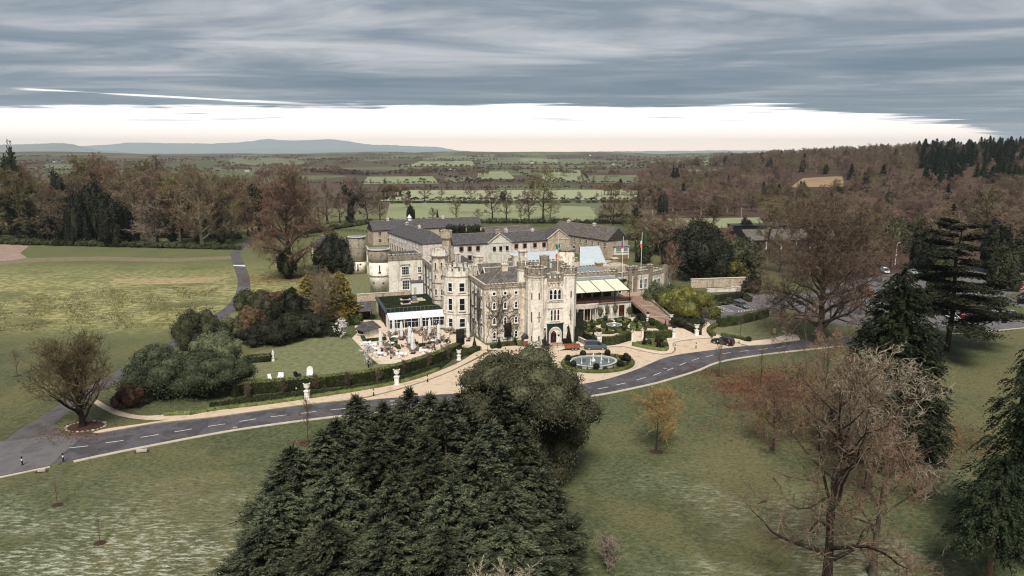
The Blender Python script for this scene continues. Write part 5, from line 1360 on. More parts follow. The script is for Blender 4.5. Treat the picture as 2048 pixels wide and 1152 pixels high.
iv = leaf_crown(9, [(10.2, -.1, 1.9, .9, .3, 1.5), (12.0, -.1, 2.2, .8, .3, 1.6), (14.2, -.1, 2.4, .8, .3, 1.5), (18.2, -.1, 1.6, 1.0, .35, 1.3), (.8, -.1, 1.8, 1.0, .3, 1.5), (2.4, -.1, 1.4, .6, .3, 1.2)], .12, 70, core=.7, under=1.0)
ivt = cthing('wall_ivy', 'pale green ivy panels climbing the garden front between white statues', 'ivy', 22.5, 12.0); obj('leaves', iv.mesh('leaves'), MATS['ivy_pale'], ivt)

aw = cthing('gothic_screen_wall', 'battlemented stone screen wall with ivy-framed pointed arch at the stair head', 'wall', 40.2, 20.2, 0, R(12))
obj('wall', MB().box(0, 1.6, 0, .8, 0, 8.6).box(4.2, 12.5, 0, .8, 0, 8.4).box(1.6, 4.2, 0, .8, 6.6, 8.5), MATS['limestone'], aw)
obj('arch_spandrel', MB().add([(1.6, -.02, 6.6), (2.9, -.02, 6.6), (1.6, -.02, 5.4)], [(0, 2, 1)]).add([(4.2, -.02, 6.6), (2.9, -.02, 6.6), (4.2, -.02, 5.4)], [(0, 1, 2)]), MATS['limestone'], aw)
obj('passage', MB().box(1.62, 4.18, 2.0, 2.1, 0, 6.6), MATS['black_iron'], aw)
pw_, cap = MB(), MB(); crenels(pw_, cap, (0, 0), (12.5, 0), 8.5, h=.6, w=.6, gap=.5, base=.4, t=.6)
for x in (.2, 5.2, 7.0, 12.2):
    pw_.box(x - .5, x + .5, -.5, .9, 0, 10.2); ringcren(pw_, cap, [(x - .6, -.6), (x + .6, -.6), (x + .6, 1), (x - .6, 1)], 10.2, h=.4, w=.4, gap=.3, base=.25, t=.2)
obj('parapet', pw_, MATS['weathered'], aw); obj('coping', cap, MATS['coping'], aw)
for x in (9.2, 10.7): window(aw, x, 0, 4.8, 0, 'rect', .8, 2.4, f=.14, bars=(1, 1))
obj('arch_moulding', MB().bar((1.5, -.1, 4.1), (1.5, -.1, 5.6), .2).bar((1.5, -.1, 5.6), (2.9, -.1, 6.9), .2).bar((4.3, -.1, 4.1), (4.3, -.1, 5.6), .2).bar((4.3, -.1, 5.6), (2.9, -.1, 6.9), .2), MATS['coping'], aw)
ia = cthing('wall_ivy', 'dark ivy hanging round the pointed arch above the steps', 'ivy', 40.2, 20.2, 0, R(12)); obj('leaves', leaf_crown(12, [(1.0, -.1, 6.6, .6, .25, .8), (4.9, -.1, 5.6, .7, .3, 1.5), (2.9, -.1, 7.5, 1.6, .25, .5), (.9, -.1, 5.2, .5, .25, .9)], .13, 80, core=.7, under=1.0).mesh('leaves'), MATS['ivy_leaf'], ia)
by = cthing('bay_lodge', 'small battlemented bay with white cross windows behind the red-stemmed tree', 'building', 52.5, 22.4, 0, R(30))
obj('wall', MB().box(0, 7.0, 0, 6, 0, 7.8), MATS['limestone'], by)
pw_, cap = MB(), MB(); ringcren(pw_, cap, [(0, 0), (7, 0), (7, 6), (0, 6)], 7.8, h=.6, w=.6, gap=.5, base=.5); pw_.box(6.4, 7.6, -.6, .6, 0, 10.0); obj('parapet', pw_, MATS['weathered'], by); obj('coping', cap, MATS['coping'], by)
for x in (1.6, 3.6): window(by, x, 0, 4.7, 0, 'rect', 1.3, 2.0, f=.18, bars=(1, 1))
ba = cthing('ballroom', 'ballroom hall with pale standing-seam metal roof behind battlements', 'building', 25.0, 50.0)
obj('wall', MB().box(0, 18, 0, 12, 0, 8.3).box(14.0, 29.5, -11.0, 0, 0, 8.0), MATS['rubble'], ba)
def seam_roof(parent, a, b, c, d, n):
    r_ = obj('metal_roof', MB().add([a, b, c, d, (a[0], a[1], a[2] - .2), (b[0], b[1], b[2] - .2), (c[0], c[1], c[2] - .2), (d[0], d[1], d[2] - .2)], [(0, 1, 2, 3), (4, 7, 6, 5), (0, 4, 5, 1), (1, 5, 6, 2), (2, 6, 7, 3), (3, 7, 4, 0)]), MATS['metal_roof'], parent)
    A, B, C_, D = map(Vector, (a, b, c, d)); sm_ = MB()
    for k in range(n + 1): t = k / n; sm_.bar(A.lerp(B, t) + Vector((0, 0, .04)), D.lerp(C_, t) + Vector((0, 0, .04)), .06, .08)
    obj('standing_seam', sm_, MATS['metal_roof'], r_)
seam_roof(ba, (-.2, .8, 8.4), (18, .8, 8.4), (18, 11.5, 9.9), (-.2, 11.5, 9.9), 26)
seam_roof(ba, (14.2, -10.5, 8.2), (23.5, -8.5, 8.2), (29.0, 8.5, 11.2), (22.4, 8.5, 11.2), 16)
pw_, cap = MB(), MB(); crenels(pw_, cap, (0, 0), (18, 0), 8.0, h=.8, w=.65, gap=.55, base=.35); crenels(pw_, cap, (13.9, -11.2), (20.0, -9.9), 7.2, h=.8, w=.6, gap=.5, base=.6); crenels(pw_, cap, (21.0, -9.6), (28, -4.0), 6.6, h=.8, w=.7, gap=.5, base=1.0)
for x, y in ((20.4, -9.8), (28.3, -3.8)): pw_.box(x - .9, x + .9, y - .9, y + .9, 0, 9.0); cap.box(x - 1.05, x + 1.05, y - 1.05, y + 1.05, 9.0, 9.25)
pw_.box(13.9, 20, -11.0, -10.5, 0, 7.2).prism([(21, -9.7), (28, -4.1), (28, -3.6), (21, -9.2)], 0, 6.6)
obj('parapet', pw_, MATS['weathered'], ba); obj('coping', cap, MATS['coping'], ba)
obj('skylight', MB().box(3.0, 12.0, -8, -4, 8.0, 8.7), MATS['glass_roof'], ba)
obj('lower_roof', MB().box(-1, 14, -16.5, -.1, 7.6, 7.8), MATS['lead'], ba)
kb = thing('service_block', 'small flat-roofed grey service block behind the flagpoles', 'building', G(1228, 517), R(10))
obj('wall', MB().box(0, 6, 0, 5, 0, 4.6), MATS['harling'], kb); obj('roof', MB().box(-.3, 6.3, -.4, 5.3, 4.6, 4.85), MATS['lead'], kb); window(kb, 1.8, 0, 2.6, 0, 'rect', 2.2, 1.5, f=.1, bars=(0, 0), pane='lead'); window(kb, 4.6, 0, 2.6, 0, 'rect', 1.6, 1.5, f=.1, bars=(0, 0), pane='lead')
fn = thing('timber_screen', 'orange-brown horizontal board screen below the service block', 'fence', G(1225, 522), R(8))
for k in range(7): obj('board', MB().box(0, 6, 0, .06, .1 + k * .32, .38 + k * .32), MATS['timber'], fn)
for u_, v_, zt, cols, lb in ((46.8, 20.6, 19.0, ('flag_blue', 'flag_red', 'flag_white'), 'white flagpole with a limp red, white and blue flag by the ballroom'), (53.0, 22.8, 19.6, ('flag_green', 'flag_white', 'flag_orange'), 'white flagpole with a limp green, white and orange flag above the arch')):
    fpo = thing('flagpole', lb, 'flagpole', W(u_ - 4.0 if u_ < 50 else u_ - 3.6, v_, 8.2), TH)
    obj('pole', MB().tube([(0, 0, -8.2), (0, 0, zt - 8.2)], [.09, .05], 8), MATS['white_paint'], fpo); hang_flag(fpo, 0, 0, zt - 9.5, cols, 2.6, .4)

# broad stone stair
sr = cthing('stone_stair', 'broad flight of brown stone steps climbing beside the parterre', 'steps', 42.4, -.4)
N_ = 27
yy = 0.0
for k in range(N_):
    if k in (9, 18): yy += .9
    zt_ = (k + 1) * 4.1 / N_
    obj('step', MB().box(0, 4.9, yy, yy + .62 + (.9 if k in (8, 17) else 0), max(0, zt_ - .5), zt_), MATS['step_stone'], sr)
    obj('riser', MB().box(.02, 4.88, yy - .03, yy - .002, max(0, zt_ - .16), zt_ - .045), MATS['riser_stone'], sr)  # dark strip paints shade on the step front, so each step reads
    yy += .58
obj('landing', MB().box(-.5, 6.2, yy, yy + 4.6, 2.0, 4.1), MATS['step_stone'], sr)
obj('side_wall', MB().add([(5.0, -.2, 0), (5.5, -.2, 0), (5.5, yy, 0), (5.0, yy, 0), (5.0, -.2, .5), (5.5, -.2, .5), (5.5, yy, 4.5), (5.0, yy, 4.5)], [(0, 3, 2, 1), (4, 5, 6, 7), (0, 1, 5, 4), (1, 2, 6, 5), (2, 3, 7, 6), (3, 0, 4, 7)]), MATS['weathered'], sr)
hr = MB()
for k in range(14): t = k / 13; hr.bar((-.1, 6.5 + t * (yy - 6.5), 1.6 + t * 2.5), (-.1, 6.5 + t * (yy - 6.5), 2.6 + t * 2.5), .04)
hr.bar((-.1, 6.5, 2.6), (-.1, yy, 5.1), .06)
obj('handrail', hr, MATS['rust_metal'], sr)

# ================================================================ urns, statues, fountains
def urn(label, loc, s=1.0, ped=1.0, plant=True):
    t = thing('stone_urn', label, 'urn', loc, 0, 'white stone urns'); t.scale = (s, s, s)
    obj('pedestal', MB().box(-.42, .42, -.42, .42, 0, .14).box(-.32, .32, -.32, .32, .14, ped).box(-.4, .4, -.4, .4, ped, ped + .12), MATS['marble'], t)
    obj('bowl', MB().lathe([(.26, ped + .12), (.12, ped + .28), (.16, ped + .36), (.42, ped + .62), (.44, ped + .95), (.38, ped + 1.05), (.54, ped + 1.18), (.5, ped + 1.24)], 16), MATS['marble'], t, smooth=False)
    if plant:
        g = Geo(); r_ = np.random.default_rng(3); d_ = rnd_dir(r_, 160); d_[:, 2] = abs(d_[:, 2]); g_leaves(g, d_ * .4 + np.array([0, 0, ped + 1.24]), d_, .1, r_); g_blob(g, (0, 0, ped + 1.24), (.36, .36, .34), r_, 8, 5, .05)
        obj('plant', g.mesh('plant'), MATS['hedge_leaf'], t)
    return proto(t)
urns = [(1198, 690, 1.5, 1.25, 'white urn on a pedestal by the hedge corner behind the dark van'), (1295, 645, 1.3, .9, 'white urn with clipped ball at the foot of the handrail'), (1342, 646, 1.3, .9, 'white urn beside the steps below the yellow-green laurel'),
        (1347, 675, 1.3, .9, 'white urn at the outer end of the parterre hedge'), (1393, 671, 1.5, 1.0, 'white urn on a stepped base where the path turns to the car park'), (615, 799, 1.45, 1.3, 'white urn behind the bare sapling on the road verge'),
        (794, 769, 1.5, 1.2, 'white urn standing in the long bed below the tall hedge'), (918, 720, 1.3, .9, 'white urn at the castle end of the tall hedge')]
u0 = None
for a, b, s, pd, lb in urns: urn(lb, G(a, b), s * .78, pd)
def statue(label, loc, h, rz=0):
    t = thing('statue', label, 'statue', loc, rz, 'white garden statues')
    obj('plinth', MB().box(-.25, .25, -.25, .25, 0, .35), MATS['marble'], t)
    k = h - .35
    obj('figure', MB().lathe([(.22, .35), (.19, .35 + k * .2), (.16, .35 + k * .42), (.2, .35 + k * .55), (.15, .35 + k * .63), (.21, .35 + k * .78), (.1, .35 + k * .84), (.06, .35 + k * .87), (.11, .35 + k * .93), (.1, .35 + k * .97), (.03, .35 + k)], 10, 0, 0, 1, .75).tube([(.19, 0, .35 + k * .78), (.27, -.1, .35 + k * .6), (.1, -.2, .35 + k * .52)], .05, 6).tube([(-.19, 0, .35 + k * .78), (-.25, .02, .35 + k * .6), (-.22, -.03, .35 + k * .46)], .05, 6), MATS['marble'], t, smooth=True)
    return t
for u_, lb in ((24.3, 'white statue in an arched niche beside the gate tower'), (33.6, 'white statue between ivy panels right of the bowed porch'), (35.6, 'white statue nearest the garden stair on the garden front')): statue(lb, W(u_, 11.5, .1), 2.6, TH)
statue('small white statue beneath the yellow-green laurel', G(1379, 656), 1.5)
statue('white statue at the end of the low hedge on the lawn', G(547, 722), 2.3)
# lawn seats seen over the hedge
def lawn_chair(label, loc, rz, m, s=1.0):
    t = thing('lawn_chair', label, 'chair', loc, rz); t.scale = (s, s, s)
    obj('seat', MB().box(-.35, .35, -.35, .35, .35, .45), MATS[m], t); obj('backrest', MB().add([(-.35, .3, .45), (.35, .3, .45), (.35, .55, 1.25), (-.35, .55, 1.25), (-.35, .38, .45), (.35, .38, .45), (.35, .63, 1.25), (-.35, .63, 1.25)], [(0, 1, 2, 3), (4, 7, 6, 5), (0, 4, 5, 1), (1, 5, 6, 2), (2, 6, 7, 3), (3, 7, 4, 0)]), MATS[m], t)
    for x in (-.32, .32):
        obj('armrest', MB().box(x - .06, x + .06, -.35, .45, .6, .66), MATS[m], t)
        for y in (-.3, .35): obj('leg', MB().box(x - .04, x + .04, y - .04, y + .04, 0, .6), MATS[m], t)
for a, b, rz, m, s, lb in ((540, 760, .6, 'white_paint', .8, 'white lawn chair nearest the dark laurel on the lawn'), (559, 757, 0, 'white_paint', .8, 'white lawn chair on the left of the close pair'), (564, 757, .3, 'white_paint', .8, 'white lawn chair on the right of the close pair'), (592, 754, .8, 'black_iron', .75, 'black lawn chair facing its twin across the grass'), (598, 753, 2.4, 'black_iron', .85, 'taller black lawn chair beside its twin')):
    lawn_chair(lb, G(a, b), rz, m, s)
tt_ = thing('garden_throne', 'large white high-backed seat on the lawn behind the hedge', 'seat', G(620, 754), .2)
obj('seat', MB().box(-.55, .55, -.4, .4, 0, .55), MATS['white_paint'], tt_); obj('backrest', MB().add([(p, .35, .55 + q) for p, q in outline('arch', 1.1, 1.35)] + [(p, .5, .55 + q) for p, q in outline('arch', 1.1, 1.35)], [tuple(range(13)), tuple(range(13, 26))[::-1]] + [(i, 13 + i, 13 + (i + 1) % 13, (i + 1) % 13) for i in range(13)]), MATS['white_paint'], tt_)
for x in (-.55, .45): obj('armrest', MB().box(x, x + .1, -.4, .35, .55, .85), MATS['white_paint'], tt_)

def ring_hedge(label, c, rx, ry, w, h, m, a0=0, a1=2 * math.pi, rz=0, name='box_hedge', group='clipped box edging', dens=50, leaf=.09, z0=.05):
    n = 26
    pts = []
    for k in range(n + 1):
        a = a0 + (a1 - a0) * k / n; x, y = rx * math.cos(a), ry * math.sin(a)
        pts.append((c.x + x * math.cos(rz) - y * math.sin(rz), c.y + x * math.sin(rz) + y * math.cos(rz)))
    return hedge(name, label, pts, w, h, m, dens, leaf, int(c.x * 7 + rx * 13) % 997 + 3, z0, 'hedge', group)
# oval fountain in the forecourt
fo = G(1187, 728); a_ = R(14)
fb = thing('oval_fountain', 'large oval stone fountain pool with white jets in the forecourt', 'fountain', (fo.x, fo.y, 0), a_)
RX, RY = 4.5, 3.6
basin = MB(); n = 44
prof = [(1.0, 0), (1.0, .55), (1.03, .6), (1.03, .72), (.93, .72), (.93, .3)]
for r_, z in prof:
    for k in range(n): a = 2 * math.pi * k / n; basin.v.append((RX * r_ * math.cos(a), RY * r_ * math.sin(a), z))
for i in range(len(prof) - 1):
    for k in range(n): basin.f.append((i * n + k, i * n + (k + 1) % n, (i + 1) * n + (k + 1) % n, (i + 1) * n + k))
obj('basin', basin, MATS['basin_stone'], fb)
obj('water', MB().add([(RX * .94 * math.cos(2 * math.pi * k / n), RY * .94 * math.sin(2 * math.pi * k / n), .42) for k in range(n)], [tuple(range(n))]), MATS['water'], fb)
for x, y, h in ((0, .4, 1.5), (2.0, .9, 1.2), (1.1, -1.1, 1.0), (-1.1, -1.2, 1.1), (-2.5, -.2, .9), (2.8, -.8, .7)):
    obj('jet', MB().lathe([(.18, .42), (.09, .6), (.07, .42 + h * .8), (.10, .42 + h * .92), (.04, .42 + h)], 8, x, y), MATS['white_cloth'], fb)
obj('centrepiece', MB().lathe([(.4, .42), (.3, .7), (.12, .8), (.16, 1.5), (.07, 1.9)], 10, .3, .9), MATS['marble'], fb)
sheet('planting_bed', [(fo.x + (6.9 * math.cos(t)) * math.cos(a_) - 5.2 * math.sin(t) * math.sin(a_) + .8, fo.y + 6.9 * math.cos(t) * math.sin(a_) + 5.2 * math.sin(t) * math.cos(a_) - .2) for t in [2 * math.pi * k / 40 for k in range(40)]], 'soil', .03)
fc = Vector((fo.x + .8, fo.y - .2, 0))
ring_hedge('low box hedge ringing the oval fountain bed', fc, 6.9, 5.2, .7, .55, 'box_leaf', rz=a_)
kerb('kerb', [(fc.x + 7.6 * math.cos(t) * math.cos(a_) - 5.9 * math.sin(t) * math.sin(a_), fc.y + 7.6 * math.cos(t) * math.sin(a_) + 5.9 * math.sin(t) * math.cos(a_)) for t in [2 * math.pi * k / 60 for k in range(61)]], .35, .1, 'kerbstone')
random.seed(5)
ai = 0
for k in range(22):
    t = 2 * math.pi * k / 22 + .1; q = Vector((6.0 * math.cos(t), 4.5 * math.sin(t), 0)); loc = (fc.x + q.x * math.cos(a_) - q.y * math.sin(a_), fc.y + q.x * math.sin(a_) + q.y * math.cos(a_), .03)
    if k % 3 == 0: topiary('ball', 'dark clipped ball on a short stem in the oval fountain bed', loc, 1.0, .62, 'dark_leaf', 'balls round the oval fountain', trunk=.5)
    elif k % 3 == 1: topiary('ball', 'low green clipped ball in the oval fountain bed', loc, .8, .5, 'hedge_leaf', 'low balls round the oval fountain')
    else: topiary('cone', 'small dark clipped cone in the oval fountain bed', loc, 1.0, .38, 'dark_leaf', 'small cones round the oval fountain')
for t in (-2.0, -1.1, -.3, .5):
    q = Vector((5.75 * math.cos(t), 4.4 * math.sin(t), 0)); c = Vector((fc.x + q.x * math.cos(a_) - q.y * math.sin(a_), fc.y + q.x * math.sin(a_) + q.y * math.cos(a_), 0))
    ring_hedge('small box ring in the oval fountain bed', c, .85, .55, .3, .4, 'box_leaf', rz=t, group='small box rings by the oval fountain')
# parterre
pc = G(1228, 655)
f2 = thing('parterre_fountain', 'small round stone fountain in the middle of the parterre', 'fountain', (pc.x, pc.y, .1))
obj('basin', MB().lathe([(1.75, 0), (1.75, .5), (1.85, .55), (1.85, .65), (1.6, .65), (1.6, .35)], 28), MATS['basin_stone'], f2)
obj('water', MB().lathe([(1.62, .40), (1.62, .42)], 28), MATS['water'], f2)
obj('centrepiece', MB().lathe([(.45, .3), (.3, .7), (.12, .85), (.5, 1.05), (.45, 1.12), (.1, 1.15), (.08, 1.5), (.2, 1.6), (.03, 1.75)], 12), MATS['marble'], f2)
sheet('parterre_soil', [W(u_, v_) for u_, v_ in ((20.2, -1.8), (41.4, -2.2), (41.4, 10.8), (20.2, 10.8))], 'paving', .115)
ring_hedge('clipped ring hedge round the parterre fountain', pc, 2.7, 2.5, .8, .75, 'hedge_leaf', group='parterre ring hedges')
beds = [(-6.3, 2.0), (-6.0, -1.2), (-3.6, -3.6), (0.2, -4.6), (4.2, -3.4), (5.8, .4), (4.3, 3.9), (.2, 5.0), (-3.6, 4.6), (8.6, -2.2), (8.9, 2.0), (-8.2, 4.6)]
for k, (du, dv) in enumerate(beds):
    c = pc + Vector((UX[0] * du + UY[0] * dv, UX[1] * du + UY[1] * dv, 0))
    ring_hedge('curl of low box edging in the parterre', c, 1.55, 1.0, .42, .5, 'box_leaf', rz=k * .9, group='parterre curls', dens=42)
    ring_hedge('outer scroll of box edging in the parterre', c, 2.0, 1.7, .5, .6, 'hedge_leaf', k * 1.1, k * 1.1 + 4.2, group='parterre scrolls', dens=40)
    topiary('ball' if k % 2 else 'cone', 'small clipped ball in a parterre curl' if k % 2 else 'slim dark cone in a parterre curl', (c.x, c.y, .12), 1.9, .55 if k % 2 else .45, 'hedge_leaf' if k % 2 else 'dark_leaf', 'parterre topiary balls' if k % 2 else 'parterre topiary cones', trunk=.6 if k % 2 else 0)
def hpx(label, pts, w, h, m='hedge_leaf', **k): return hedge('clipped_hedge', label, poly_clean(GP(pts), 5) if len(pts) > 2 else GP(pts), w, h, m, **k)
hpx('tall dark yew hedge between the gate tower and the parterre', [(1158, 684), (1157, 650)], 1.8, 3.2, 'dark_leaf')
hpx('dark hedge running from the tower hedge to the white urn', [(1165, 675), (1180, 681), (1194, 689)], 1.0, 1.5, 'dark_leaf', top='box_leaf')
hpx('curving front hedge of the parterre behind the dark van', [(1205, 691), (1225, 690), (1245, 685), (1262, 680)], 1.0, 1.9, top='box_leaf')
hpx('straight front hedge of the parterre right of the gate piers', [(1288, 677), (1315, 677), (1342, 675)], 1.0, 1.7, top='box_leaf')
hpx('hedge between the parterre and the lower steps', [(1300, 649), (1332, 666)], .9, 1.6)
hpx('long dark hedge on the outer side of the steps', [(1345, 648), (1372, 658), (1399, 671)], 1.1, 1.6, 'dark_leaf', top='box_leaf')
hpx('hedge stub behind the handrail urn', [(1278, 642), (1286, 646)], 1.4, 1.8, 'dark_leaf')
for a, b, lb in ((1264, 681, 'left stone pier of the parterre gate'), (1284, 677, 'right stone pier of the parterre gate')):
    t = thing('gate_pier', lb, 'gate pier', G(a, b, .1), TH); obj('shaft', MB().box(-.22, .22, -.22, .22, 0, 1.9), MATS['pale_stone'], t); obj('cap', MB().box(-.3, .3, -.3, .3, 1.9, 2.05).lathe([(.12, 2.05), (.2, 2.25), (.05, 2.45)], 8), MATS['coping'], t)
for a, b, h, r_, lb in ((1186, 689, 3.6, .6, 'tall dark cone by the parterre corner urn'), (1330, 664, 3.0, .5, 'dark cone at the foot of the steps'), (1137, 688, 4.6, .75, 'tall clipped cone against the gate tower right of the door'), (1090, 693, 3.6, .5, 'clipped cone left of the green door surround'), (1248, 662, 2.2, .4, 'slim cone in the middle of the parterre'), (998, 696, 2.7, .55, 'clipped cone in front of the creeper wall'), (1030, 690, 2.3, .5, 'smaller clipped cone near the gate tower'), (949, 694, 2.5, .5, 'clipped cone beside the tall drum topiary')):
    topiary('cone', lb, G(a, b), h, r_, 'dark_leaf', 'dark clipped cones')
topiary('drum', 'tall dark drum topiary at the castle end of the terrace', G(921, 703), 3.0, .85, 'dark_leaf', 'drum topiary', trunk=1.6)
topiary('drum', 'dark drum topiary against the creeper wall', G(1015, 682), 2.9, .8, 'dark_leaf', 'drum topiary', trunk=1.2)
# triangular bed
tri = [(1266, 692), (1300, 699), (1331, 702), (1331, 690), (1326, 681), (1300, 686), (1266, 691)]
hedge('clipped_hedge', 'low box hedge round the triangular bed with tall cones', poly_clean(GP(tri), 4), .75, .65, 'box_leaf', group=None)
sheet('planting_bed', GP(tri), 'soil', .11)
for a, b, h, r_, lb in ((1288, 692, 2.6, .6, 'tall cone at the left of the triangular bed'), (1317, 696, 3.4, .6, 'tallest cone in the middle of the triangular bed'), (1313, 686, 2.4, .5, 'cone at the back of the triangular bed')): topiary('cone', lb, G(a, b), h, r_, 'dark_leaf', 'dark clipped cones')
for a, b, lb in ((1297, 690, 'clipped ball beside the left cone of the triangular bed'), (1326, 684, 'clipped ball at the rear corner of the triangular bed'), (1330, 697, 'clipped ball at the front corner of the triangular bed')): topiary('ball', lb, G(a, b), 1, .7, 'hedge_leaf', 'clipped balls in the triangular bed')
ring_hedge('small box ring in the triangular bed', G(1306, 692), 1.3, 1.0, .4, .5, 'box_leaf', group='triangular bed ring')
# long bed below the tall hedge
hb = [(462, 800), (491, 793), (560, 787), (638, 780), (700, 773), (757, 764), (800, 753), (856, 735), (890, 722), (920, 708)]
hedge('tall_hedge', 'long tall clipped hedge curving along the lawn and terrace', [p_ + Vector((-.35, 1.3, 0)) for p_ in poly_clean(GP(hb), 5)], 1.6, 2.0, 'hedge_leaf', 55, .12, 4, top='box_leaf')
lb_ = [(330, 831), (380, 829), (440, 820), (520, 811), (602, 799.5), (700, 785), (795, 768), (840, 755), (877, 741)]
hedge('low_hedge', 'low box edging hedge along the pavement below the long bed', poly_clean(GP(lb_), 5), .6, .6, 'box_leaf', 55, .09, 5)
gg = Geo(); rr_ = np.random.default_rng(8)
A_, B_ = resample(poly_clean(GP([(420, 806)] + hb), 4), 200), resample(poly_clean(GP([(420, 822)] + lb_[2:]), 4), 200)
k_ = rr_.integers(0, 200, 9000); t_ = rr_.uniform(.05, .97, 9000)[:, None]; Pq = A_[k_] * (1 - t_) + B_[k_] * t_
g_leaves(gg, np.c_[Pq, rr_.uniform(.05, .3, 9000)], np.tile([0, -.2, 1.], (9000, 1)), .14, rr_, .6, .5)
gcv = tag(obj('ground_cover', gg.mesh('ground_cover'), MATS['ground_cover']), 'dark ground cover planting below the tall hedge', 'planting', None, 'stuff')
strip('bed_soil', [Vector((p[0], p[1], 0)) for p in A_], [Vector((p[0], p[1], 0)) for p in B_], 120, 'soil', .03)
hpx('clipped hedge bank beside the terrace cone', [(905, 716), (935, 708), (955, 700)], 1.6, .9, 'hedge_leaf')
hpx('low hedge under the creeper wall', [(983, 697), (1005, 692), (1030, 690)], 1.0, .7)
hpx('near arm of the low lawn hedge ending at the white statue', [(484, 727), (542, 722)], .9, 1.2, 'dark_leaf', top='box_leaf')
hpx('far arm of the low lawn hedge', [(495, 718), (543, 714)], .7, .8, 'dark_leaf', top='box_leaf')
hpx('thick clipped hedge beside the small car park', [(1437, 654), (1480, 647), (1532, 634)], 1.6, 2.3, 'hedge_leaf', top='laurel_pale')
hpx('low hedge curving round the corner of the small lawn', [(1436, 651), (1420, 660), (1419, 667), (1428, 673)], .9, .8, 'box_leaf')
hpx('low hedge along the front of the small lawn', [(1442, 672), (1470, 676), (1494, 683)], .8, .7, 'hedge_leaf', top='box_leaf')
topiary('ball', 'dark clipped ball ending the small lawn hedge', G(1497, 683), 1, .6, 'dark_leaf')
hpx('dark hedge at the top of the small car park', [(1412, 606), (1450, 601), (1480, 595)], 1.6, 1.6, 'dark_leaf')
hpx('dark hedge running down beside the parked saloon', [(1480, 593), (1500, 604)], 1.2, 1.4, 'dark_leaf')
hpx('dark hedge dividing the large car park', [(1960, 612), (2010, 628), (2080, 648)], 1.6, 1.3, 'dark_leaf', top='laurel_pale')
hpx('hedge on the near side of the car park island', [(1925, 622), (1960, 622), (2000, 622)], 1.8, 1.5, 'dark_leaf', top='laurel_pale')
hpx('long dark hedge at the back of the large car park', [(1985, 561), (2048, 560), (2120, 560)], 1.6, 1.4, 'dark_leaf')
hpx('dark hedge block at the edge of the large car park', [(2036, 606), (2080, 612)], 2, 1.5, 'dark_leaf', top='laurel_pale')
rw = thing('retaining_wall', 'long pale stone retaining wall behind the small car park', 'wall', G(1382, 576), 0)
p_, q_ = G(1382, 576), G(1490, 572); rw.rotation_euler = (0, 0, math.atan2(q_.y - p_.y, q_.x - p_.x)); obj('wall', MB().box(0, (q_ - p_).length, 0, .7, 0, 2.6), MATS['rubble'], rw)
obj('coping', MB().box(-.1, (q_ - p_).length + .1, -.1, .8, 2.6, 2.75), MATS['coping'], rw)
rw2 = thing('retaining_wall', 'shorter pale terrace wall with a dark opening by the small car park', 'wall', G(1415, 585), 0)
p_, q_ = G(1415, 585), G(1495, 582); rw2.rotation_euler = (0, 0, math.atan2(q_.y - p_.y, q_.x - p_.x)); Lw = (q_ - p_).length
obj('wall', MB().box(0, Lw * .6, 0, .6, 0, 1.0).box(Lw * .6, Lw * .93, 0, .6, 0, 1.3), MATS['harling'], rw2); obj('coping', MB().box(-.1, Lw * .6, -.08, .68, 1.0, 1.12).box(Lw * .6, Lw * .95, -.08, .68, 1.3, 1.42), MATS['coping'], rw2)
# ---------------------------------------------------------------- dining terrace furniture
TZ = .06
def tpx(x, y): return G(700 + x / 8.533, 640 + y / 8.533, TZ)
def make_umbrella():
    t = thing('umbrella', 'closed white terrace umbrella', 'umbrella')
    obj('base', MB().box(-.35, .35, -.35, .35, 0, .1), MATS['black_iron'], t); obj('pole', MB().tube([(0, 0, .1), (0, 0, 3.95)], .035, 6), MATS['lead'], t)
    mb = MB(); n = 16; pr = [(.20, .75), (.25, 1.2), (.23, 2.4), (.19, 3.2), (.08, 3.75), (.03, 3.85)]
    for r_, z in pr:
        for k in range(n): a = 2 * math.pi * k / n; q = r_ * (1 + (.16 if k % 2 else -.12)); mb.v.append((q * math.cos(a), q * math.sin(a), z))
    for i in range(len(pr) - 1):
        for k in range(n): mb.f.append((i * n + k, i * n + (k + 1) % n, (i + 1) * n + (k + 1) % n, (i + 1) * n + k))
    mb.f += [tuple(range(n))[::-1], tuple(range(5 * n, 6 * n))]
    obj('canopy', mb, MATS['white_cloth'], t); obj('strap', MB().lathe([(.265, 1.9), (.27, 1.95), (.265, 2.0)], 12), MATS['coping'], t)
    return proto(t)
um0 = make_umbrella()
ums = [(525, 910, 1.0, 'closed white umbrella nearest the slate-roofed kiosk'), (690, 710, .95, 'closed white umbrella in front of the left end of the glass front'), (790, 765, .98, 'closed white umbrella second from the glass front left end'), (1040, 640, .9, 'closed white umbrella against the middle of the glass front'), (1150, 725, .98, 'closed white umbrella between the two back lamp posts'), (895, 860, 1.06, 'closed white umbrella on the left of the overlapping pair'), (935, 940, 1.06, 'closed white umbrella on the right of the overlapping pair, nearest the tall hedge'), (1265, 805, 1.0, 'closed white umbrella below the white awning right end'), (1515, 690, .98, 'closed white umbrella against the octagonal tower'), (1640, 780, 1.0, 'closed white umbrella by the creeper side wall')]
for k, (x, y, s, lb) in enumerate(ums):
    p = G(680 + x / 6.4, 560 + y / 6.4, TZ)
    o = um0 if k == 0 else dup(um0)
    o.location = p; o.scale = (s * 1.35, s * 1.35, s * 1.12); o['label'] = lb; o['group'] = 'closed terrace umbrellas'
def make_table(m, label, top):
    t = thing('round_table', label, 'table')
    obj('top', MB().lathe([(.62, .70), (.66, .72), (.66, .76), (.62, .78)], 18), MATS[top], t)
    obj('pedestal', MB().lathe([(.34, 0), (.30, .08), (.16, .2), (.2, .6), (.45, .70)], 12), MATS[m], t)
    return proto(t)
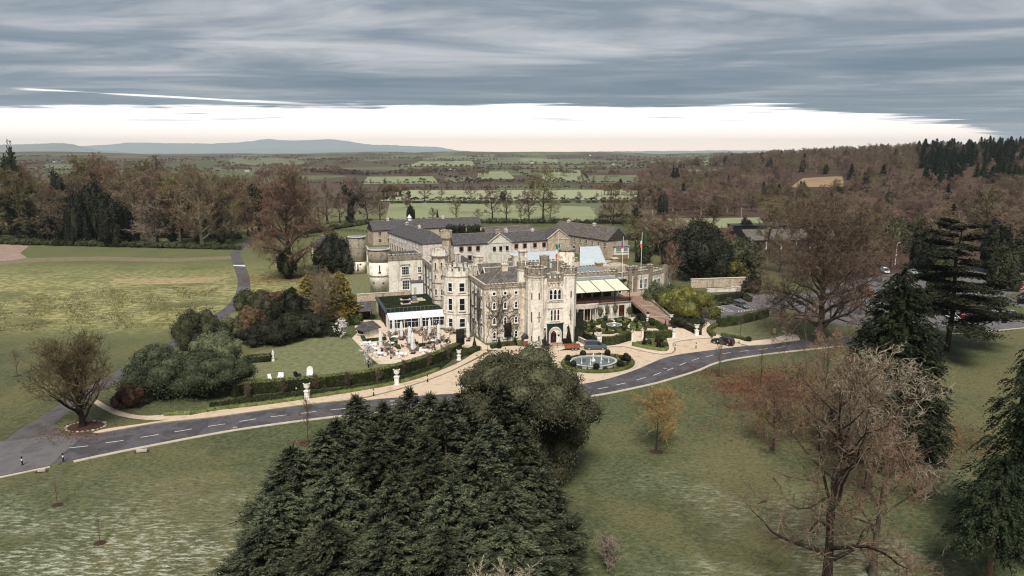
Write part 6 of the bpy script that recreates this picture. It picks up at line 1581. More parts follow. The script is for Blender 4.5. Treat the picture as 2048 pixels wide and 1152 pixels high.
def make_chair(m, label):
    t = thing('tub_chair', label, 'chair')
    obj('seat', MB().prism(ngon(0, 0, .3, 10), .25, .44), MATS[m], t)
    mb = MB(); n = 9
    for z, r_ in ((.2, .33), (.85, .38)):
        for k in range(n + 1):
            a = math.pi * (.02 + .96 * k / n); mb.v += [(r_ * math.cos(a), r_ * math.sin(a), z + (.0 if z < .5 else -.22 * abs(math.cos(a)))), ((r_ - .06) * math.cos(a), (r_ - .06) * math.sin(a), z + (.0 if z < .5 else -.22 * abs(math.cos(a))))]
    o = 2 * (n + 1)
    for k in range(n):
        a = 2 * k; mb.f += [(a, a + 2, o + a + 2, o + a), (a + 1, o + a + 1, o + a + 3, a + 3), (o + a, o + a + 2, o + a + 3, o + a + 1)]
    mb.f += [(0, o, o + 1, 1), (2 * n, 2 * n + 1, o + 2 * n + 1, o + 2 * n)]
    obj('backrest', mb, MATS[m], t)
    for x, y in ((-.24, -.2), (.24, -.2), (-.2, .24), (.2, .24)): obj('leg', MB().box(x - .03, x + .03, y - .03, y + .03, 0, .28), MATS[m], t)
    return proto(t)
tb0 = make_table('wicker', 'brown wicker round table on the dining terrace', 'wicker'); tb1 = make_table('white_paint', 'white round table at the open edge of the terrace', 'white_cloth'); tb2 = make_table('wicker', 'wicker table with a white top on the dining terrace', 'white_cloth')
ch0 = make_chair('wicker', 'brown wicker tub chair on the dining terrace'); ch1 = make_chair('white_paint', 'white tub chair at the open edge of the terrace')
brown = [(670, 270), (870, 245), (1110, 210), (770, 335), (945, 320), (1040, 370), (1335, 335), (1365, 185), (1425, 255), (1515, 305), (1585, 360), (1425, 400), (1690, 200), (1800, 240), (570, 420), (710, 445), (630, 520), (725, 580), (985, 460), (1085, 515), (1345, 490), (1645, 485), (1985, 300), (1240, 250), (980, 225)]
white = [(270, 440), (365, 480), (430, 545), (520, 620), (865, 630), (1275, 570)]
random.seed(11); usedT = set(); usedC = set()
def place(p0, flag, loc, rz, group, label=None):
    if p0.name not in flag: flag.add(p0.name); o = p0; o.location = loc; o.rotation_euler = (0, 0, rz); o['group'] = group
    else: o = dup(p0, None, loc, rz, label, group)
    return o
for k, (x, y) in enumerate(brown + white):
    p = tpx(x, y); wh = k >= len(brown)
    b = tb1 if wh else (tb2 if k in (3, 5, 11, 15, 19) else tb0)
    place(b, usedT, p, random.uniform(0, 6), {tb0: 'brown wicker tables', tb1: 'white terrace tables', tb2: 'white-topped wicker tables'}[b])
    ph = random.uniform(0, 6); nc = 4 if not wh else 3
    for j in range(nc):
        a = ph + 2 * math.pi * j / nc + random.uniform(-.2, .2); r_ = random.uniform(.92, 1.08)
        place(ch1 if wh else ch0, usedC, (p.x + r_ * math.cos(a), p.y + r_ * math.sin(a), TZ), a - HP + random.uniform(-.3, .3), 'white terrace chairs' if wh else 'wicker terrace chairs')
def make_lamp():
    t = thing('lamp_post', 'black five-lantern iron lamp post', 'lamp post')
    obj('post', MB().lathe([(.2, 0), (.2, .25), (.1, .4), (.08, .6), (.055, .7), (.045, 2.2), (.07, 2.3), (.03, 2.9)], 10), MATS['black_iron'], t)
    for k in range(4):
        a = k * HP; c, s = math.cos(a), math.sin(a)
        arm = obj('arm', MB().tube([(0, 0, 2.25), (.25 * c, .25 * s, 2.15), (.45 * c, .45 * s, 2.3)], .025, 5).lathe([(.06, 2.3), (.05, 2.34)], 6, .45 * c, .45 * s).lathe([(.15, 2.62), (.03, 2.78)], 6, .45 * c, .45 * s), MATS['black_iron'], t)
        obj('lantern', MB().lathe([(.07, 2.34), (.13, 2.62)], 6, .45 * c, .45 * s), MATS['white_cloth'], arm)
    arm = obj('finial', MB().lathe([(.15, 3.2), (.03, 3.4)], 6), MATS['black_iron'], t); obj('lantern', MB().lathe([(.07, 2.9), (.13, 3.2)], 6), MATS['white_cloth'], arm)
    return proto(t)
lp0 = make_lamp()
for k, (x, y, lb) in enumerate(((700, 660, 'black lantern post nearest the white blossom tree'), (1242, 440, 'black lantern post in the middle of the dining terrace'), (1705, 388, 'black lantern post near the octagonal tower'), (1450, 515, 'black lantern post close to the tall hedge'), (1480, 210, 'black lantern post by the glass front right end'))):
    o = lp0 if k == 0 else dup(lp0); o.location = tpx(x, y); o['label'] = lb; o['group'] = 'terrace lantern posts'
for k, (pts, lb) in enumerate((([(722, 671), (729, 683)], 'low box hedge along the left of the kiosk'), ([(733, 684), (772, 680)], 'low box hedge along the front of the kiosk'), ([(783, 682), (790, 693), (799, 699)], 'box trough hedge in the middle of the terrace'), ([(837, 694), (862, 691)], 'low box hedge by the overlapping umbrellas'))):
    hedge('terrace_hedge', lb, GP(pts), .6, .7, 'hedge_leaf', 50, .09, k + 21)
for x, y, lb in ((1140, 440, 'dark pot topiary beside the overlapping umbrellas'), (1650, 400, 'dark pot topiary near the octagonal tower'), (790, 430, 'dark pot topiary by the terrace trough'), (840, 490, 'dark cone at the end of the terrace trough')):
    topiary('cone' if x == 840 else 'ball', lb, tpx(x, y), 1.2, .35, 'dark_leaf', trunk=.3 if x != 840 else 0)

# ---------------------------------------------------------------- bollards, ropes and small things by the drive
def make_bollard():
    t = thing('bollard', 'black bollard', 'bollard')
    obj('post', MB().lathe([(.12, 0), (.12, .06), (.07, .1), (.065, .78), (.09, .82), (.09, .9), (.03, .98)], 10), MATS['black_iron'], t); obj('band', MB().lathe([(.075, .5), (.08, .52), (.08, .68), (.075, .7)], 10), MATS['white_paint'], t)
    return proto(t)
bo0 = make_bollard()
for k, (a, b, lb) in enumerate(((45, 930, 'black bollard standing in the road near the photo edge'), (127, 923, 'black bollard at the start of the new kerb'), (747, 791, 'black bollard on the pavement between the two long-bed urns'), (855, 763, 'black bollard on the pavement by the evergreen oak'), (593, 785, 'small black lamp bollard in the dark bed'), (1350, 700, 'black bollard on the kerb corner by the triangular bed'), (1392, 696, 'black bollard in the open forecourt'), (1435, 689, 'black bollard beside the dark estate car'), (1478, 686, 'black bollard on the path behind the person in red'), (1402, 670, 'black bollard by the stepped urn'))):
    o = bo0 if k == 0 else dup(bo0); o.location = G(a, b, .1 if k in (2, 3, 5, 8) else .02); o['label'] = lb; o['group'] = 'black bollards'; o.scale = (1.25,) * 3
for k, (a, b, lb) in enumerate(((963, 703, 'rope post nearest the terrace steps'), (975, 701, 'middle rope post before the creeper wall'), (984, 698, 'rope post nearest the clipped cone'))):
    t = thing('rope_post', lb, 'rope post', G(a, b, .03)); obj('base', MB().lathe([(.2, 0), (.18, .05)], 10), MATS['black_iron'], t); obj('post', MB().tube([(0, 0, .05), (0, 0, 1.0)], .035, 6).lathe([(.06, 1.0), (.03, 1.08)], 6), MATS['black_iron'], t)
for a, b, w_, lb in ((84, 943, .9, 'low carved stone sign block on the verge near the bollards'), (284, 904, 1.3, 'small stone sign block set in the verge beside the kerb')):
    t = thing('sign_stone', lb, 'sign', G(a, b), R(12)); obj('block', MB().box(-w_ / 2, w_ / 2, -.15, .15, 0, .38).box(-w_ / 2 + .05, w_ / 2 - .05, -.17, -.15, .06, .32), MATS['kerbstone'], t); obj('footing', MB().box(-w_ / 2 - .25, w_ / 2 + .25, -.35, .3, 0, .05), MATS['soil'], t)
sg = thing('notice_frame', 'black notice frame with yellow boards on the small lawn', 'sign', G(1548, 671), R(-20))
for x in (-.45, .45): obj('post', MB().box(x - .05, x + .05, -.05, .05, 0, 1.7), MATS['black_iron'], sg)
for k in range(4): obj('board', MB().box(-.42, .42, -.03, .03, .55 + k * .28, .75 + k * .28), MATS['twig_gold'], sg)
dk = thing('timber_hut', 'small red-brown timber hut with a slate roof beside the gate tower', 'hut', G(1051, 688), TH)
obj('wall', MB().box(-.7, .7, -.6, .6, 0, 1.5), MATS['rust_metal'], dk); obj('roof', gable_roof(-.7, .7, -.6, .6, 1.5, .7, 'y', .15), MATS['slate'], dk); obj('window', MB().box(-.5, .3, -.64, -.6, .9, 1.2), MATS['white_paint'], dk)
cg = thing('carriage', 'small black ornamental carriage left of the door steps', 'carriage', G(1092, 697), TH + R(8))
obj('body', MB().add([(-.6, -.35, .7), (.6, -.35, .6), (.6, .35, .6), (-.6, .35, .7), (-.75, -.4, 1.25), (.7, -.4, 1.0), (.7, .4, 1.0), (-.75, .4, 1.25)], [(0, 3, 2, 1), (4, 5, 6, 7), (0, 1, 5, 4), (1, 2, 6, 5), (2, 3, 7, 6), (3, 0, 4, 7)]), MATS['black_iron'], cg)
obj('hood', MB().add([(-.75, -.4, 1.25), (-.75, .4, 1.25), (-.8, .4, 2.0), (-.8, -.4, 2.0), (0, .4, 1.95), (0, -.4, 1.95)], [(0, 1, 2, 3), (3, 2, 4, 5), (0, 3, 5), (1, 4, 2)]), MATS['black_iron'], cg)
for x, y in ((-.55, -.48), (-.55, .48), (.55, -.48), (.55, .48)):
    mb = MB(); mb.tube([(x + .42 * math.cos(t), y, .42 + .42 * math.sin(t)) for t in [2 * math.pi * k / 14 for k in range(15)]], .04, 5)
    for k in range(6): a = k * math.pi / 3; mb.bar((x, y, .42), (x + .4 * math.cos(a), y, .42 + .4 * math.sin(a)), .035)
    obj('wheel', mb, MATS['black_iron'], cg)
obj('shaft', MB().bar((.6, -.2, .6), (1.6, -.15, .45), .06).bar((.6, .2, .6), (1.6, .15, .45), .06), MATS['black_iron'], cg)
pt = thing('domed_planter', 'dark domed planter right of the gate door', 'planter', G(1129, 689), 0); obj('pot', MB().lathe([(.3, 0), (.42, .5), (.4, .6)], 12), MATS['black_iron'], pt); obj('plant', leaf_crown(5, [(0, 0, .95, .5, .5, .5)], .09, 120, core=.85, under=1).mesh('plant'), MATS['dark_leaf'], pt)
hrl = thing('handrail', 'black handrail along the door steps', 'railing', G(1104, 697), TH)
for x in (0, 1.2, 2.4): obj('post', MB().bar((x, 0, 0), (x, 0, 1.0), .05), MATS['black_iron'], hrl)
obj('rail', MB().bar((0, 0, 1.0), (2.4, 0, 1.0), .05), MATS['black_iron'], hrl)
rp_ = thing('ramp_wall', 'low brown brick ramp wall between the tower and the van', 'wall', G(1147, 682), 0)
p_, q_ = G(1148, 680), G(1170, 691); rp_.location = p_; rp_.rotation_euler = (0, 0, math.atan2(q_.y - p_.y, q_.x - p_.x)); Lw = (q_ - p_).length
obj('wall', MB().box(0, Lw, 0, .3, 0, 1.1), MATS['weathered'], rp_); obj('coping', MB().box(-.05, Lw, -.06, .36, 1.1, 1.2), MATS['coping'], rp_)

# ---------------------------------------------------------------- vehicles
for n_, c, mt_ in (('car_navy', (.035, .045, .06), .3), ('car_black', (.012, .012, .014), .2), ('car_slate', (.10, .12, .14), .5), ('car_white', (.72, .73, .74), .0), ('car_red', (.33, .02, .018), .0), ('car_silver', (.40, .42, .44), .6), ('car_grey', (.12, .13, .14), .4), ('car_blue', (.05, .10, .22), .3)):
    mat(n_, c, .28, spec=.5, metal=mt_ * .6)
mat('tyre', (.012, .012, .012), .9); mat('rim', (.45, .45, .46), .35, metal=.6); mat('lamp_glass', (.75, .75, .72), .15, spec=.6); mat('tail_lamp', (.35, .02, .02), .3); mat('plate', (.7, .68, .6), .5)
PROF = {  # stations along the car: (x, sill z, shoulder z, half width); roof line: (x, z)
    'hatch': dict(L=4.2, sh=[(-2.1, .45, .72, .74), (-2.0, .3, .88, .82), (-1.2, .22, .93, .87), (0, .2, .93, .88), (1.0, .22, .90, .87), (1.8, .3, .78, .82), (2.1, .45, .62, .70)], gh=[(-2.02, .90), (-1.75, 1.38), (-.9, 1.50), (.15, 1.46), (1.0, .92)], wb=1.28),
    'saloon': dict(L=4.7, sh=[(-2.35, .5, .75, .74), (-2.2, .3, .92, .84), (-1.3, .22, .95, .89), (0, .2, .93, .90), (1.1, .22, .90, .89), (2.0, .3, .78, .83), (2.35, .48, .62, .68)], gh=[(-1.75, .93), (-1.05, 1.36), (-.4, 1.43), (.3, 1.40), (1.15, .92)], wb=1.42),
    'estate': dict(L=4.8, sh=[(-2.4, .45, .8, .78), (-2.3, .3, .98, .86), (-1.3, .22, 1.0, .91), (0, .2, .98, .92), (1.1, .22, .95, .90), (2.05, .3, .82, .84), (2.4, .48, .66, .70)], gh=[(-2.32, .96), (-2.0, 1.52), (-.9, 1.62), (.3, 1.56), (1.2, .96)], wb=1.44),
    'van': dict(L=4.6, sh=[(-2.3, .4, 1.0, .86), (-2.25, .28, 1.1, .90), (-1.2, .24, 1.1, .92), (0, .22, 1.08, .92), (.9, .24, 1.04, .91), (1.8, .3, .92, .86), (2.3, .45, .70, .72)], gh=[(-2.26, 1.06), (-2.2, 1.75), (-1.4, 1.84), (.2, 1.80), (.55, 1.70), (1.35, 1.04)], wb=1.38)}
def car(label, kind, colour, loc, rz, group=None, cat='car', open_boot=False):
    q = PROF[kind]; t = thing({'van': 'panel_van', 'estate': 'estate_car'}.get(kind, 'parked_car'), label, cat, loc, rz, group)
    S = q['sh']; n = 10; mb = MB()
    for x, z0, z1, w in S:
        m_ = (z0 + z1) / 2
        mb.v += [(x, -w * .88, z0), (x, -w, z0 + (z1 - z0) * .3), (x, -w * .99, z0 + (z1 - z0) * .75), (x, -w * .90, z1), (x, -w * .4, z1 + .035), (x, w * .4, z1 + .035), (x, w * .90, z1), (x, w * .99, z0 + (z1 - z0) * .75), (x, w, z0 + (z1 - z0) * .3), (x, w * .88, z0)]
    for i in range(len(S) - 1):
        for k in range(n): mb.f.append((i * n + k, i * n + (k + 1) % n, (i + 1) * n + (k + 1) % n, (i + 1) * n + k)[::-1])
    mb.f += [tuple(range(n)), tuple(range((len(S) - 1) * n, len(S) * n))[::-1]]
    body = obj('body', mb, MATS[colour], t, smooth=False)
    g = q['gh']; zb = g[0][1] - .03; ww = S[3][3]
    gl = MB(); k = len(g)
    for s in (-1, 1):
        for x, z in g: gl.v.append((x, s * (ww * .90 - max(0, z - zb) * .30), z))
    gl.f += [tuple(range(k))[::-1] if True else None, tuple(range(k, 2 * k))] + [(i, i + 1, k + i + 1, k + i) for i in range(k - 1)]
    glass_m = 'glass'
    cab = obj('windows', gl, MATS[glass_m], t)
    rf_ = MB(); r0, r1 = 1, k - 2
    top = g[1:k - 1]
    for s in (-1, 1):
        for x, z in top: rf_.v.append((x, s * (ww * .90 - (z - zb) * .30 + .012), z + .02))
    m_ = len(top); rf_.f += [(i, i + 1, m_ + i + 1, m_ + i) for i in range(m_ - 1)]
    for s in (0, 1):
        for i in range(m_): rf_.v.append((rf_.v[s * m_ + i][0], rf_.v[s * m_ + i][1] * 1.01, rf_.v[s * m_ + i][2] - .10))
        b = 2 * m_ + s * m_; rf_.f += [(s * m_ + i, b + i, b + i + 1, s * m_ + i + 1) for i in range(m_ - 1)]
    roof = obj('roof', rf_, MATS[colour], t)
    pl = MB()
    for s in (-1, 1):
        for (x0, z0), (x1, z1) in ((g[0], g[1]), (g[-1], g[-2])):
            y0, y1 = s * (ww * .905 - (z0 - zb) * .3), s * (ww * .905 - (z1 - zb) * .3); pl.bar((x0, y0, z0), (x1, y1, z1), .07, .09)
        xm = -.1 if kind != 'van' else .25
        pl.bar((xm, s * ww * .905, zb), (xm, s * (ww * .905 - .5 * .3), zb + .48), .03, .10)
        if kind == 'van': pl.add([(-2.2, s * (ww * .905), zb), (xm, s * (ww * .905), zb), (xm, s * (ww * .905 - .65 * .3), zb + .65), (-2.15, s * (ww * .905 - .65 * .3), zb + .65)], [(0, 1, 2, 3), (3, 2, 1, 0)])
    obj('pillar', pl, MATS[colour], t)
    for x in (-q['wb'], q['wb']):
        for s in (-1, 1):
            w_ = obj('wheel', MB().add([(p[0], p[2], p[1]) for p in MB().lathe([(.31, -.1), (.33, -.08), (.33, .08), (.31, .1)], 16).v], MB().lathe([(.31, -.1), (.33, -.08), (.33, .08), (.31, .1)], 16).f), MATS['tyre'], t, (x, s * (ww - .07), .33))
            obj('rim', MB().add([(p[0], p[2], p[1]) for p in MB().lathe([(.21, -.115), (.21, .115)], 12).v], MB().lathe([(.21, -.115), (.21, .115)], 12).f), MATS['rim'], w_)
    xf, xb = S[-1][0], S[0][0]
    for s in (-1, 1):
        obj('headlight', MB().box(xf - .22, xf - .02, s * .6 - .14, s * .6 + .14, .60, .72), MATS['lamp_glass'], t)
        obj('tail_light', MB().box(xb - .01, xb + .12, s * .64 - .09, s * .64 + .09, .66, .9), MATS['tail_lamp'], t)
        obj('door_mirror', MB().box(g[-1][0] - .35, g[-1][0] - .2, s * (ww + .03) - .09, s * (ww + .03) + .09, zb + .02, zb + .16), MATS[colour], t)
    obj('number_plate', MB().box(xf - .01, xf + .02, -.25, .25, .42, .53), MATS['plate'], t)
    obj('bumper', MB().box(xf - .25, xf + .03, -.62, .62, .28, .42).box(xb - .03, xb + .2, -.66, .66, .3, .45), MATS['tyre' if kind == 'van' else colour], t)
    return t
def yaw(a, b):
    p, q = G(*a), G(*b); return math.atan2(q.y - p.y, q.x - p.x)
car('dark blue-grey panel van hitched before the gate tower', 'van', 'car_slate', G(1191, 698), yaw((1173, 699), (1210, 699)), cat='van')
car('black estate car with the person in red at its open tailgate', 'estate', 'car_black', G(1445, 688), yaw((1465, 690), (1425, 683)))
car('dark grey saloon parked at the top of the small car park', 'saloon', 'car_slate', G(1483, 614), yaw((1465, 606), (1499, 618)))
cars = [(1990, 634, 'hatch', 'car_white', 'white hatchback at the end of the parked row', 0), (1978, 637, 'saloon', 'car_grey', 'dark grey car between the white hatchback and the red car', 0), (1963, 639, 'hatch', 'car_red', 'red hatchback in the parked row', 0), (1940, 640, 'saloon', 'car_black', 'dark car left of the red hatchback', 0), (1926, 641, 'hatch', 'car_red', 'second red car half hidden by the cedar', 0), (1905, 640, 'hatch', 'car_white', 'white car behind the cedar trunk', 0),
        (2052, 596, 'estate', 'car_black', 'black car at the photo edge of the large car park', 1), (1838, 560, 'hatch', 'car_white', 'white car beyond the dark redwood top', 2), (1770, 546, 'van', 'car_white', 'white van parked left of the dark redwood', 2), (1825, 547, 'saloon', 'car_silver', 'silver car far behind the redwood', 2), (1740, 592, 'hatch', 'car_red', 'red car behind the bare beech', 2), (1735, 622, 'hatch', 'car_silver', 'silver hatchback between beech and redwood', 2), (1950, 577, 'hatch', 'car_white', 'white car seen through the cedar crown', 2), (1975, 577, 'saloon', 'car_blue', 'blue car beyond the cedar', 2), (2000, 579, 'hatch', 'car_silver', 'silver car right of the cedar crown', 2), (2035, 577, 'hatch', 'car_red', 'red car at the far back of the large car park', 2), (2022, 632, 'saloon', 'car_silver', 'silver saloon near the car park hedge', 0), (1880, 561, 'saloon', 'car_grey', 'grey car left of the cedar top', 2), (1705, 560, 'hatch', 'car_blue', 'blue hatchback behind the bare beech', 2)]
for a, b, k, c, lb, dmode in cars:
    car(lb, k, c, G(a, b), yaw((1900, 640), (1925, 649)) if dmode == 0 else (math.pi + .1 if dmode == 1 else yaw((1900, 560), (1930, 572))), 'cars in the large car park')
tr = thing('flatbed_trailer', 'rusty red flatbed trailer with its ramp down behind the van', 'trailer', G(1144, 699), yaw((1130, 700), (1165, 699)))
obj('bed', MB().box(-1.6, 1.6, -.8, .8, .5, .6), MATS['rust_metal'], tr)
for a, b, c, d in ((-1.6, 1.6, -.8, -.74), (-1.6, 1.6, .74, .8), (1.54, 1.6, -.74, .74)): obj('side_board', MB().box(a, b, c, d, .6, 1.05), MATS['rust_metal'], tr)
obj('ramp', MB().add([(-1.6, -.75, .55), (-1.6, .75, .55), (-2.9, .75, .05), (-2.9, -.75, .05), (-1.6, -.75, .5), (-1.6, .75, .5), (-2.9, .75, 0), (-2.9, -.75, 0)], [(0, 1, 2, 3), (4, 7, 6, 5), (0, 3, 7, 4), (1, 5, 6, 2), (2, 6, 7, 3)]), MATS['coping'], tr)
obj('drawbar', MB().bar((1.6, -.5, .5), (2.6, 0, .5), .08).bar((1.6, .5, .5), (2.6, 0, .5), .08), MATS['rust_metal'], tr)
for x in (-.05, .65):
    for s in (-.88, .88):
        w_ = obj('wheel', MB().add([(p[0], p[2], p[1]) for p in MB().lathe([(.27, -.1), (.30, -.08), (.30, .08), (.27, .1)], 14).v], MB().lathe([(.27, -.1), (.30, -.08), (.30, .08), (.27, .1)], 14).f), MATS['tyre'], tr, (x, s, .30)); obj('rim', MB().add([(p[0], p[2], p[1]) for p in MB().lathe([(.18, -.115), (.18, .115)], 10).v], MB().lathe([(.18, -.115), (.18, .115)], 10).f), MATS['rim'], w_)
tc_ = thing('goods_crate', 'white crate standing at the front of the trailer', 'crate', G(1161, 696)); tc_.rotation_euler = (0, 0, .1); obj('box', MB().box(-.45, .45, -.4, .4, 0, .55).box(-.5, .5, -.45, .45, .55, .6), MATS['white_paint'], tc_)

# ---------------------------------------------------------------- the person at the car
mat('jacket_red', (.42, .025, .03), .8); mat('jeans', (.02, .025, .045), .9); mat('skin', (.45, .27, .19), .6); mat('hair', (.03, .02, .015), .8)
def person(label, loc, rz):
    t = thing('person', label, 'person', loc, rz)
    J = dict(pel=(0, 0, .95), ch=(0.05, 0, 1.22), nk=(.13, 0, 1.48), hd=(.17, 0, 1.58), top=(.19, 0, 1.74), lh=(0, .10, .90), lk=(.04, .12, .50), la=(-.03, .12, .09), lt=(.12, .13, .04), rh=(0, -.10, .90), rk=(.06, -.12, .50), ra=(-.08, -.13, .09), rt=(.07, -.14, .04),
             ls=(.10, .19, 1.42), le=(.22, .24, 1.18), lw=(.44, .18, 1.10), lf=(.53, .15, 1.08), rs=(.10, -.19, 1.42), re=(.20, -.25, 1.16), rw=(.42, -.20, 1.05), rf=(.51, -.17, 1.03))
    rad = dict(pel=.15, ch=.155, nk=.06, hd=.095, top=.07, lh=.10, lk=.065, la=.045, lt=.04, rh=.10, rk=.065, ra=.045, rt=.04, ls=.075, le=.052, lw=.035, lf=.03, rs=.075, re=.052, rw=.035, rf=.03)
    E_ = [('pel', 'ch'), ('ch', 'nk'), ('nk', 'hd'), ('hd', 'top'), ('pel', 'lh'), ('lh', 'lk'), ('lk', 'la'), ('la', 'lt'), ('pel', 'rh'), ('rh', 'rk'), ('rk', 'ra'), ('ra', 'rt'), ('ch', 'ls'), ('ls', 'le'), ('le', 'lw'), ('lw', 'lf'), ('ch', 'rs'), ('rs', 're'), ('re', 'rw'), ('rw', 'rf')]
    K = list(J); me = bpy.data.meshes.new('body'); me.from_pydata([J[k] for k in K], [(K.index(a), K.index(b)) for a, b in E_], []); me.update()
    o = bpy.data.objects.new('body', me); COL.objects.link(o); o.parent = t
    for m_ in ('jeans', 'jacket_red', 'skin', 'hair'): me.materials.append(MATS[m_])
    md = o.modifiers.new('skin', 'SKIN'); sl_ = me.skin_vertices[0].data
    for i, k in enumerate(K): sl_[i].radius = (rad[k], rad[k]); sl_[i].use_root = (k == 'pel')
    o.modifiers.new('sub', 'SUBSURF').levels = 1; o.modifiers['sub'].render_levels = 2
    dg = bpy.context.evaluated_depsgraph_get(); nm = bpy.data.meshes.new_from_object(o.evaluated_get(dg)); o.modifiers.clear(); o.data = nm; nm.name = 'body'
    nm.materials.clear()
    for m_ in ('jeans', 'jacket_red', 'skin', 'hair'): nm.materials.append(MATS[m_])
    for p in nm.polygons:
        c = p.center; arm = abs(c.y) > .15 and c.z > .98
        p.material_index = 1 if (c.z > .93 and c.z < 1.49 and c.x < .40) or (arm and c.x < .41) else (2 if c.x > .40 and c.z > .9 else (0 if c.z <= .93 else (3 if c.z > 1.66 or c.x < .12 else 2)))
        p.use_smooth = True
    return t
person('person in a red jacket and dark trousers leaning into the black estate car', G(1458, 693), yaw((1458, 692), (1450, 688)))

# ---------------------------------------------------------------- poles and lamps beyond
def util_pole(label, loc, h, m='bark_pale'):
    t = thing('utility_pole', label, 'pole', loc); obj('post', MB().tube([(0, 0, 0), (0, 0, h)], [.16, .10], 7), MATS[m], t); obj('crossarm', MB().bar((-.9, 0, h - .5), (.9, 0, h - .5), .12), MATS[m], t)
util_pole('timber pole standing against the long courtyard range', W(82.0, 102.5), 10.5)
for a, b, h, lb in ((1187, 447, 9, 'thin pole in the pasture behind the courtyard'), (1304, 452, 9, 'left thin pole at the edge of the far paddock'), (1363, 454, 6, 'short pole before the far paddock'), (1481, 455, 11, 'tall thin pole beside the dark barn')): util_pole(lb, G(a, b), h)
sl = thing('street_light', 'white lamp column at the edge of the large car park', 'street light', G(1790, 530), 0); obj('column', MB().tube([(0, 0, 0), (0, 0, 8)], [.11, .06], 8), MATS['white_paint'], sl); obj('lamp_head', MB().bar((0, 0, 8), (1.2, 0, 8.3), .14), MATS['white_paint'], sl); obj('sign_plate', MB().box(-.2, .5, -.05, .05, 3.6, 3.9), MATS['white_paint'], sl)
for a, b, lb in ((1999, 606, 'black lamp column in the car park island'), (1853, 535, 'thin lamp column behind the cedar')):
    t = thing('street_light', lb, 'street light', G(a, b), 0); obj('column', MB().tube([(0, 0, 0), (0, 0, 4.5)], [.09, .05], 8), MATS['black_iron'], t); obj('lamp_head', MB().lathe([(.2, 4.5), (.25, 4.6), (.05, 4.8)], 8), MATS['black_iron'], t)
# dark hall and white-posted lodge among the right-hand trees
dh = thing('dark_hall', 'long dark-roofed hall with white posts half hidden by the bare beech', 'building', G(1497, 500), R(6))
Lh = 42
obj('wall', MB().box(0, Lh, 2.5, 14, 0, 4.2), MATS['weathered'], dh); obj('roof', gable_roof(0, Lh, 0, 14, 4.2, 3.6, 'x', .4), MATS['slate_moss'], dh)
obj('rear_roof', MB().box(-2, Lh + 1, 10, 18, 4.0, 9.0).box(-2.3, Lh + 1.3, 9.7, 18.3, 9.0, 9.3), MATS['black_iron'], dh)
for k in range(7): obj('post', MB().box(1 + k * 6.5, 1.6 + k * 6.5, .1, .6, 0, 4.2), MATS['white_paint'], dh)
pf = thing('post_and_rail_fence', 'dark post and rail fence across the paddock left of the far range', 'fence', G(676, 463), 0)
p_, q_ = G(676, 462), G(742, 466); Lf = (q_ - p_).length; pf.location = p_; pf.rotation_euler = (0, 0, math.atan2(q_.y - p_.y, q_.x - p_.x))
for k in range(9): obj('post', MB().box(k * Lf / 8 - .08, k * Lf / 8 + .08, -.08, .08, 0, 1.4), MATS['bark_dark'], pf)
for z in (.5, .9, 1.25): obj('rail', MB().box(0, Lf, -.04, .04, z, z + .12), MATS['bark_dark'], pf)
# ---------------------------------------------------------------- trees: the near ones
def height_at(p, py):                    # height of a thing standing at p whose top is sighted at row py
    el = math.atan((576 - py) / FPX) - PITCH
    return CAMH + math.hypot(p.x, p.y) * math.cos(math.atan2(p.x, p.y)) * math.tan(el)
# cypress clump in front
cyp = [conifer(31, 15.5, 4.0, .30, 230, 12, 9, 1.8, .060, .02, .62, .34, .76, core=False, frond=8, rag=(.62, 1.18)), conifer(32, 13.0, 3.9, .26, 210, 12, 9, 1.8, .060, .02, .65, .34, .74, core=False, frond=8, rag=(.62, 1.18)), conifer(33, 10.5, 3.8, .22, 190, 12, 9, 1.75, .060, .02, .6, .34, .72, core=False, frond=8, rag=(.62, 1.18))]
cp = []
for gt, gc in cyp:
    cp.append((gt.mesh('trunk'), gc.mesh('crown')))
tips = [(712, 798, 75), (818, 784, 78), (958, 748, 79), (1003, 772, 72), (890, 806, 70), (1040, 856, 66), (645, 868, 68), (582, 900, 64), (1080, 950, 61), (748, 862, 66), (850, 880, 62), (955, 886, 62), (665, 948, 60), (560, 985, 58), (790, 955, 57), (905, 965, 56), (1015, 975, 57), (520, 1060, 55), (650, 1050, 53), (770, 1050, 52), (890, 1062, 52), (1020, 1060, 53), (765, 812, 74), (672, 846, 70), (925, 788, 75), (808, 838, 69), (985, 850, 65), (860, 795, 76)]
where = ['at the back left of the foreground clump, before the road dashes', 'second from the left in the back row', 'at the back, its tip against the evergreen oak', 'with the clear tip before the evergreen oak trunk', 'in the middle of the back rows', 'on the right shoulder of the clump', 'on the left shoulder below the sapling', 'with a thin tip near the left edge of the clump', 'low on the right side of the clump', 'left of centre in the middle rows', 'at the heart of the clump', 'right of the heart of the clump', 'left of centre, lower row', 'at the left side, lower row', 'centre left, lower row', 'centre, lower row', 'right of centre, lower row', 'in the bottom left corner of the clump', 'along the bottom edge, second from left', 'along the bottom edge, near the middle', 'along the bottom edge beside the pale bare bush', 'along the bottom edge, far right', 'between the two leftmost tips of the back row', 'below the left end of the back row', 'just left of the tip against the oak', 'between the heart and the back row', 'between the right shoulder and the heart', 'between the second and third tips of the back row']
random.seed(2)
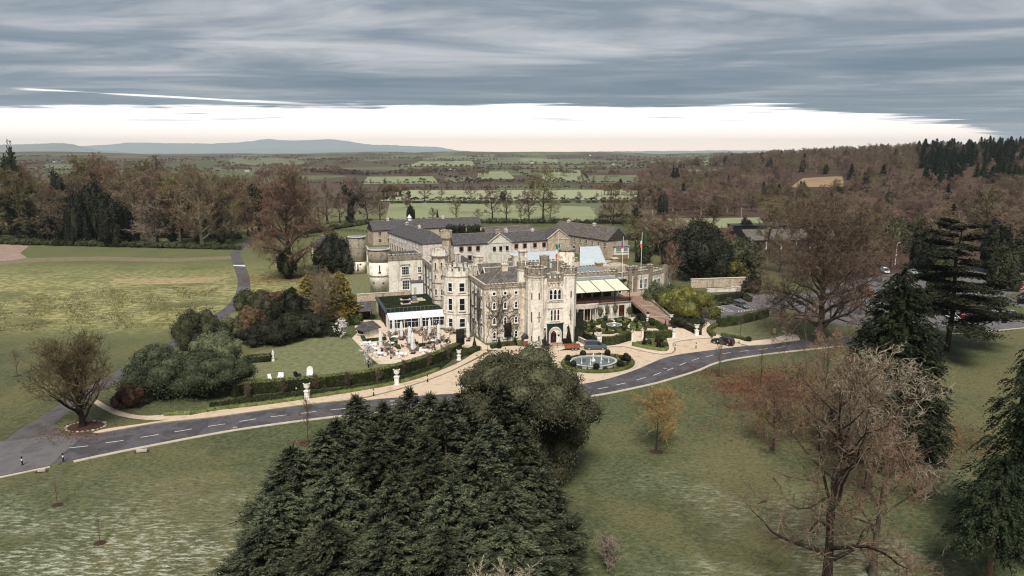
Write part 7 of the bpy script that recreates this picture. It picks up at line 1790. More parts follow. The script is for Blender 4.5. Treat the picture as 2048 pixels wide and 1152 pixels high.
for (a, b, y), wh in zip(tips, where):
    z = CAMH + y * math.tan(math.atan((576 - b) / FPX) - PITCH); x = (a - 1024) / FPX * (y * math.cos(PITCH) + (CAMH - z) * math.sin(PITCH)); k = 0 if z > 12 else (1 if z > 8.5 else 2)
    t = thing('cypress_tree', 'feathery grey-green cypress ' + wh, 'tree', (x, y, 0), random.uniform(0, 6), 'foreground cypress clump'); q = random.uniform(.98, 1.2); t.scale = (q, q, z / (15.5, 13.0, 10.5)[k])
    obj('trunk', cp[k][0], MATS['bark'], t); obj('crown', cp[k][1], MATS['cypress_leaf'], t)
# evergreen oak
p = G(1105, 1000)
rngq = np.random.default_rng(5); lob = []
for i in range(30):
    az = i * 2.399 + rngq.uniform(-.4, .4); f = math.sqrt((i + .5) / 30) * rngq.uniform(.85, 1.12); rr = rngq.uniform(1.25, 3.0)
    lob.append((7.9 * f * math.cos(az), 7.2 * f * math.sin(az), 8.6 + 6.6 * math.sqrt(max(0, 1 - min(1, f * f))) * rngq.uniform(.78, 1.08), rr, rr, rr * .8))
lob += [(6.2, .5, 6.6, 2.6, 2.4, 2.2), (8.6, 1.5, 8.6, 2.0, 2.0, 1.7), (2.0, -1.5, 4.6, 2.2, 2.2, 2.6), (3.3, 1.2, 5.2, 2.0, 2.2, 2.4), (2.6, -.5, 2.6, 1.6, 1.6, 2.2), (-4.5, 0, 7.6, 2.4, 2.4, 2.0), (0, -4, 7.6, 2.6, 2.4, 2.0), (0, 2.5, 9.5, 4.2, 4.0, 3.2), (5.2, -.5, 4.4, 2.3, 2.2, 2.6), (4.8, -1, 2.1, 2.0, 1.9, 2.1), (6.6, 0, 6.2, 2.1, 2.0, 2.0)]
oak = leaf_crown(41, lob, .135, 72, asp=.5, core=.78, under=.35, shell=(.78, 1.08))
t = thing('evergreen_oak', 'large rounded evergreen oak standing between the cypresses and the castle', 'tree', (p.x - 4.0, p.y + 4.5, 0))
tk = Geo(); g_tube(tk, np.array([[0, 0, -.3], [0, 0, 3], [.4, .2, 7], [.2, 0, 11]]), [.75, .6, .5, .25], 9)
for k in range(7): a = k * .9; g_tube(tk, np.array([[.2, .1, 4 + k * .5], [2.2 * math.cos(a), 2.2 * math.sin(a), 7 + k * .4], [5 * math.cos(a), 5 * math.sin(a), 9 + k * .3]]), [.3, .2, .08], 6)
obj('trunk', tk.mesh('trunk'), MATS['bark_dark'], t); obj('crown', oak.mesh('crown'), MATS['oak_leaf'], t)
# big bare oaks on the right
gt, gc = bare_tree(51, 23.0, 9.0, .48, .16, 19, 8, 5, 5, 2, .024, .42, .02, .28, 1.05, .9)
t = tree_thing('oak_tree', 'large gnarled bare oak at the bottom right of the lawn', 'tree', gt, gc, 'bark_dark', 'twig_brown', G(1648, 1205), 0.4)
gt, gc = bare_tree(52, 17.0, 8.0, .42, .18, 16, 8, 5, 5, 2, .024, .42, .02, .28, 1.05, .9)
tree_thing('oak_tree', 'pale-twigged bare oak in front of the dark redwood', 'tree', gt, gc, 'bark', 'twig_pale', G(1735, 985), 1.0)
gt, gc = bare_tree(53, 16.0, 6.8, .36, .20, 13, 8, 5, 5, 3, .022, .5, .03, .2, 1.0, .85)
t = tree_thing('oak_tree', 'bare pinkish oak above the leaf litter beside the road', 'tree', gt, gc, 'bark', 'twig_red', G(1640, 900), 2.0)
dup(t, None, G(1545, 900), 4.0, 'slim bare oak with reddish twigs left of the big oaks', 'bare oaks on the right lawn', .62)
dup(t, None, G(1745, 1150), 5.2, 'bare oak cut by the bottom edge right of the big oak', 'bare oaks on the right lawn', .95)
# redwood, cedar, cypress on the right edge
gt, gc = conifer(61, 24.8, 7.4, .75, 800, 13, 7, 1.5, .11, .02, .25, .5, .5, 0.0, .5, frond=5, rag=(.84, 1.08))
tree_thing('redwood_tree', 'dense dark conical redwood towering beside the bare oaks', 'tree', gt, gc, 'bark_red', 'sequoia_leaf', G(1768, 905), 0)
rngq = np.random.default_rng(15)
def cedar(seed, H, n, spread, z0=.35):
    r_ = np.random.default_rng(seed); gt, gc = Geo(), Geo()
    TP = np.array([[0, 0, -.3], [.3, 0, H * .35], [-.3, .3, H * .7], [.2, 0, H]]); g_tube(gt, TP, [.55, .42, .25, .06], 8)
    for i in range(n):
        f = z0 + (1 - z0) * (i + r_.uniform(0, .8)) / n; az = i * 2.399 + r_.uniform(-.4, .4); L = spread * (1.05 - .72 * ((f - z0) / (1 - z0)) ** 1.3) * r_.uniform(.65, 1.1)
        b = np.array([0, 0, f * H]); e_ = b + np.array([math.cos(az) * L, math.sin(az) * L, L * r_.uniform(-.12, .25)]); m = (b + e_) / 2 + np.array([0, 0, L * .08])
        g_tube(gt, np.array([b, m, e_]), [.16, .10, .04], 5)
        for q in np.linspace(.4, 1.05, 4):
            c = b + (e_ - b) * q; rx = L * .24 * r_.uniform(.8, 1.3)
            nn_ = int(110 * rx); P = c + r_.normal(size=(nn_, 3)) * np.array([rx * .55, rx * .55, .16])
            spray_fan(gc, P, unit(np.stack([r_.normal(size=nn_), r_.normal(size=nn_), r_.uniform(-.1, .5, nn_)], 1)), np.full(nn_, .6), r_, 3, .14, .1)
    return gt, gc
gt, gc = cedar(71, 26.5, 36, 11.0, .22)
tree_thing('cedar_tree', 'open dark cedar with flat layered boughs before the large car park', 'tree', gt, gc, 'bark', 'cedar_leaf', G(1893, 702), 0)
def rededge(seed, H, Rb):                 # drooping conifer with a bare reddish stem showing
    gt, gc = conifer(seed, H, Rb, .42, 300, 12, 8, 1.7, .075, .16, .2, .8, .5, frond=6)
    return gt, gc
gt, gc = rededge(81, 24.0, 5.0)
tree_thing('drooping_conifer', 'dark drooping conifer with a red-brown stem at the right edge', 'tree', gt, gc, 'bark_red', 'sequoia_leaf', Vector((50.8, 62.5, 0)), 1)
gt, gc = conifer(82, 13.0, 4.4, .3, 110, 12, 8, 1.7, .075, .45, .15, .8, .4, 0, False, frond=6)
tree_thing('drooping_conifer', 'shorter dark conifer with broken branches at the bottom right corner', 'tree', gt, gc, 'bark_red', 'sequoia_leaf', Vector((43.9, 56.5, 0)), 2)
# beech by the road and the parkland tree at the left
gt, gc = bare_tree(91, 25.5, 16.0, .85, .12, 30, 9, 6, 7, 3, .038, .30, .05, .25, 1.0, .85)
tree_thing('beech_tree', 'huge spreading bare beech beside the road and small lawn', 'tree', gt, gc, 'bark', 'twig_brown', G(1638, 688), .5)
gt, gc = bare_tree(92, 9.8, 8.6, .42, .10, 26, 8, 5, 5, 3, .026, .28, -.12, .75, 1.0, .8)
tree_thing('parkland_tree', 'broad golden-brown bare tree in a round stone-edged bed by the drive fork', 'tree', gt, gc, 'bark_dark', 'twig_olive', G(166, 853), 0)
bd = G(172, 853); sheet('planting_bed', [(bd.x + 2.6 * math.cos(t), bd.y + 1.9 * math.sin(t)) for t in [2 * math.pi * k / 24 for k in range(24)]], 'soil', .03)
random.seed(9); es = thing('stone_edging', 'ring of small pale stones edging the round tree bed', 'edging', (bd.x, bd.y, 0))
for k in range(24):
    t_ = 2 * math.pi * k / 24; s_ = random.uniform(.13, .24); obj('stone', MB().lathe([(s_, 0), (s_ * .9, s_ * .5), (s_ * .3, s_ * .8)], 6, 2.75 * math.cos(t_), 2.05 * math.sin(t_), 1.3, 1), MATS['kerb_dark' if k % 3 else 'kerbstone'], es)
# golden willow and saplings
gt, gc = bare_tree(93, 8.6, 4.2, .13, .32, 20, 8, 5, 5, 3, .016, .30, .22, .55, 1.2, .85)
tree_thing('golden_tree', 'small golden-twigged weeping tree alone on the lawn', 'tree', gt, gc, 'bark', 'twig_gold', G(1312, 903), 0)
def soil_disc(loc, r_):
    sheet('planting_bed', [(loc.x + r_ * math.cos(t), loc.y + r_ * .8 * math.sin(t)) for t in [2 * math.pi * k / 14 for k in range(14)]], 'soil', .02)
soil_disc(G(1312, 904), 1.0)
gt, gc = bare_tree(94, 7.6, 1.7, .09, .25, 14, 5, 4, 4, 2, .012, .2, .0, 1.4, 1.0, .9)
sap = tree_thing('sapling', 'slim bare sapling on the verge in front of the white urn', 'tree', gt, gc, 'bark', 'twig_brown', G(616, 887), 0)
soil_disc(G(616, 887), 1.3)
for a, b, s, lb in ((1438, 752, .95, 'slim bare sapling on the verge below the black estate car'), (1521, 775, 1.0, 'bare sapling standing in the brown leaf litter'), (1480, 670, .65, 'young tree in the middle of the small lawn'), (1530, 656, .5, 'young tree near the notice frame on the small lawn'), (115, 1010, .42, 'tiny staked sapling at the lower left of the lawn'), (200, 1086, .40, 'tiny sapling in a soil disc at the bottom left'), (35, 752, .70, 'lone young tree on the grass at the far left'), (1560, 650, .6, 'young tree beside the beech on the small lawn')):
    dup(sap, None, G(a, b), a * .7, lb, 'young bare saplings', s); soil_disc(G(a, b), .5 + s * .4)
gt, gc = bare_tree(95, 3.0, 2.6, .10, .03, 22, 6, 5, 4, 3, .014, .3, -.1, .9, 1.0, .8)
bb = tree_thing('bare_bush', 'pale bare bush at the bottom edge against the dark cypresses', 'bush', gt, gc, 'bark_pale', 'twig_pale', Vector((-1.0, 47.5, 0)), 0); bb.scale = (1.9, 1.6, 1.9)
dup(bb, None, G(1215, 1140), 2.0, 'thin bare bush at the bottom edge of the lawn', 'bare bushes', .9)
dup(bb, None, G(1850, 1000), 3.0, 'low bare bush below the redwood', 'bare bushes', 1.0)
# leaf litter under the oaks
g = Geo(); r_ = np.random.default_rng(6); ctr = [(1545, 756, 6, 4), (1490, 775, 4, 2.2), (1570, 790, 6, 4), (1480, 812, 2.0, 1.5), (1600, 850, 8, 4), (1850, 890, 7, 5), (1790, 850, 6, 4), (160, 865, 3, 2), (1420, 745, 3, 2), (610, 885, 1.2, .8), (580, 556, 8, 6), (690, 545, 4, 3)]
for a, b, sx_, sy_ in ctr:
    c = G(a, b); n = int((330 if a in (1545, 1490, 1570) else 170) * sx_ * sy_); P = np.stack([c.x + r_.normal(size=n) * sx_, c.y + r_.normal(size=n) * sy_, np.full(n, .03) + r_.uniform(0, .03, n)], 1); g_leaves(g, P, np.tile([0, 0, 1.], (n, 1)), .12, r_, .6, .5)
mat('litter_leaf', (.09, .036, .02), .9, (.175, .08, .042), .4, 3, island=.4, coords='World')
tag(obj('leaf_litter', g.mesh('leaf_litter'), MATS['litter_leaf']), 'reddish fallen leaves scattered on the grass under bare trees', 'leaf litter', None, 'stuff')
# rough meadow tussocks on the left
g = Geo(); n = 15000; A_ = [G(-60, 668), G(330, 655), G(405, 610), G(440, 576), G(240, 572), G(-60, 600)]
bx0, bx1 = min(p.x for p in A_), max(p.x for p in A_); by0, by1 = min(p.y for p in A_), max(p.y for p in A_)
P = np.stack([r_.uniform(bx0, bx1, n * 2), r_.uniform(by0, by1, n * 2)], 1)
poly = np.array([[p.x, p.y] for p in A_]); ins = np.zeros(len(P), bool); j = len(poly) - 1
for i in range(len(poly)):
    c_ = ((poly[i, 1] > P[:, 1]) != (poly[j, 1] > P[:, 1])) & (P[:, 0] < (poly[j, 0] - poly[i, 0]) * (P[:, 1] - poly[i, 1]) / (poly[j, 1] - poly[i, 1]) + poly[i, 0]); ins ^= c_; j = i
P = P[ins]; nz = np.sin(P[:, 0] * .23) * np.sin(P[:, 1] * .31 + 1) + np.sin(P[:, 0] * .6 + P[:, 1] * .4) * .6 + r_.normal(size=len(P)) * .5
cx_, cy_ = poly.mean(0); ed = np.abs((P - [cx_, cy_]) / [(bx1 - bx0) * .5, (by1 - by0) * .5]).max(1); P = P[(nz - 1.6 * np.clip(ed - .45, 0, 1) ) > -.25]; n = len(P)
D = unit(np.c_[r_.normal(size=(n, 2)) * .7, np.full(n, 1.)]); g_ribbons(g, np.c_[P, np.zeros(n)], D, r_.uniform(.15, .42, n), np.full(n, .10), r_, .5)
tag(obj('meadow_grass', g.mesh('meadow_grass'), MATS['dry_grass']), 'tufted dry yellow grass in the rough meadow left of the drive', 'grass', None, 'stuff')

# ---------------------------------------------------------------- shrubs around the lawn
def dome(name, label, px_, py_, a, b, h, m, size=.2, dens=30, n=16, seed=1, rz=0, r=(.22, .38), group=None):
    return bush_thing(name, label, lobes_dome(seed, a, b, h, n, r), size, dens, m, G(px_, py_), rz, seed, group)
dome('laurel_shrub', 'vast dark slate-leaved laurel mound at the fork of the drives', 385, 788, 11.5, 7.5, 6.8, 'laurel_slate', .15, 50, 30, 3, .1, (.18, .28))
dome('laurel_shrub', 'dark laurel hump joining the great mound to the drive', 310, 745, 5.0, 4.5, 4.6, 'laurel_slate', .15, 50, 14, 4)
dome('laurel_shrub', 'rounded pale green laurel above the dark mound', 432, 735, 5.6, 4.6, 6.6, 'laurel_pale', .15, 52, 20, 5, 0, (.2, .32))
dome('laurel_shrub', 'glossy dark laurel beside the drive, above the pale laurel', 400, 690, 5.6, 5.0, 7.2, 'laurel_leaf', .16, 48, 20, 6, 0, (.2, .34))
dome('laurel_shrub', 'small dark laurel behind the pale laurel', 415, 700, 3.5, 3.5, 4.0, 'dark_leaf', .2, 30, 10, 7)
dome('laurel_shrub', 'pale yellowish shrub tucked behind the pale laurel', 472, 675, 3.2, 3.2, 4.6, 'laurel_pale', .2, 30, 10, 8)
dome('brown_shrub', 'russet-brown shrub in the middle of the shrubbery', 500, 672, 4.0, 4.2, 5.6, 'brown_leaf', .2, 32, 14, 9)
dome('laurel_shrub', 'dark spreading shrub along the top edge of the lawn', 540, 688, 7.0, 4.0, 4.4, 'dark_leaf', .2, 32, 18, 10)
dome('laurel_shrub', 'dark shrub at the back of the shrubbery by the drive', 515, 618, 6.0, 4.5, 5.0, 'laurel_leaf', .22, 26, 14, 11)
dome('brown_shrub', 'pale brown shrub at the back of the shrubbery', 548, 622, 4.0, 4.0, 4.8, 'brown_leaf', .22, 26, 12, 12)
dome('laurel_shrub', 'blue-green rounded shrub in the middle of the shrubbery', 532, 652, 4.4, 4.0, 6.2, 'laurel_leaf', .2, 30, 14, 13)
dome('laurel_shrub', 'dark shrub beneath the bare magnolia at the lawn edge', 612, 672, 7.5, 3.6, 4.6, 'dark_leaf', .2, 32, 18, 14)
dome('laurel_shrub', 'dark evergreen between the golden conifer and the blue-green shrub', 588, 655, 5.0, 4.0, 8.0, 'dark_leaf', .22, 28, 16, 15)
dome('laurel_shrub', 'small clipped-looking shrub by the terrace path', 712, 650, 2.0, 2.0, 2.6, 'hedge_leaf', .16, 36, 8, 16)
dome('brown_shrub', 'brown-leaved shrub right of the broad parkland tree', 262, 815, 2.8, 2.2, 3.8, 'brown_leaf', .16, 26, 10, 17)
for k, (a, b, hp, R_, lb) in enumerate(((618, 640, 552, 4.4, 'golden conifer on the left of the bare magnolia'), (683, 645, 545, 4.8, 'golden conifer on the right of the bare magnolia'))):
    pp = G(a, b); gt, gc = conifer(101 + k, height_at(pp, hp), R_, .25, 240, 14, 5, .8, .13, .03, .35, .25, .7); tree_thing('golden_conifer', lb, 'tree', gt, gc, 'bark', 'gold_leaf', pp, k)
pp = G(588, 640); gt, gc = conifer(104, height_at(pp, 576), 4.2, .25, 200, 13, 5, .85, .15, .03, .25, .35, .7); tree_thing('dark_conifer', 'dark pointed conifer left of the golden pair', 'tree', gt, gc, 'bark', 'sequoia_leaf', pp, 0)
pp = G(648, 660); gt, gc = bare_tree(105, height_at(pp, 545), 6.0, .3, .12, 20, 8, 5, 5, 2, .026, .3, .05, .5, 1.0, .8); tree_thing('magnolia_tree', 'bare many-branched tree between the two golden conifers', 'tree', gt, gc, 'bark', 'twig_brown', pp, 0)
def blossom(label, a, b, s):
    gt, gc = bare_tree(106, 4.2, 2.3, .12, .22, 12, 6, 4, 3, 0, .012, .25, .0, .6, 1.0, .8); t = tree_thing('blossom_tree', label, 'tree', gt, gc, 'bark_dark', 'bark_dark', G(a, b), a); t.scale = (s, s, s)
    V = np.concatenate(gc.V); r2 = np.random.default_rng(3); k = r2.choice(len(V), 1500); g = Geo(); g_leaves(g, V[k] + r2.normal(size=(1500, 3)) * .07, rnd_dir(r2, 1500), .075, r2, .8, .5); obj('blossom', g.mesh('blossom'), MATS['blossom'], t)
blossom('white blossom tree at the corner of the lawn and terrace', 737, 735, .95); blossom('pale pink-white blossom tree by the terrace path', 684, 677, .9)
# eight bare twig bushes before the tall hedge
gt, gc = bare_tree(111, 2.6, 1.0, .06, .02, 24, 6, 5, 4, 2, .011, .2, -.1, 1.5, 1.0, .9)
tb = tree_thing('twig_bush', 'rounded bare twig bush clipped in the row before the tall hedge', 'bush', gt, gc, 'bark', 'twig_brown', G(496, 795), 0, 'twig bushes before the tall hedge')
for a, b in ((567, 788), (634, 779), (697, 774), (756, 764), (809, 749), (857, 734), (897, 719)): dup(tb, None, G(a, b), a, None, 'twig bushes before the tall hedge', 1.0)
# right-hand garden trees
pp = G(1352, 637); dome('laurel_shrub', 'large yellow-green laurel mound right of the steps', 1372, 634, 8.2, 5.5, 7.0, 'yellow_laurel', .15, 54, 24, 21, 0, (.2, .3))
dome('laurel_shrub', 'dark green laurel on the stair side of the yellow-green mound', 1318, 622, 5.0, 4.5, 6.4, 'laurel_leaf', .2, 32, 16, 22)
dome('laurel_shrub', 'dark low shrubs under the yellow-green mound', 1375, 655, 5.0, 2.5, 2.4, 'dark_leaf', .18, 32, 12, 23)
pp = G(1394, 566)
dome('yew_tree', 'huge black-green yew behind the screen wall', 1394, 560, 11.0, 9.0, 17.5, 'dark_leaf', .34, 14, 26, 24, 0, (.2, .32))
dome('yew_tree', 'black-green yew beside the farther round tower', 668, 546, 7.5, 6.5, 12.0, 'dark_leaf', .3, 15, 20, 25, 0, (.2, .34))
dome('laurel_shrub', 'dark evergreen shrubs right of the yew with yellow tips', 1450, 563, 7.0, 4.0, 6.5, 'yellow_laurel', .26, 18, 14, 26)
dome('laurel_shrub', 'mixed green evergreen trees left of the dark hall', 1478, 545, 8.0, 6.0, 11.0, 'laurel_leaf', .3, 16, 18, 27)
dome('laurel_shrub', 'bushy evergreen by the small car park wall', 1506, 585, 3.0, 3.0, 5.0, 'dark_leaf', .22, 22, 10, 28)
dome('laurel_shrub', 'dark shrub against the bay lodge', 1302, 590, 2.4, 2.2, 3.6, 'dark_leaf', .2, 26, 10, 29)
for k, (a, b, w_) in enumerate(((1430, 612, 2.4), (1450, 610, 2.0), (1462, 607, 1.8))): dome('low_shrub', ('low shrub nearest the yellow-green laurel on the car park edge', 'middle low shrub on the car park edge', 'low shrub beside the parked saloon')[k], a, b, w_, 1.2, 1.5, 'laurel_leaf', .16, 34, 8, 30 + k)
gt, gc = bare_tree(121, 13.5, 5.0, .22, .06, 16, 8, 5, 5, 2, .03, .2, -.05, 1.3, 1.0, .85); tree_thing('red_stemmed_tree', 'pale pink many-stemmed bare tree beside the bay lodge', 'tree', gt, gc, 'bark_pale', 'twig_red', G(1338, 580), 0)
# beech left of the castle
pp = G(578, 556); gt, gc = bare_tree(131, height_at(pp, 352), 13.5, .9, .10, 30, 9, 6, 6, 3, .05, .30, .16, .35, 1.0, .8); tree_thing('beech_tree', 'tall russet bare beech with trailing twigs left of the castle', 'tree', gt, gc, 'bark_dark', 'twig_red', pp, 0)
dome('ivy_mound', 'dark ivy round the foot of the russet beech', 576, 558, 3.5, 3.0, 9.0, 'ivy_leaf', .3, 14, 12, 33)
# ---------------------------------------------------------------- woods beyond
def slot_mat(o, m):
    o.material_slots[0].link = 'OBJECT'; o.material_slots[0].material = MATS[m]
MID = []; MASS = []
for sd_, kw in ((201, dict(spread=6.8, gnarl=.28, upb=.45, round_=.8, trunk=.16)), (202, dict(spread=7.6, gnarl=.30, upb=.35, round_=.75, trunk=.18)), (203, dict(spread=5.4, gnarl=.25, upb=.7, round_=.8, trunk=.12)), (204, dict(spread=8.2, gnarl=.32, upb=.3, round_=.8, trunk=.22)), (205, dict(spread=6.2, gnarl=.26, upb=.5, round_=.7, trunk=.14, droop=.08))):
    gt, gc = bare_tree(sd_, 20.0, r0=.42, limbs=17, subs=6, sub2=5, tw=5, tw2=3, w=.042, fine=False, **kw)
    MID.append((gt.mesh('trunk'), gc.mesh('crown')))
    if sd_ < 204: gm = Geo(); gm.merge(gt); gm.merge(gc); MASS.append(gm.mesh('tree_mass'))
IVY = []
for sd_ in (1, 2):
    r_ = np.random.default_rng(sd_); lob = [(r_.normal() * 1.0, r_.normal() * 1.0, z, r_.uniform(1.0, 2.0), r_.uniform(1.0, 2.0), 1.9) for z in np.linspace(2, 15.5, 9)] + [(r_.normal() * 3, r_.normal() * 3, r_.uniform(8, 15), 1.3, 1.3, 1.2) for _ in range(5)]
    IVY.append(leaf_crown(sd_ + 60, lob, .38, 9, core=.8, under=1.0).mesh('ivy'))
EVG = []
for sd_ in (5, 6):
    EVG.append(leaf_crown(sd_ + 70, lobes_dome(sd_, 5.2, 5.2, 20, 20, (.2, .36), .22), .42, 8, core=.82, under=.4).mesh('crown'))
EVT = MB().tube([(0, 0, -.3), (0, 0, 14)], [.5, .2], 6).mesh('trunk')
CON = []
for sd_ in (7, 8):
    gt, gc = conifer(sd_ + 300, 20.0, 4.0, .3, 90, 8, 4, 1.6, .36, .05, .2, .35, .75); CON.append((gt.mesh('trunk'), gc.mesh('crown')))
COLM = topi = None
def wood_tree(kind, label, loc, H, group, m='twig_brown', bark='bark', rz=None, ivy=None, wid=1.0, seed=0):
    s = H / 20.0
    nm = {'bare': 'bare_tree', 'evergreen': 'evergreen_tree', 'conifer': 'conifer_tree'}[kind]
    t = thing(nm, label, 'tree', loc, random.uniform(0, 6.28) if rz is None else rz, group); t.scale = (s * wid, s * wid, s)
    if kind == 'bare':
        a, b = MID[seed % 5]; o1 = obj('trunk', a, MATS['bark'], t); o2 = obj('crown', b, MATS['twig_brown'], t); slot_mat(o1, bark); slot_mat(o2, m)
        if ivy is not None: obj('ivy', IVY[ivy], MATS['ivy_leaf'], t)
    elif kind == 'evergreen': obj('trunk', EVT, MATS['bark_dark'], t); o2 = obj('crown', EVG[seed % 2], MATS['dark_leaf'], t); slot_mat(o2, m if 'leaf' in m or 'laurel' in m else 'dark_leaf')
    else: a, b = CON[seed % 2]; obj('trunk', a, MATS['bark_dark'], t); o2 = obj('crown', b, MATS['sequoia_leaf'], t)
    return t
random.seed(21)
top_prof = [(-60, 350), (0, 346), (30, 325), (45, 306), (65, 330), (100, 352), (150, 345), (180, 315), (205, 303), (235, 318), (260, 345), (298, 314), (320, 335), (365, 325), (400, 328), (450, 345), (500, 352), (545, 330), (600, 365), (640, 352)]
tx, ty = [p[0] for p in top_prof], [p[1] for p in top_prof]
cols = ['twig_brown', 'twig_brown', 'twig_purple', 'twig_olive', 'twig_red']
k = 0
for row, (b0, b1, step, dt) in enumerate(((481, 493, 30, 24), (466, 476, 27, 14), (452, 462, 27, 4), (438, 448, 34, 0))):
    x = -70 + row * 9
    while x < 485 + row * 20:
        a = x + random.uniform(-8, 8); by = random.uniform(b0, b1) - (8 if a < 60 else 0); pp = G(a, by)
        H = max(9, height_at(pp, np.interp(a, tx, ty) + dt + random.uniform(-3, 22)))
        q = random.random()
        if row == 0 and 60 < a < 290 and q < .5: wood_tree('evergreen', 'black-green evergreen tree along the edge of the wood beyond the meadow', pp, H * random.uniform(.5, .8), 'evergreens in the wood beyond the meadow', 'dark_leaf', seed=k, wid=random.uniform(.8, 1.25))
        elif q < .38: wood_tree('bare', 'ivy-clad bare tree in the wood beyond the meadow', pp, H, 'ivy-clad trees beyond the meadow', 'twig_olive', 'bark_dark', ivy=k % 2, seed=k, wid=1.1)
        else: wood_tree('bare', 'bare brown tree in the wood beyond the meadow', pp, H, 'bare trees in the wood beyond the meadow', cols[k % 5], 'bark' if k % 3 else 'bark_dark', seed=k, wid=random.uniform(1.05, 1.35))
        k += 1; x += step * random.uniform(.75, 1.25)
for a, by, ty_, lb in ((38, 474, 312, 'tall ivy tower of a tree at the left edge of the wood'), (125, 480, 352, 'dark ivy-clad tree left of the wood middle')):
    pp = G(a, by); wood_tree('evergreen', lb, pp, height_at(pp, ty_), 'ivy towers', 'dark_leaf', seed=k, wid=.55); k += 1
pp = G(237, 484); gt, gc = conifer(401, height_at(pp, 418), 7.5, .35, 170, 11, 4, 1.2, .26, .02, .15, .4, .8); tree_thing('blue_spruce', 'broad blue-black spruce at the edge of the meadow', 'tree', gt, gc, 'bark_dark', 'sequoia_leaf', pp, 0)
pp = G(405, 497); gt, gc = bare_tree(402, height_at(pp, 352), 13, .8, .12, 26, 9, 6, 5, 2, .055, .36, .05, .4, 1.0, .8); tree_thing('pale_limbed_tree', 'bare tree with pale twisting limbs at the end of the wood by the drive', 'tree', gt, gc, 'twig_pale', 'twig_brown', pp, 0)
pp = G(305, 492); gt, gc = bare_tree(403, height_at(pp, 400), 9, .6, .1, 22, 8, 6, 5, 2, .055, .3, .18, .4, 1.0, .8); tree_thing('pale_limbed_tree', 'fan of pale drooping branches in the middle of the wood edge', 'tree', gt, gc, 'twig_pale', 'twig_pale', pp, 0)
# behind the castle
mids = [(620, 452, 368, 'b'), (600, 458, 362, 'i'), (655, 448, 362, 'b'), (640, 466, 400, 'b'), (680, 446, 385, 'b'), (703, 446, 358, 'i'), (735, 444, 372, 'b'), (760, 443, 384, 'b'), (822, 445, 412, 'e'), (865, 446, 415, 'b'), (912, 441, 396, 'b'), (985, 441, 372, 'b'), (1013, 441, 378, 'b'), (1086, 442, 342, 'b'), (1058, 443, 378, 'b'), (1042, 442, 402, 'b'), (1100, 444, 405, 'b'), (1205, 448, 405, 'b'), (1226, 449, 388, 'b'), (1246, 452, 396, 'b'), (1270, 456, 402, 'i'), (955, 444, 418, 'b'), (875, 436, 420, 'c'), (548, 470, 345, 'b'), (525, 478, 350, 'i'), (575, 470, 352, 'b'), (505, 470, 360, 'b'), (615, 475, 395, 'b')]
pos = {912: 'round-headed bare tree alone in the pasture behind the far range', 1086: 'tallest bare tree standing above the courtyard roofs', 703: 'tall ivy column of a tree behind the yew', 822: 'dark evergreen behind the left end of the far range', 985: 'bare tree left of the tallest tree behind the courtyard', 875: 'small dark conifer alone in the near pasture', 1226: 'pale bare tree behind the long right-hand range'}
for k, (a, b, c, ty_) in enumerate(mids):
    pp = G(a, b); H = height_at(pp, c)
    lb = pos.get(a, {'b': 'bare tree in the line behind the courtyard roofs', 'i': 'ivy-clad tree in the line behind the courtyard roofs'}.get(ty_, 'evergreen in the line behind the courtyard'))
    if ty_ in 'bi': wood_tree('bare', lb, pp, H, 'ivy-clad trees behind the courtyard' if ty_ == 'i' else 'trees behind the courtyard', ['twig_brown', 'twig_olive', 'twig_purple'][k % 3], 'bark_dark', ivy=0 if ty_ == 'i' else None, seed=k, wid=1.15 if H > 12 else 1.35)
    elif ty_ == 'e': wood_tree('evergreen', lb, pp, H, None, seed=k)
    else: wood_tree('conifer', lb, pp, H, None, seed=k)
# dark columnar cypresses in the courtyard
cy = Geo(); r_ = np.random.default_rng(4); lob = [(0, 0, z, .8, .8, 1.3) for z in (1.2, 2.6, 4.0, 5.2)]
cym = leaf_crown(99, lob, .22, 24, core=.85, under=1.0).mesh('crown'); cyt = MB().tube([(0, 0, -.2), (0, 0, 4)], .15, 6).mesh('trunk')
for k, a in enumerate((897, 903, 909, 915, 921, 928, 938, 945, 951, 957, 978, 984, 989)):
    pp = G(a, 491 + (k % 2)); t = thing('columnar_cypress', 'black columnar cypress in the row inside the courtyard' if a < 960 else 'black columnar cypress beside the first pediment', 'tree', pp, k, 'courtyard cypresses' if a < 960 else 'cypresses by the pediment'); t.scale = (1.35, 1.35, height_at(pp, 449 + (k * 5) % 4 if a < 960 else 455) / 6.4); obj('trunk', cyt, MATS['bark_dark'], t); obj('crown', cym, MATS['dark_leaf'], t)
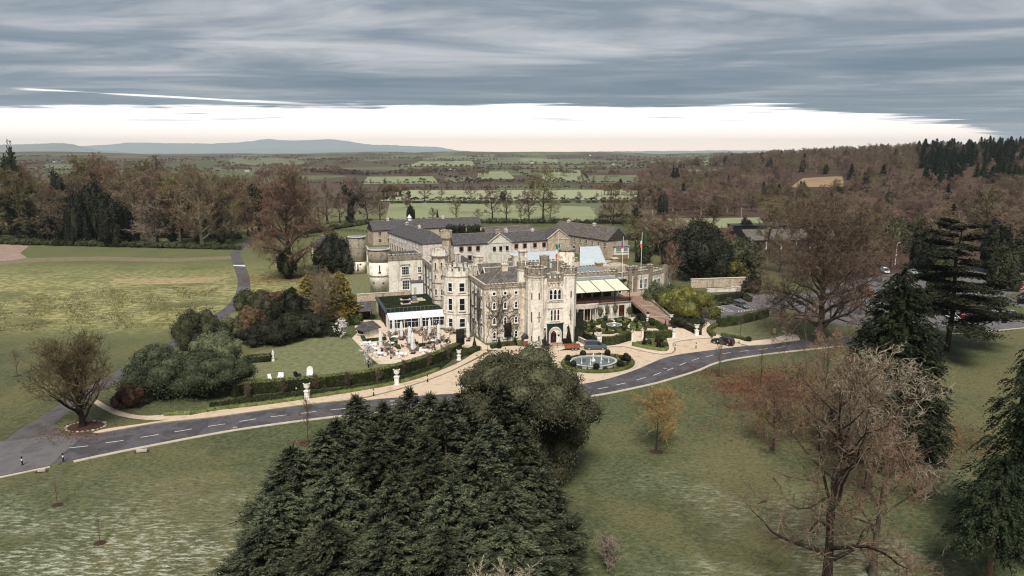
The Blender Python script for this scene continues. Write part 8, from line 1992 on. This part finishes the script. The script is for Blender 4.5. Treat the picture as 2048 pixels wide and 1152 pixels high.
# right-hand middle distance
rm = [(1425, 470, 402, 'twig_olive', 'b', 'broad golden-brown bare tree above the yew'), (1300, 500, 430, 'twig_olive', 'b', None), (1330, 505, 435, 'twig_olive', 'i', None), (1270, 505, 440, 'twig_olive', 'b', None), (1350, 480, 425, 'twig_brown', 'b', None), (1290, 525, 470, 'twig_olive', 'e', None), (1340, 530, 480, 'twig_olive', 'e', None), (1535, 520, 400, 'twig_brown', 'b', 'tall bare tree standing in front of the dark hall'), (1570, 480, 415, 'twig_olive', 'b', None), (1610, 478, 420, 'twig_olive', 'b', None), (1660, 490, 425, 'twig_brown', 'b', None), (1700, 500, 430, 'twig_olive', 'b', None), (1745, 500, 425, 'twig_olive', 'b', None), (1790, 505, 440, 'dark_leaf', 'e', None), (1830, 500, 430, 'twig_olive', 'i', None), (1870, 510, 425, 'twig_brown', 'b', None), (1905, 520, 430, 'twig_brown', 'b', None), (1965, 500, 372, 'twig_olive', 'b', 'fan-shaped golden-brown tree right of the cedar top'), (2020, 540, 440, 'twig_brown', 'b', None), (2060, 545, 450, 'dark_leaf', 'e', None), (1990, 545, 450, 'dark_leaf', 'e', None), (1560, 545, 470, 'twig_brown', 'b', None), (1520, 560, 500, 'twig_brown', 'b', None), (1590, 530, 460, 'twig_purple', 'b', None), (1700, 535, 470, 'twig_brown', 'b', None), (2050, 520, 420, 'twig_brown', 'b', None), (1490, 490, 440, 'dark_leaf', 'e', None), (1690, 585, 500, 'twig_brown', 'b', None), (1730, 560, 470, 'twig_brown', 'b', None), (1660, 560, 480, 'twig_purple', 'b', None), (1850, 545, 465, 'dark_leaf', 'e', None), (1780, 540, 470, 'twig_brown', 'b', None), (1910, 560, 480, 'twig_brown', 'b', None), (2000, 580, 500, 'dark_leaf', 'e', None), (1720, 630, 560, 'twig_brown', 'b', None), (1880, 590, 520, 'laurel_leaf', 'e', None)]
for k, (a, b, c, m, ty_, lb) in enumerate(rm):
    pp = G(a, b); pp.z = float(terr(pp.x, pp.y)); H = max(6, height_at(pp, c) - pp.z)
    if ty_ == 'e': wood_tree('evergreen', lb or 'dark evergreen among the bare trees round the hall and car parks', pp, H, 'evergreens round the hall', 'laurel_leaf' if k % 2 else 'dark_leaf', seed=k, wid=1.4)
    else: wood_tree('bare', lb or ('ivy-clad tree among the woods round the hall' if ty_ == 'i' else 'bare tree in the woods round the hall and car parks'), pp, H, None if lb else ('ivy-clad trees round the hall' if ty_ == 'i' else 'bare trees round the hall'), m, 'bark', ivy=1 if ty_ == 'i' else None, seed=k, wid=1.35)

# the hillside wood and the far hedgerows
def puff(seed, n=90, w=.26, lean=.5):
    r_ = np.random.default_rng(seed); g = Geo()
    g_tube(g, np.array([[0, 0, -.5], [.1, 0, 7], [0, .2, 14]]), [.4, .26, .08], 3)
    d = rnd_dir(r_, n); d[:, 2] = abs(d[:, 2]) * 1.0 - .25; B = np.array([0, 0, 10.5]) + d * np.array([4.6, 4.6, 6.5]) * r_.uniform(.35, .9, n)[:, None]
    g_ribbons(g, B, unit(d + np.array([0, 0, lean]) + r_.normal(size=(n, 3)) * .35), r_.uniform(1.8, 3.4, n), np.full(n, w), r_, .3)
    return g
PUFF = [puff(s, 420, .10).mesh('puff') for s in range(3)]
def stuff_wood(name, label, pts, m, srcs, hs, wid=1.0):
    """a wood too big to count: one object that sets tree meshes on surveyed points"""
    r_ = np.random.default_rng(len(pts)); me = bpy.data.meshes.new(name); n = len(pts)
    me.from_pydata([(x, y, float(terr(x, y))) for x, y in pts], [], []); me.update()
    for k, v in (('tall', np.array(hs) / 20.), ('turn', r_.uniform(0, 6.28, n)), ('sort', r_.integers(0, len(srcs), n).astype(float))):
        me.attributes.new(k, 'FLOAT', 'POINT').data.foreach_set('value', np.asarray(v, np.float32))
    ng = bpy.data.node_groups.new(name, 'GeometryNodeTree'); N, Lk = ng.nodes, ng.links
    ng.interface.new_socket('Geometry', in_out='INPUT', socket_type='NodeSocketGeometry'); ng.interface.new_socket('Geometry', in_out='OUTPUT', socket_type='NodeSocketGeometry')
    gi, go, jn = N.new('NodeGroupInput'), N.new('NodeGroupOutput'), N.new('GeometryNodeJoinGeometry')
    def attr(k):
        a = N.new('GeometryNodeInputNamedAttribute'); a.data_type = 'FLOAT'; a.inputs[0].default_value = k; return a.outputs[0]
    cx = N.new('ShaderNodeCombineXYZ'); Lk.new(attr('turn'), cx.inputs[2]); er = N.new('FunctionNodeEulerToRotation'); Lk.new(cx.outputs[0], er.inputs[0])
    mu = N.new('ShaderNodeMath'); mu.operation = 'MULTIPLY'; tl = attr('tall'); Lk.new(tl, mu.inputs[0]); mu.inputs[1].default_value = wid
    sc = N.new('ShaderNodeCombineXYZ'); Lk.new(mu.outputs[0], sc.inputs[0]); Lk.new(mu.outputs[0], sc.inputs[1]); Lk.new(tl, sc.inputs[2]); so = attr('sort')
    for k, src in enumerate(srcs):
        mesh = src.copy(); mesh.materials.clear(); mesh.materials.append(MATS[m]); ob = bpy.data.objects.new('tree_source', mesh)
        oi = N.new('GeometryNodeObjectInfo'); oi.inputs[0].default_value = ob; ip = N.new('GeometryNodeInstanceOnPoints')
        cm = N.new('FunctionNodeCompare'); cm.data_type = 'FLOAT'; cm.operation = 'EQUAL'; Lk.new(so, cm.inputs[0]); cm.inputs[1].default_value = k; cm.inputs['Epsilon'].default_value = .1
        Lk.new(gi.outputs[0], ip.inputs['Points']); Lk.new(oi.outputs['Geometry'], ip.inputs['Instance']); Lk.new(er.outputs[0], ip.inputs['Rotation']); Lk.new(sc.outputs[0], ip.inputs['Scale']); Lk.new(cm.outputs[0], ip.inputs['Selection']); Lk.new(ip.outputs[0], jn.inputs[0])
    Lk.new(jn.outputs[0], go.inputs[0])
    o = obj(name, me, MATS[m]); o.modifiers.new('trees', 'NODES').node_group = ng
    return tag(o, label, 'woodland', None, 'stuff')
r_ = np.random.default_rng(77)
excl = [[(1285, 500), (1545, 492), (1535, 434), (1285, 434)], [(1565, 394), (1702, 392), (1692, 350), (1592, 352)], [(1320, 353), (1475, 353), (1440, 338), (1335, 338)]]
def pxof(x, y, z):
    zz = z - CAMH; dep = y * math.cos(PITCH) - zz * math.sin(PITCH); upv = y * math.sin(PITCH) + zz * math.cos(PITCH); return 1024 + FPX * x / dep, 576 - FPX * upv / dep
def inpoly(a, b, poly):
    c_ = False; j = len(poly) - 1
    for i in range(len(poly)):
        if (poly[i][1] > b) != (poly[j][1] > b) and a < (poly[j][0] - poly[i][0]) * (b - poly[i][1]) / (poly[j][1] - poly[i][1]) + poly[i][0]: c_ = not c_
        j = i
    return c_
cand = []
for d in np.arange(262, 1500, 1.0):
    sp = 10.5 + (d - 250) * .012
    for _ in range(2):
        ang = r_.uniform(.165, .80); x = d * math.tan(ang) * .98
        if r_.uniform() < .5 * (d * .75) / (sp * sp) * 1.5:
            cand.append((x, d + r_.uniform(-3, 3)))
ok = []
for x, y in cand:
    z = float(terr(x, y)); a, b = pxof(x, y, z)
    if a > 2110 or a < 1275 or b > 520: continue
    if y < 430 and a > 1480 and b > (490 if a > 1660 else 478): continue
    if a < 1300 + (470 - b) * .0 and y > 900: continue
    if any(inpoly(a, b + 1, e_) or inpoly(a, b - 5 if b < 400 else b - 2, e_) for e_ in excl): continue
    if 1480 < a < 1640 and 470 < b < 515: continue
    ok.append((y, x, a, b))
ok.sort()
print('hill wood', len(ok))
nind = 0; rest = {'twig_purple': [], 'twig_brown': [], 'twig_olive': [], 'con': [], 'ev': []}; rh = {k_: [] for k_ in rest}
random.seed(8)
for i, (y, x, a, b) in enumerate(ok):
    z = float(terr(x, y)); H = random.uniform(11, 17) * (1.0 if y < 700 else 1.1)
    zone = math.sin(x / 31. + 1) * math.sin(y / 43.) + .6 * math.sin((x + y) / 17.) + random.uniform(-.5, .5); hue = 'twig_purple' if zone > .05 else ('twig_brown' if zone > -.75 else 'twig_olive')
    if i >= 150 and random.random() < .07: rest['ev'].append((x, y)); rh['ev'].append(H * random.uniform(.6, 1.0)); continue
    dark = (a > 1835 and y > 540 and random.random() < .88) or random.random() < .03
    if i < 150 and not dark:
        q = random.random()
        wood_tree('bare', 'bare brown tree on the near slope of the hillside wood', (x, y, z), H, 'bare trees on the hillside wood', hue, 'bark', seed=i, wid=1.5)
    elif dark and nind < 90: wood_tree('conifer', 'dark conifer on the hillside wood', (x, y, z), H * random.uniform(.9, 1.3), 'conifers on the hillside', seed=i, wid=1.2); nind += 1
    elif dark: rest['con'].append((x, y)); rh['con'].append(H * random.uniform(.9, 1.3))
    else:
        m = hue; rest[m].append((x, y)); rh[m].append(H)
stuff_wood('conifer_wood', 'black-green conifers massed on the hilltop', rest['con'], 'sequoia_leaf', [c_[1] for c_ in CON], rh['con'], 1.3)
stuff_wood('holly_scrub', 'dark holly and yew dotted through the hillside wood', rest['ev'], 'dark_leaf', EVG, rh['ev'], 1.1)
for m in ('twig_purple', 'twig_brown', 'twig_olive'): stuff_wood('woodland', {'twig_purple': 'purple-brown', 'twig_brown': 'brown', 'twig_olive': 'olive-brown'}[m] + ' bare woodland massed on the far hillside', rest[m], m, MASS, rh[m], 1.5)
# far country: hedgerow trees along field edges, copses
lines = [((600, 403), (1300, 404), 90, 12), ((790, 380), (1300, 377), 60, 11), ((620, 369), (960, 368), 46, 11), ((960, 366), (1310, 368), 50, 11), ((880, 352), (960, 368), 14, 9), ((1030, 343), (1085, 366), 12, 9), ((735, 351), (960, 342), 50, 12), ((960, 341), (1330, 338), 60, 13), ((430, 334), (620, 335), 30, 12), ((60, 341), (440, 345), 50, 12), ((440, 316), (620, 315), 26, 12), ((790, 335), (960, 334), 26, 12), ((840, 322), (1010, 321), 24, 12), ((960, 331), (1310, 331), 50, 12), ((940, 314), (1180, 314), 34, 12), ((1180, 318), (1470, 316), 44, 13), ((1280, 333), (1460, 334), 30, 12), ((0, 327), (440, 322), 60, 12), ((600, 322), (840, 318), 50, 12), ((620, 345), (740, 352), 40, 13), ((1160, 341), (1180, 366), 8, 9), ((800, 390), (830, 444), 8, 10), ((1200, 440), (1290, 442), 16, 9), ((1270, 379), (1300, 402), 10, 10)]
near, farp, nh, fh = [], [], [], []
for (a0, b0), (a1, b1), n, h in lines:
    for i in range(n):
        t = (i + r_.uniform(-.4, .4)) / n; p = GT(a0 + (a1 - a0) * t, b0 + (b1 - b0) * t + r_.normal() * .5)
        hh = h * r_.uniform(.35, 1.0)
        if p.y < 950:
            if i % 4 == 0: near.append((p, hh))
            for _ in range(3): q = GT(a0 + (a1 - a0) * (t + r_.normal() * .01), b0 + (b1 - b0) * (t + r_.normal() * .01)); farp.append((q.x, q.y)); fh.append(r_.uniform(1.8, 5.5))
        else:
            for _ in range(4): q = GT(a0 + (a1 - a0) * (t + r_.normal() * .012), b0 + (b1 - b0) * (t + r_.normal() * .012)); farp.append((q.x, q.y)); fh.append(r_.uniform(2.5, 6.5))
            farp.append((p.x, p.y)); fh.append(hh * (1 + max(0, p.y - 1500) * .00015))
for i, (p, hh) in enumerate(near):
    q = i % 9
    if q == 4: wood_tree('evergreen', 'dark rounded evergreen in the hedgerows between the pastures', p, hh * .8, 'evergreens in the pasture hedgerows', seed=i, wid=1.3)
    elif q == 7: wood_tree('bare', 'ivy-clad tree in the hedgerows between the pastures', p, hh * 1.1, 'ivy-clad hedgerow trees', 'twig_olive', 'bark_dark', ivy=i % 2, seed=i, wid=1.2)
    else: wood_tree('bare', 'bare tree in the hedgerows between the pastures', p, hh * 1.15, 'bare hedgerow trees', ['twig_brown', 'twig_purple'][i % 2], 'bark_dark', seed=i, wid=1.4)
DPUFF = [puff(s + 20, 300, .16, .3).mesh('puff') for s in range(3)]
stuff_wood('far_hedgerows', 'dark hedgerow trees ruled across the far rolling fields', farp, 'bark', DPUFF, fh, 1.3)
pts, hs = [], []
for cx, cy, n, sx_, sy_ in ((560, 338, 90, 90, 4), (700, 330, 60, 60, 3), (800, 312, 50, 60, 2), (150, 333, 120, 160, 5), (330, 330, 80, 80, 5), (870, 345, 40, 50, 3), (1150, 322, 60, 100, 4), (1250, 326, 60, 60, 3), (1420, 312, 90, 120, 3), (60, 318, 60, 90, 3), (640, 348, 60, 50, 4), (1240, 345, 40, 60, 4), (960, 326, 40, 60, 3), (500, 352, 160, 200, 5), (900, 350, 120, 180, 4), (1180, 352, 100, 110, 4), (700, 322, 160, 250, 3), (1150, 316, 140, 200, 2), (760, 395, 60, 60, 3), (1230, 392, 50, 30, 5), (300, 345, 120, 160, 6), (1350, 330, 80, 70, 4)):
    for k in range(n):
        if k % 16 == 0: ca, cb = cx + r_.normal() * sx_ * .6, cy + r_.normal() * sy_ * .7
        p = GT(ca + r_.normal() * 9, cb + r_.normal() * .5)
        if p.y > 600: pts.append((p.x, p.y)); hs.append(r_.uniform(9, 16))
stuff_wood('far_woods', 'brown copses scattered over the far rolling country', pts, 'twig_brown', PUFF, hs)
# understorey along the wood edges and behind the courtyard
g = Geo(); r_ = np.random.default_rng(12)
for (a0, b0), (a1, b1), n in (((-40, 487), (480, 499), 60), ((600, 470), (740, 447), 24), ((740, 446), (1260, 447), 70), ((1260, 480), (1480, 470), 30), ((-40, 468), (480, 478), 50), ((780, 408), (1290, 405), 50)):
    for i in range(n):
        t = (i + r_.uniform(0, 1)) / n; p = G(a0 + (a1 - a0) * t, b0 + (b1 - b0) * t); s = r_.uniform(.9, 2.2)
        leaf_crown(int(i + abs(a0)), [(p.x, p.y, s * .5, s * 1.5, s * 1.3, s)], .45, 3.2, core=.8, g=g)
tag(obj('undergrowth', g.mesh('undergrowth'), MATS['ivy_leaf']), 'tangled dark undergrowth along the edges of the woods', 'undergrowth', None, 'stuff')
# white farmhouses far off
fhm = MB().box(-6, 6, -3, 3, 0, 5).mesh('wall')
for k, (a, b, s, lb) in enumerate(((497, 344, 1.0, 'white farmhouse far off among brown woods left of centre'), (588, 342, .8, 'tiny white cottage near the far pasture'), (1228, 331, 1.2, 'white gabled farmhouse in the far distance right of centre'), (905, 341, .9, 'far white farmhouse above the middle pasture'), (113, 325, 1.3, 'distant pale farmhouse above the left wood'), (1180, 312, 1.5, 'farthest pale farmhouse below the skyline'), (1063, 327, 1.2, 'small far farmhouse by the long field'))):
    t = thing('farmhouse', lb, 'house', GT(a, b), .3 * k); t.scale = (s, s, s); obj('wall', fhm, MATS['harling'], t); obj('roof', gable_roof(-6, 6, -3, 3, 5, 2.5, 'x', .3), MATS['slate'], t)
    for x in (-3.5, 0, 3.5): window(t, x, -3, 1.2, 0, 'rect', 1.0, 1.5, f=.12)

# ---------------------------------------------------------------- the air
hz = bpy.data.materials.new('haze_air'); hz.use_nodes = True; N = hz.node_tree.nodes; N.clear()
pv = N.new('ShaderNodeVolumePrincipled'); pv.inputs['Color'].default_value = (.80, .91, 1.0, 1); pv.inputs['Density'].default_value = 5e-5; pv.inputs['Anisotropy'].default_value = .2
ou = N.new('ShaderNodeOutputMaterial'); hz.node_tree.links.new(pv.outputs[0], ou.inputs['Volume'])
hb_ = obj('haze', MB().box(-23000, 23000, -900, 25600, -40, 520), hz); tag(hb_, 'thin blue air softening the distant hills', None, None, 'stuff')
for o in COL.objects:                    # runs of tiny repeated pieces, too small to pick apart singly
    if o.parent is not None and o.name.split('.')[0] in ('coping', 'corbel_table', 'cornice', 'string_course', 'parapet', 'standing_seam', 'railing', 'balustrade', 'handrail', 'pediment_coping', 'verge', 'hood_arch', 'wall_lantern', 'pillar', 'stems'): o['kind'] = 'stuff'
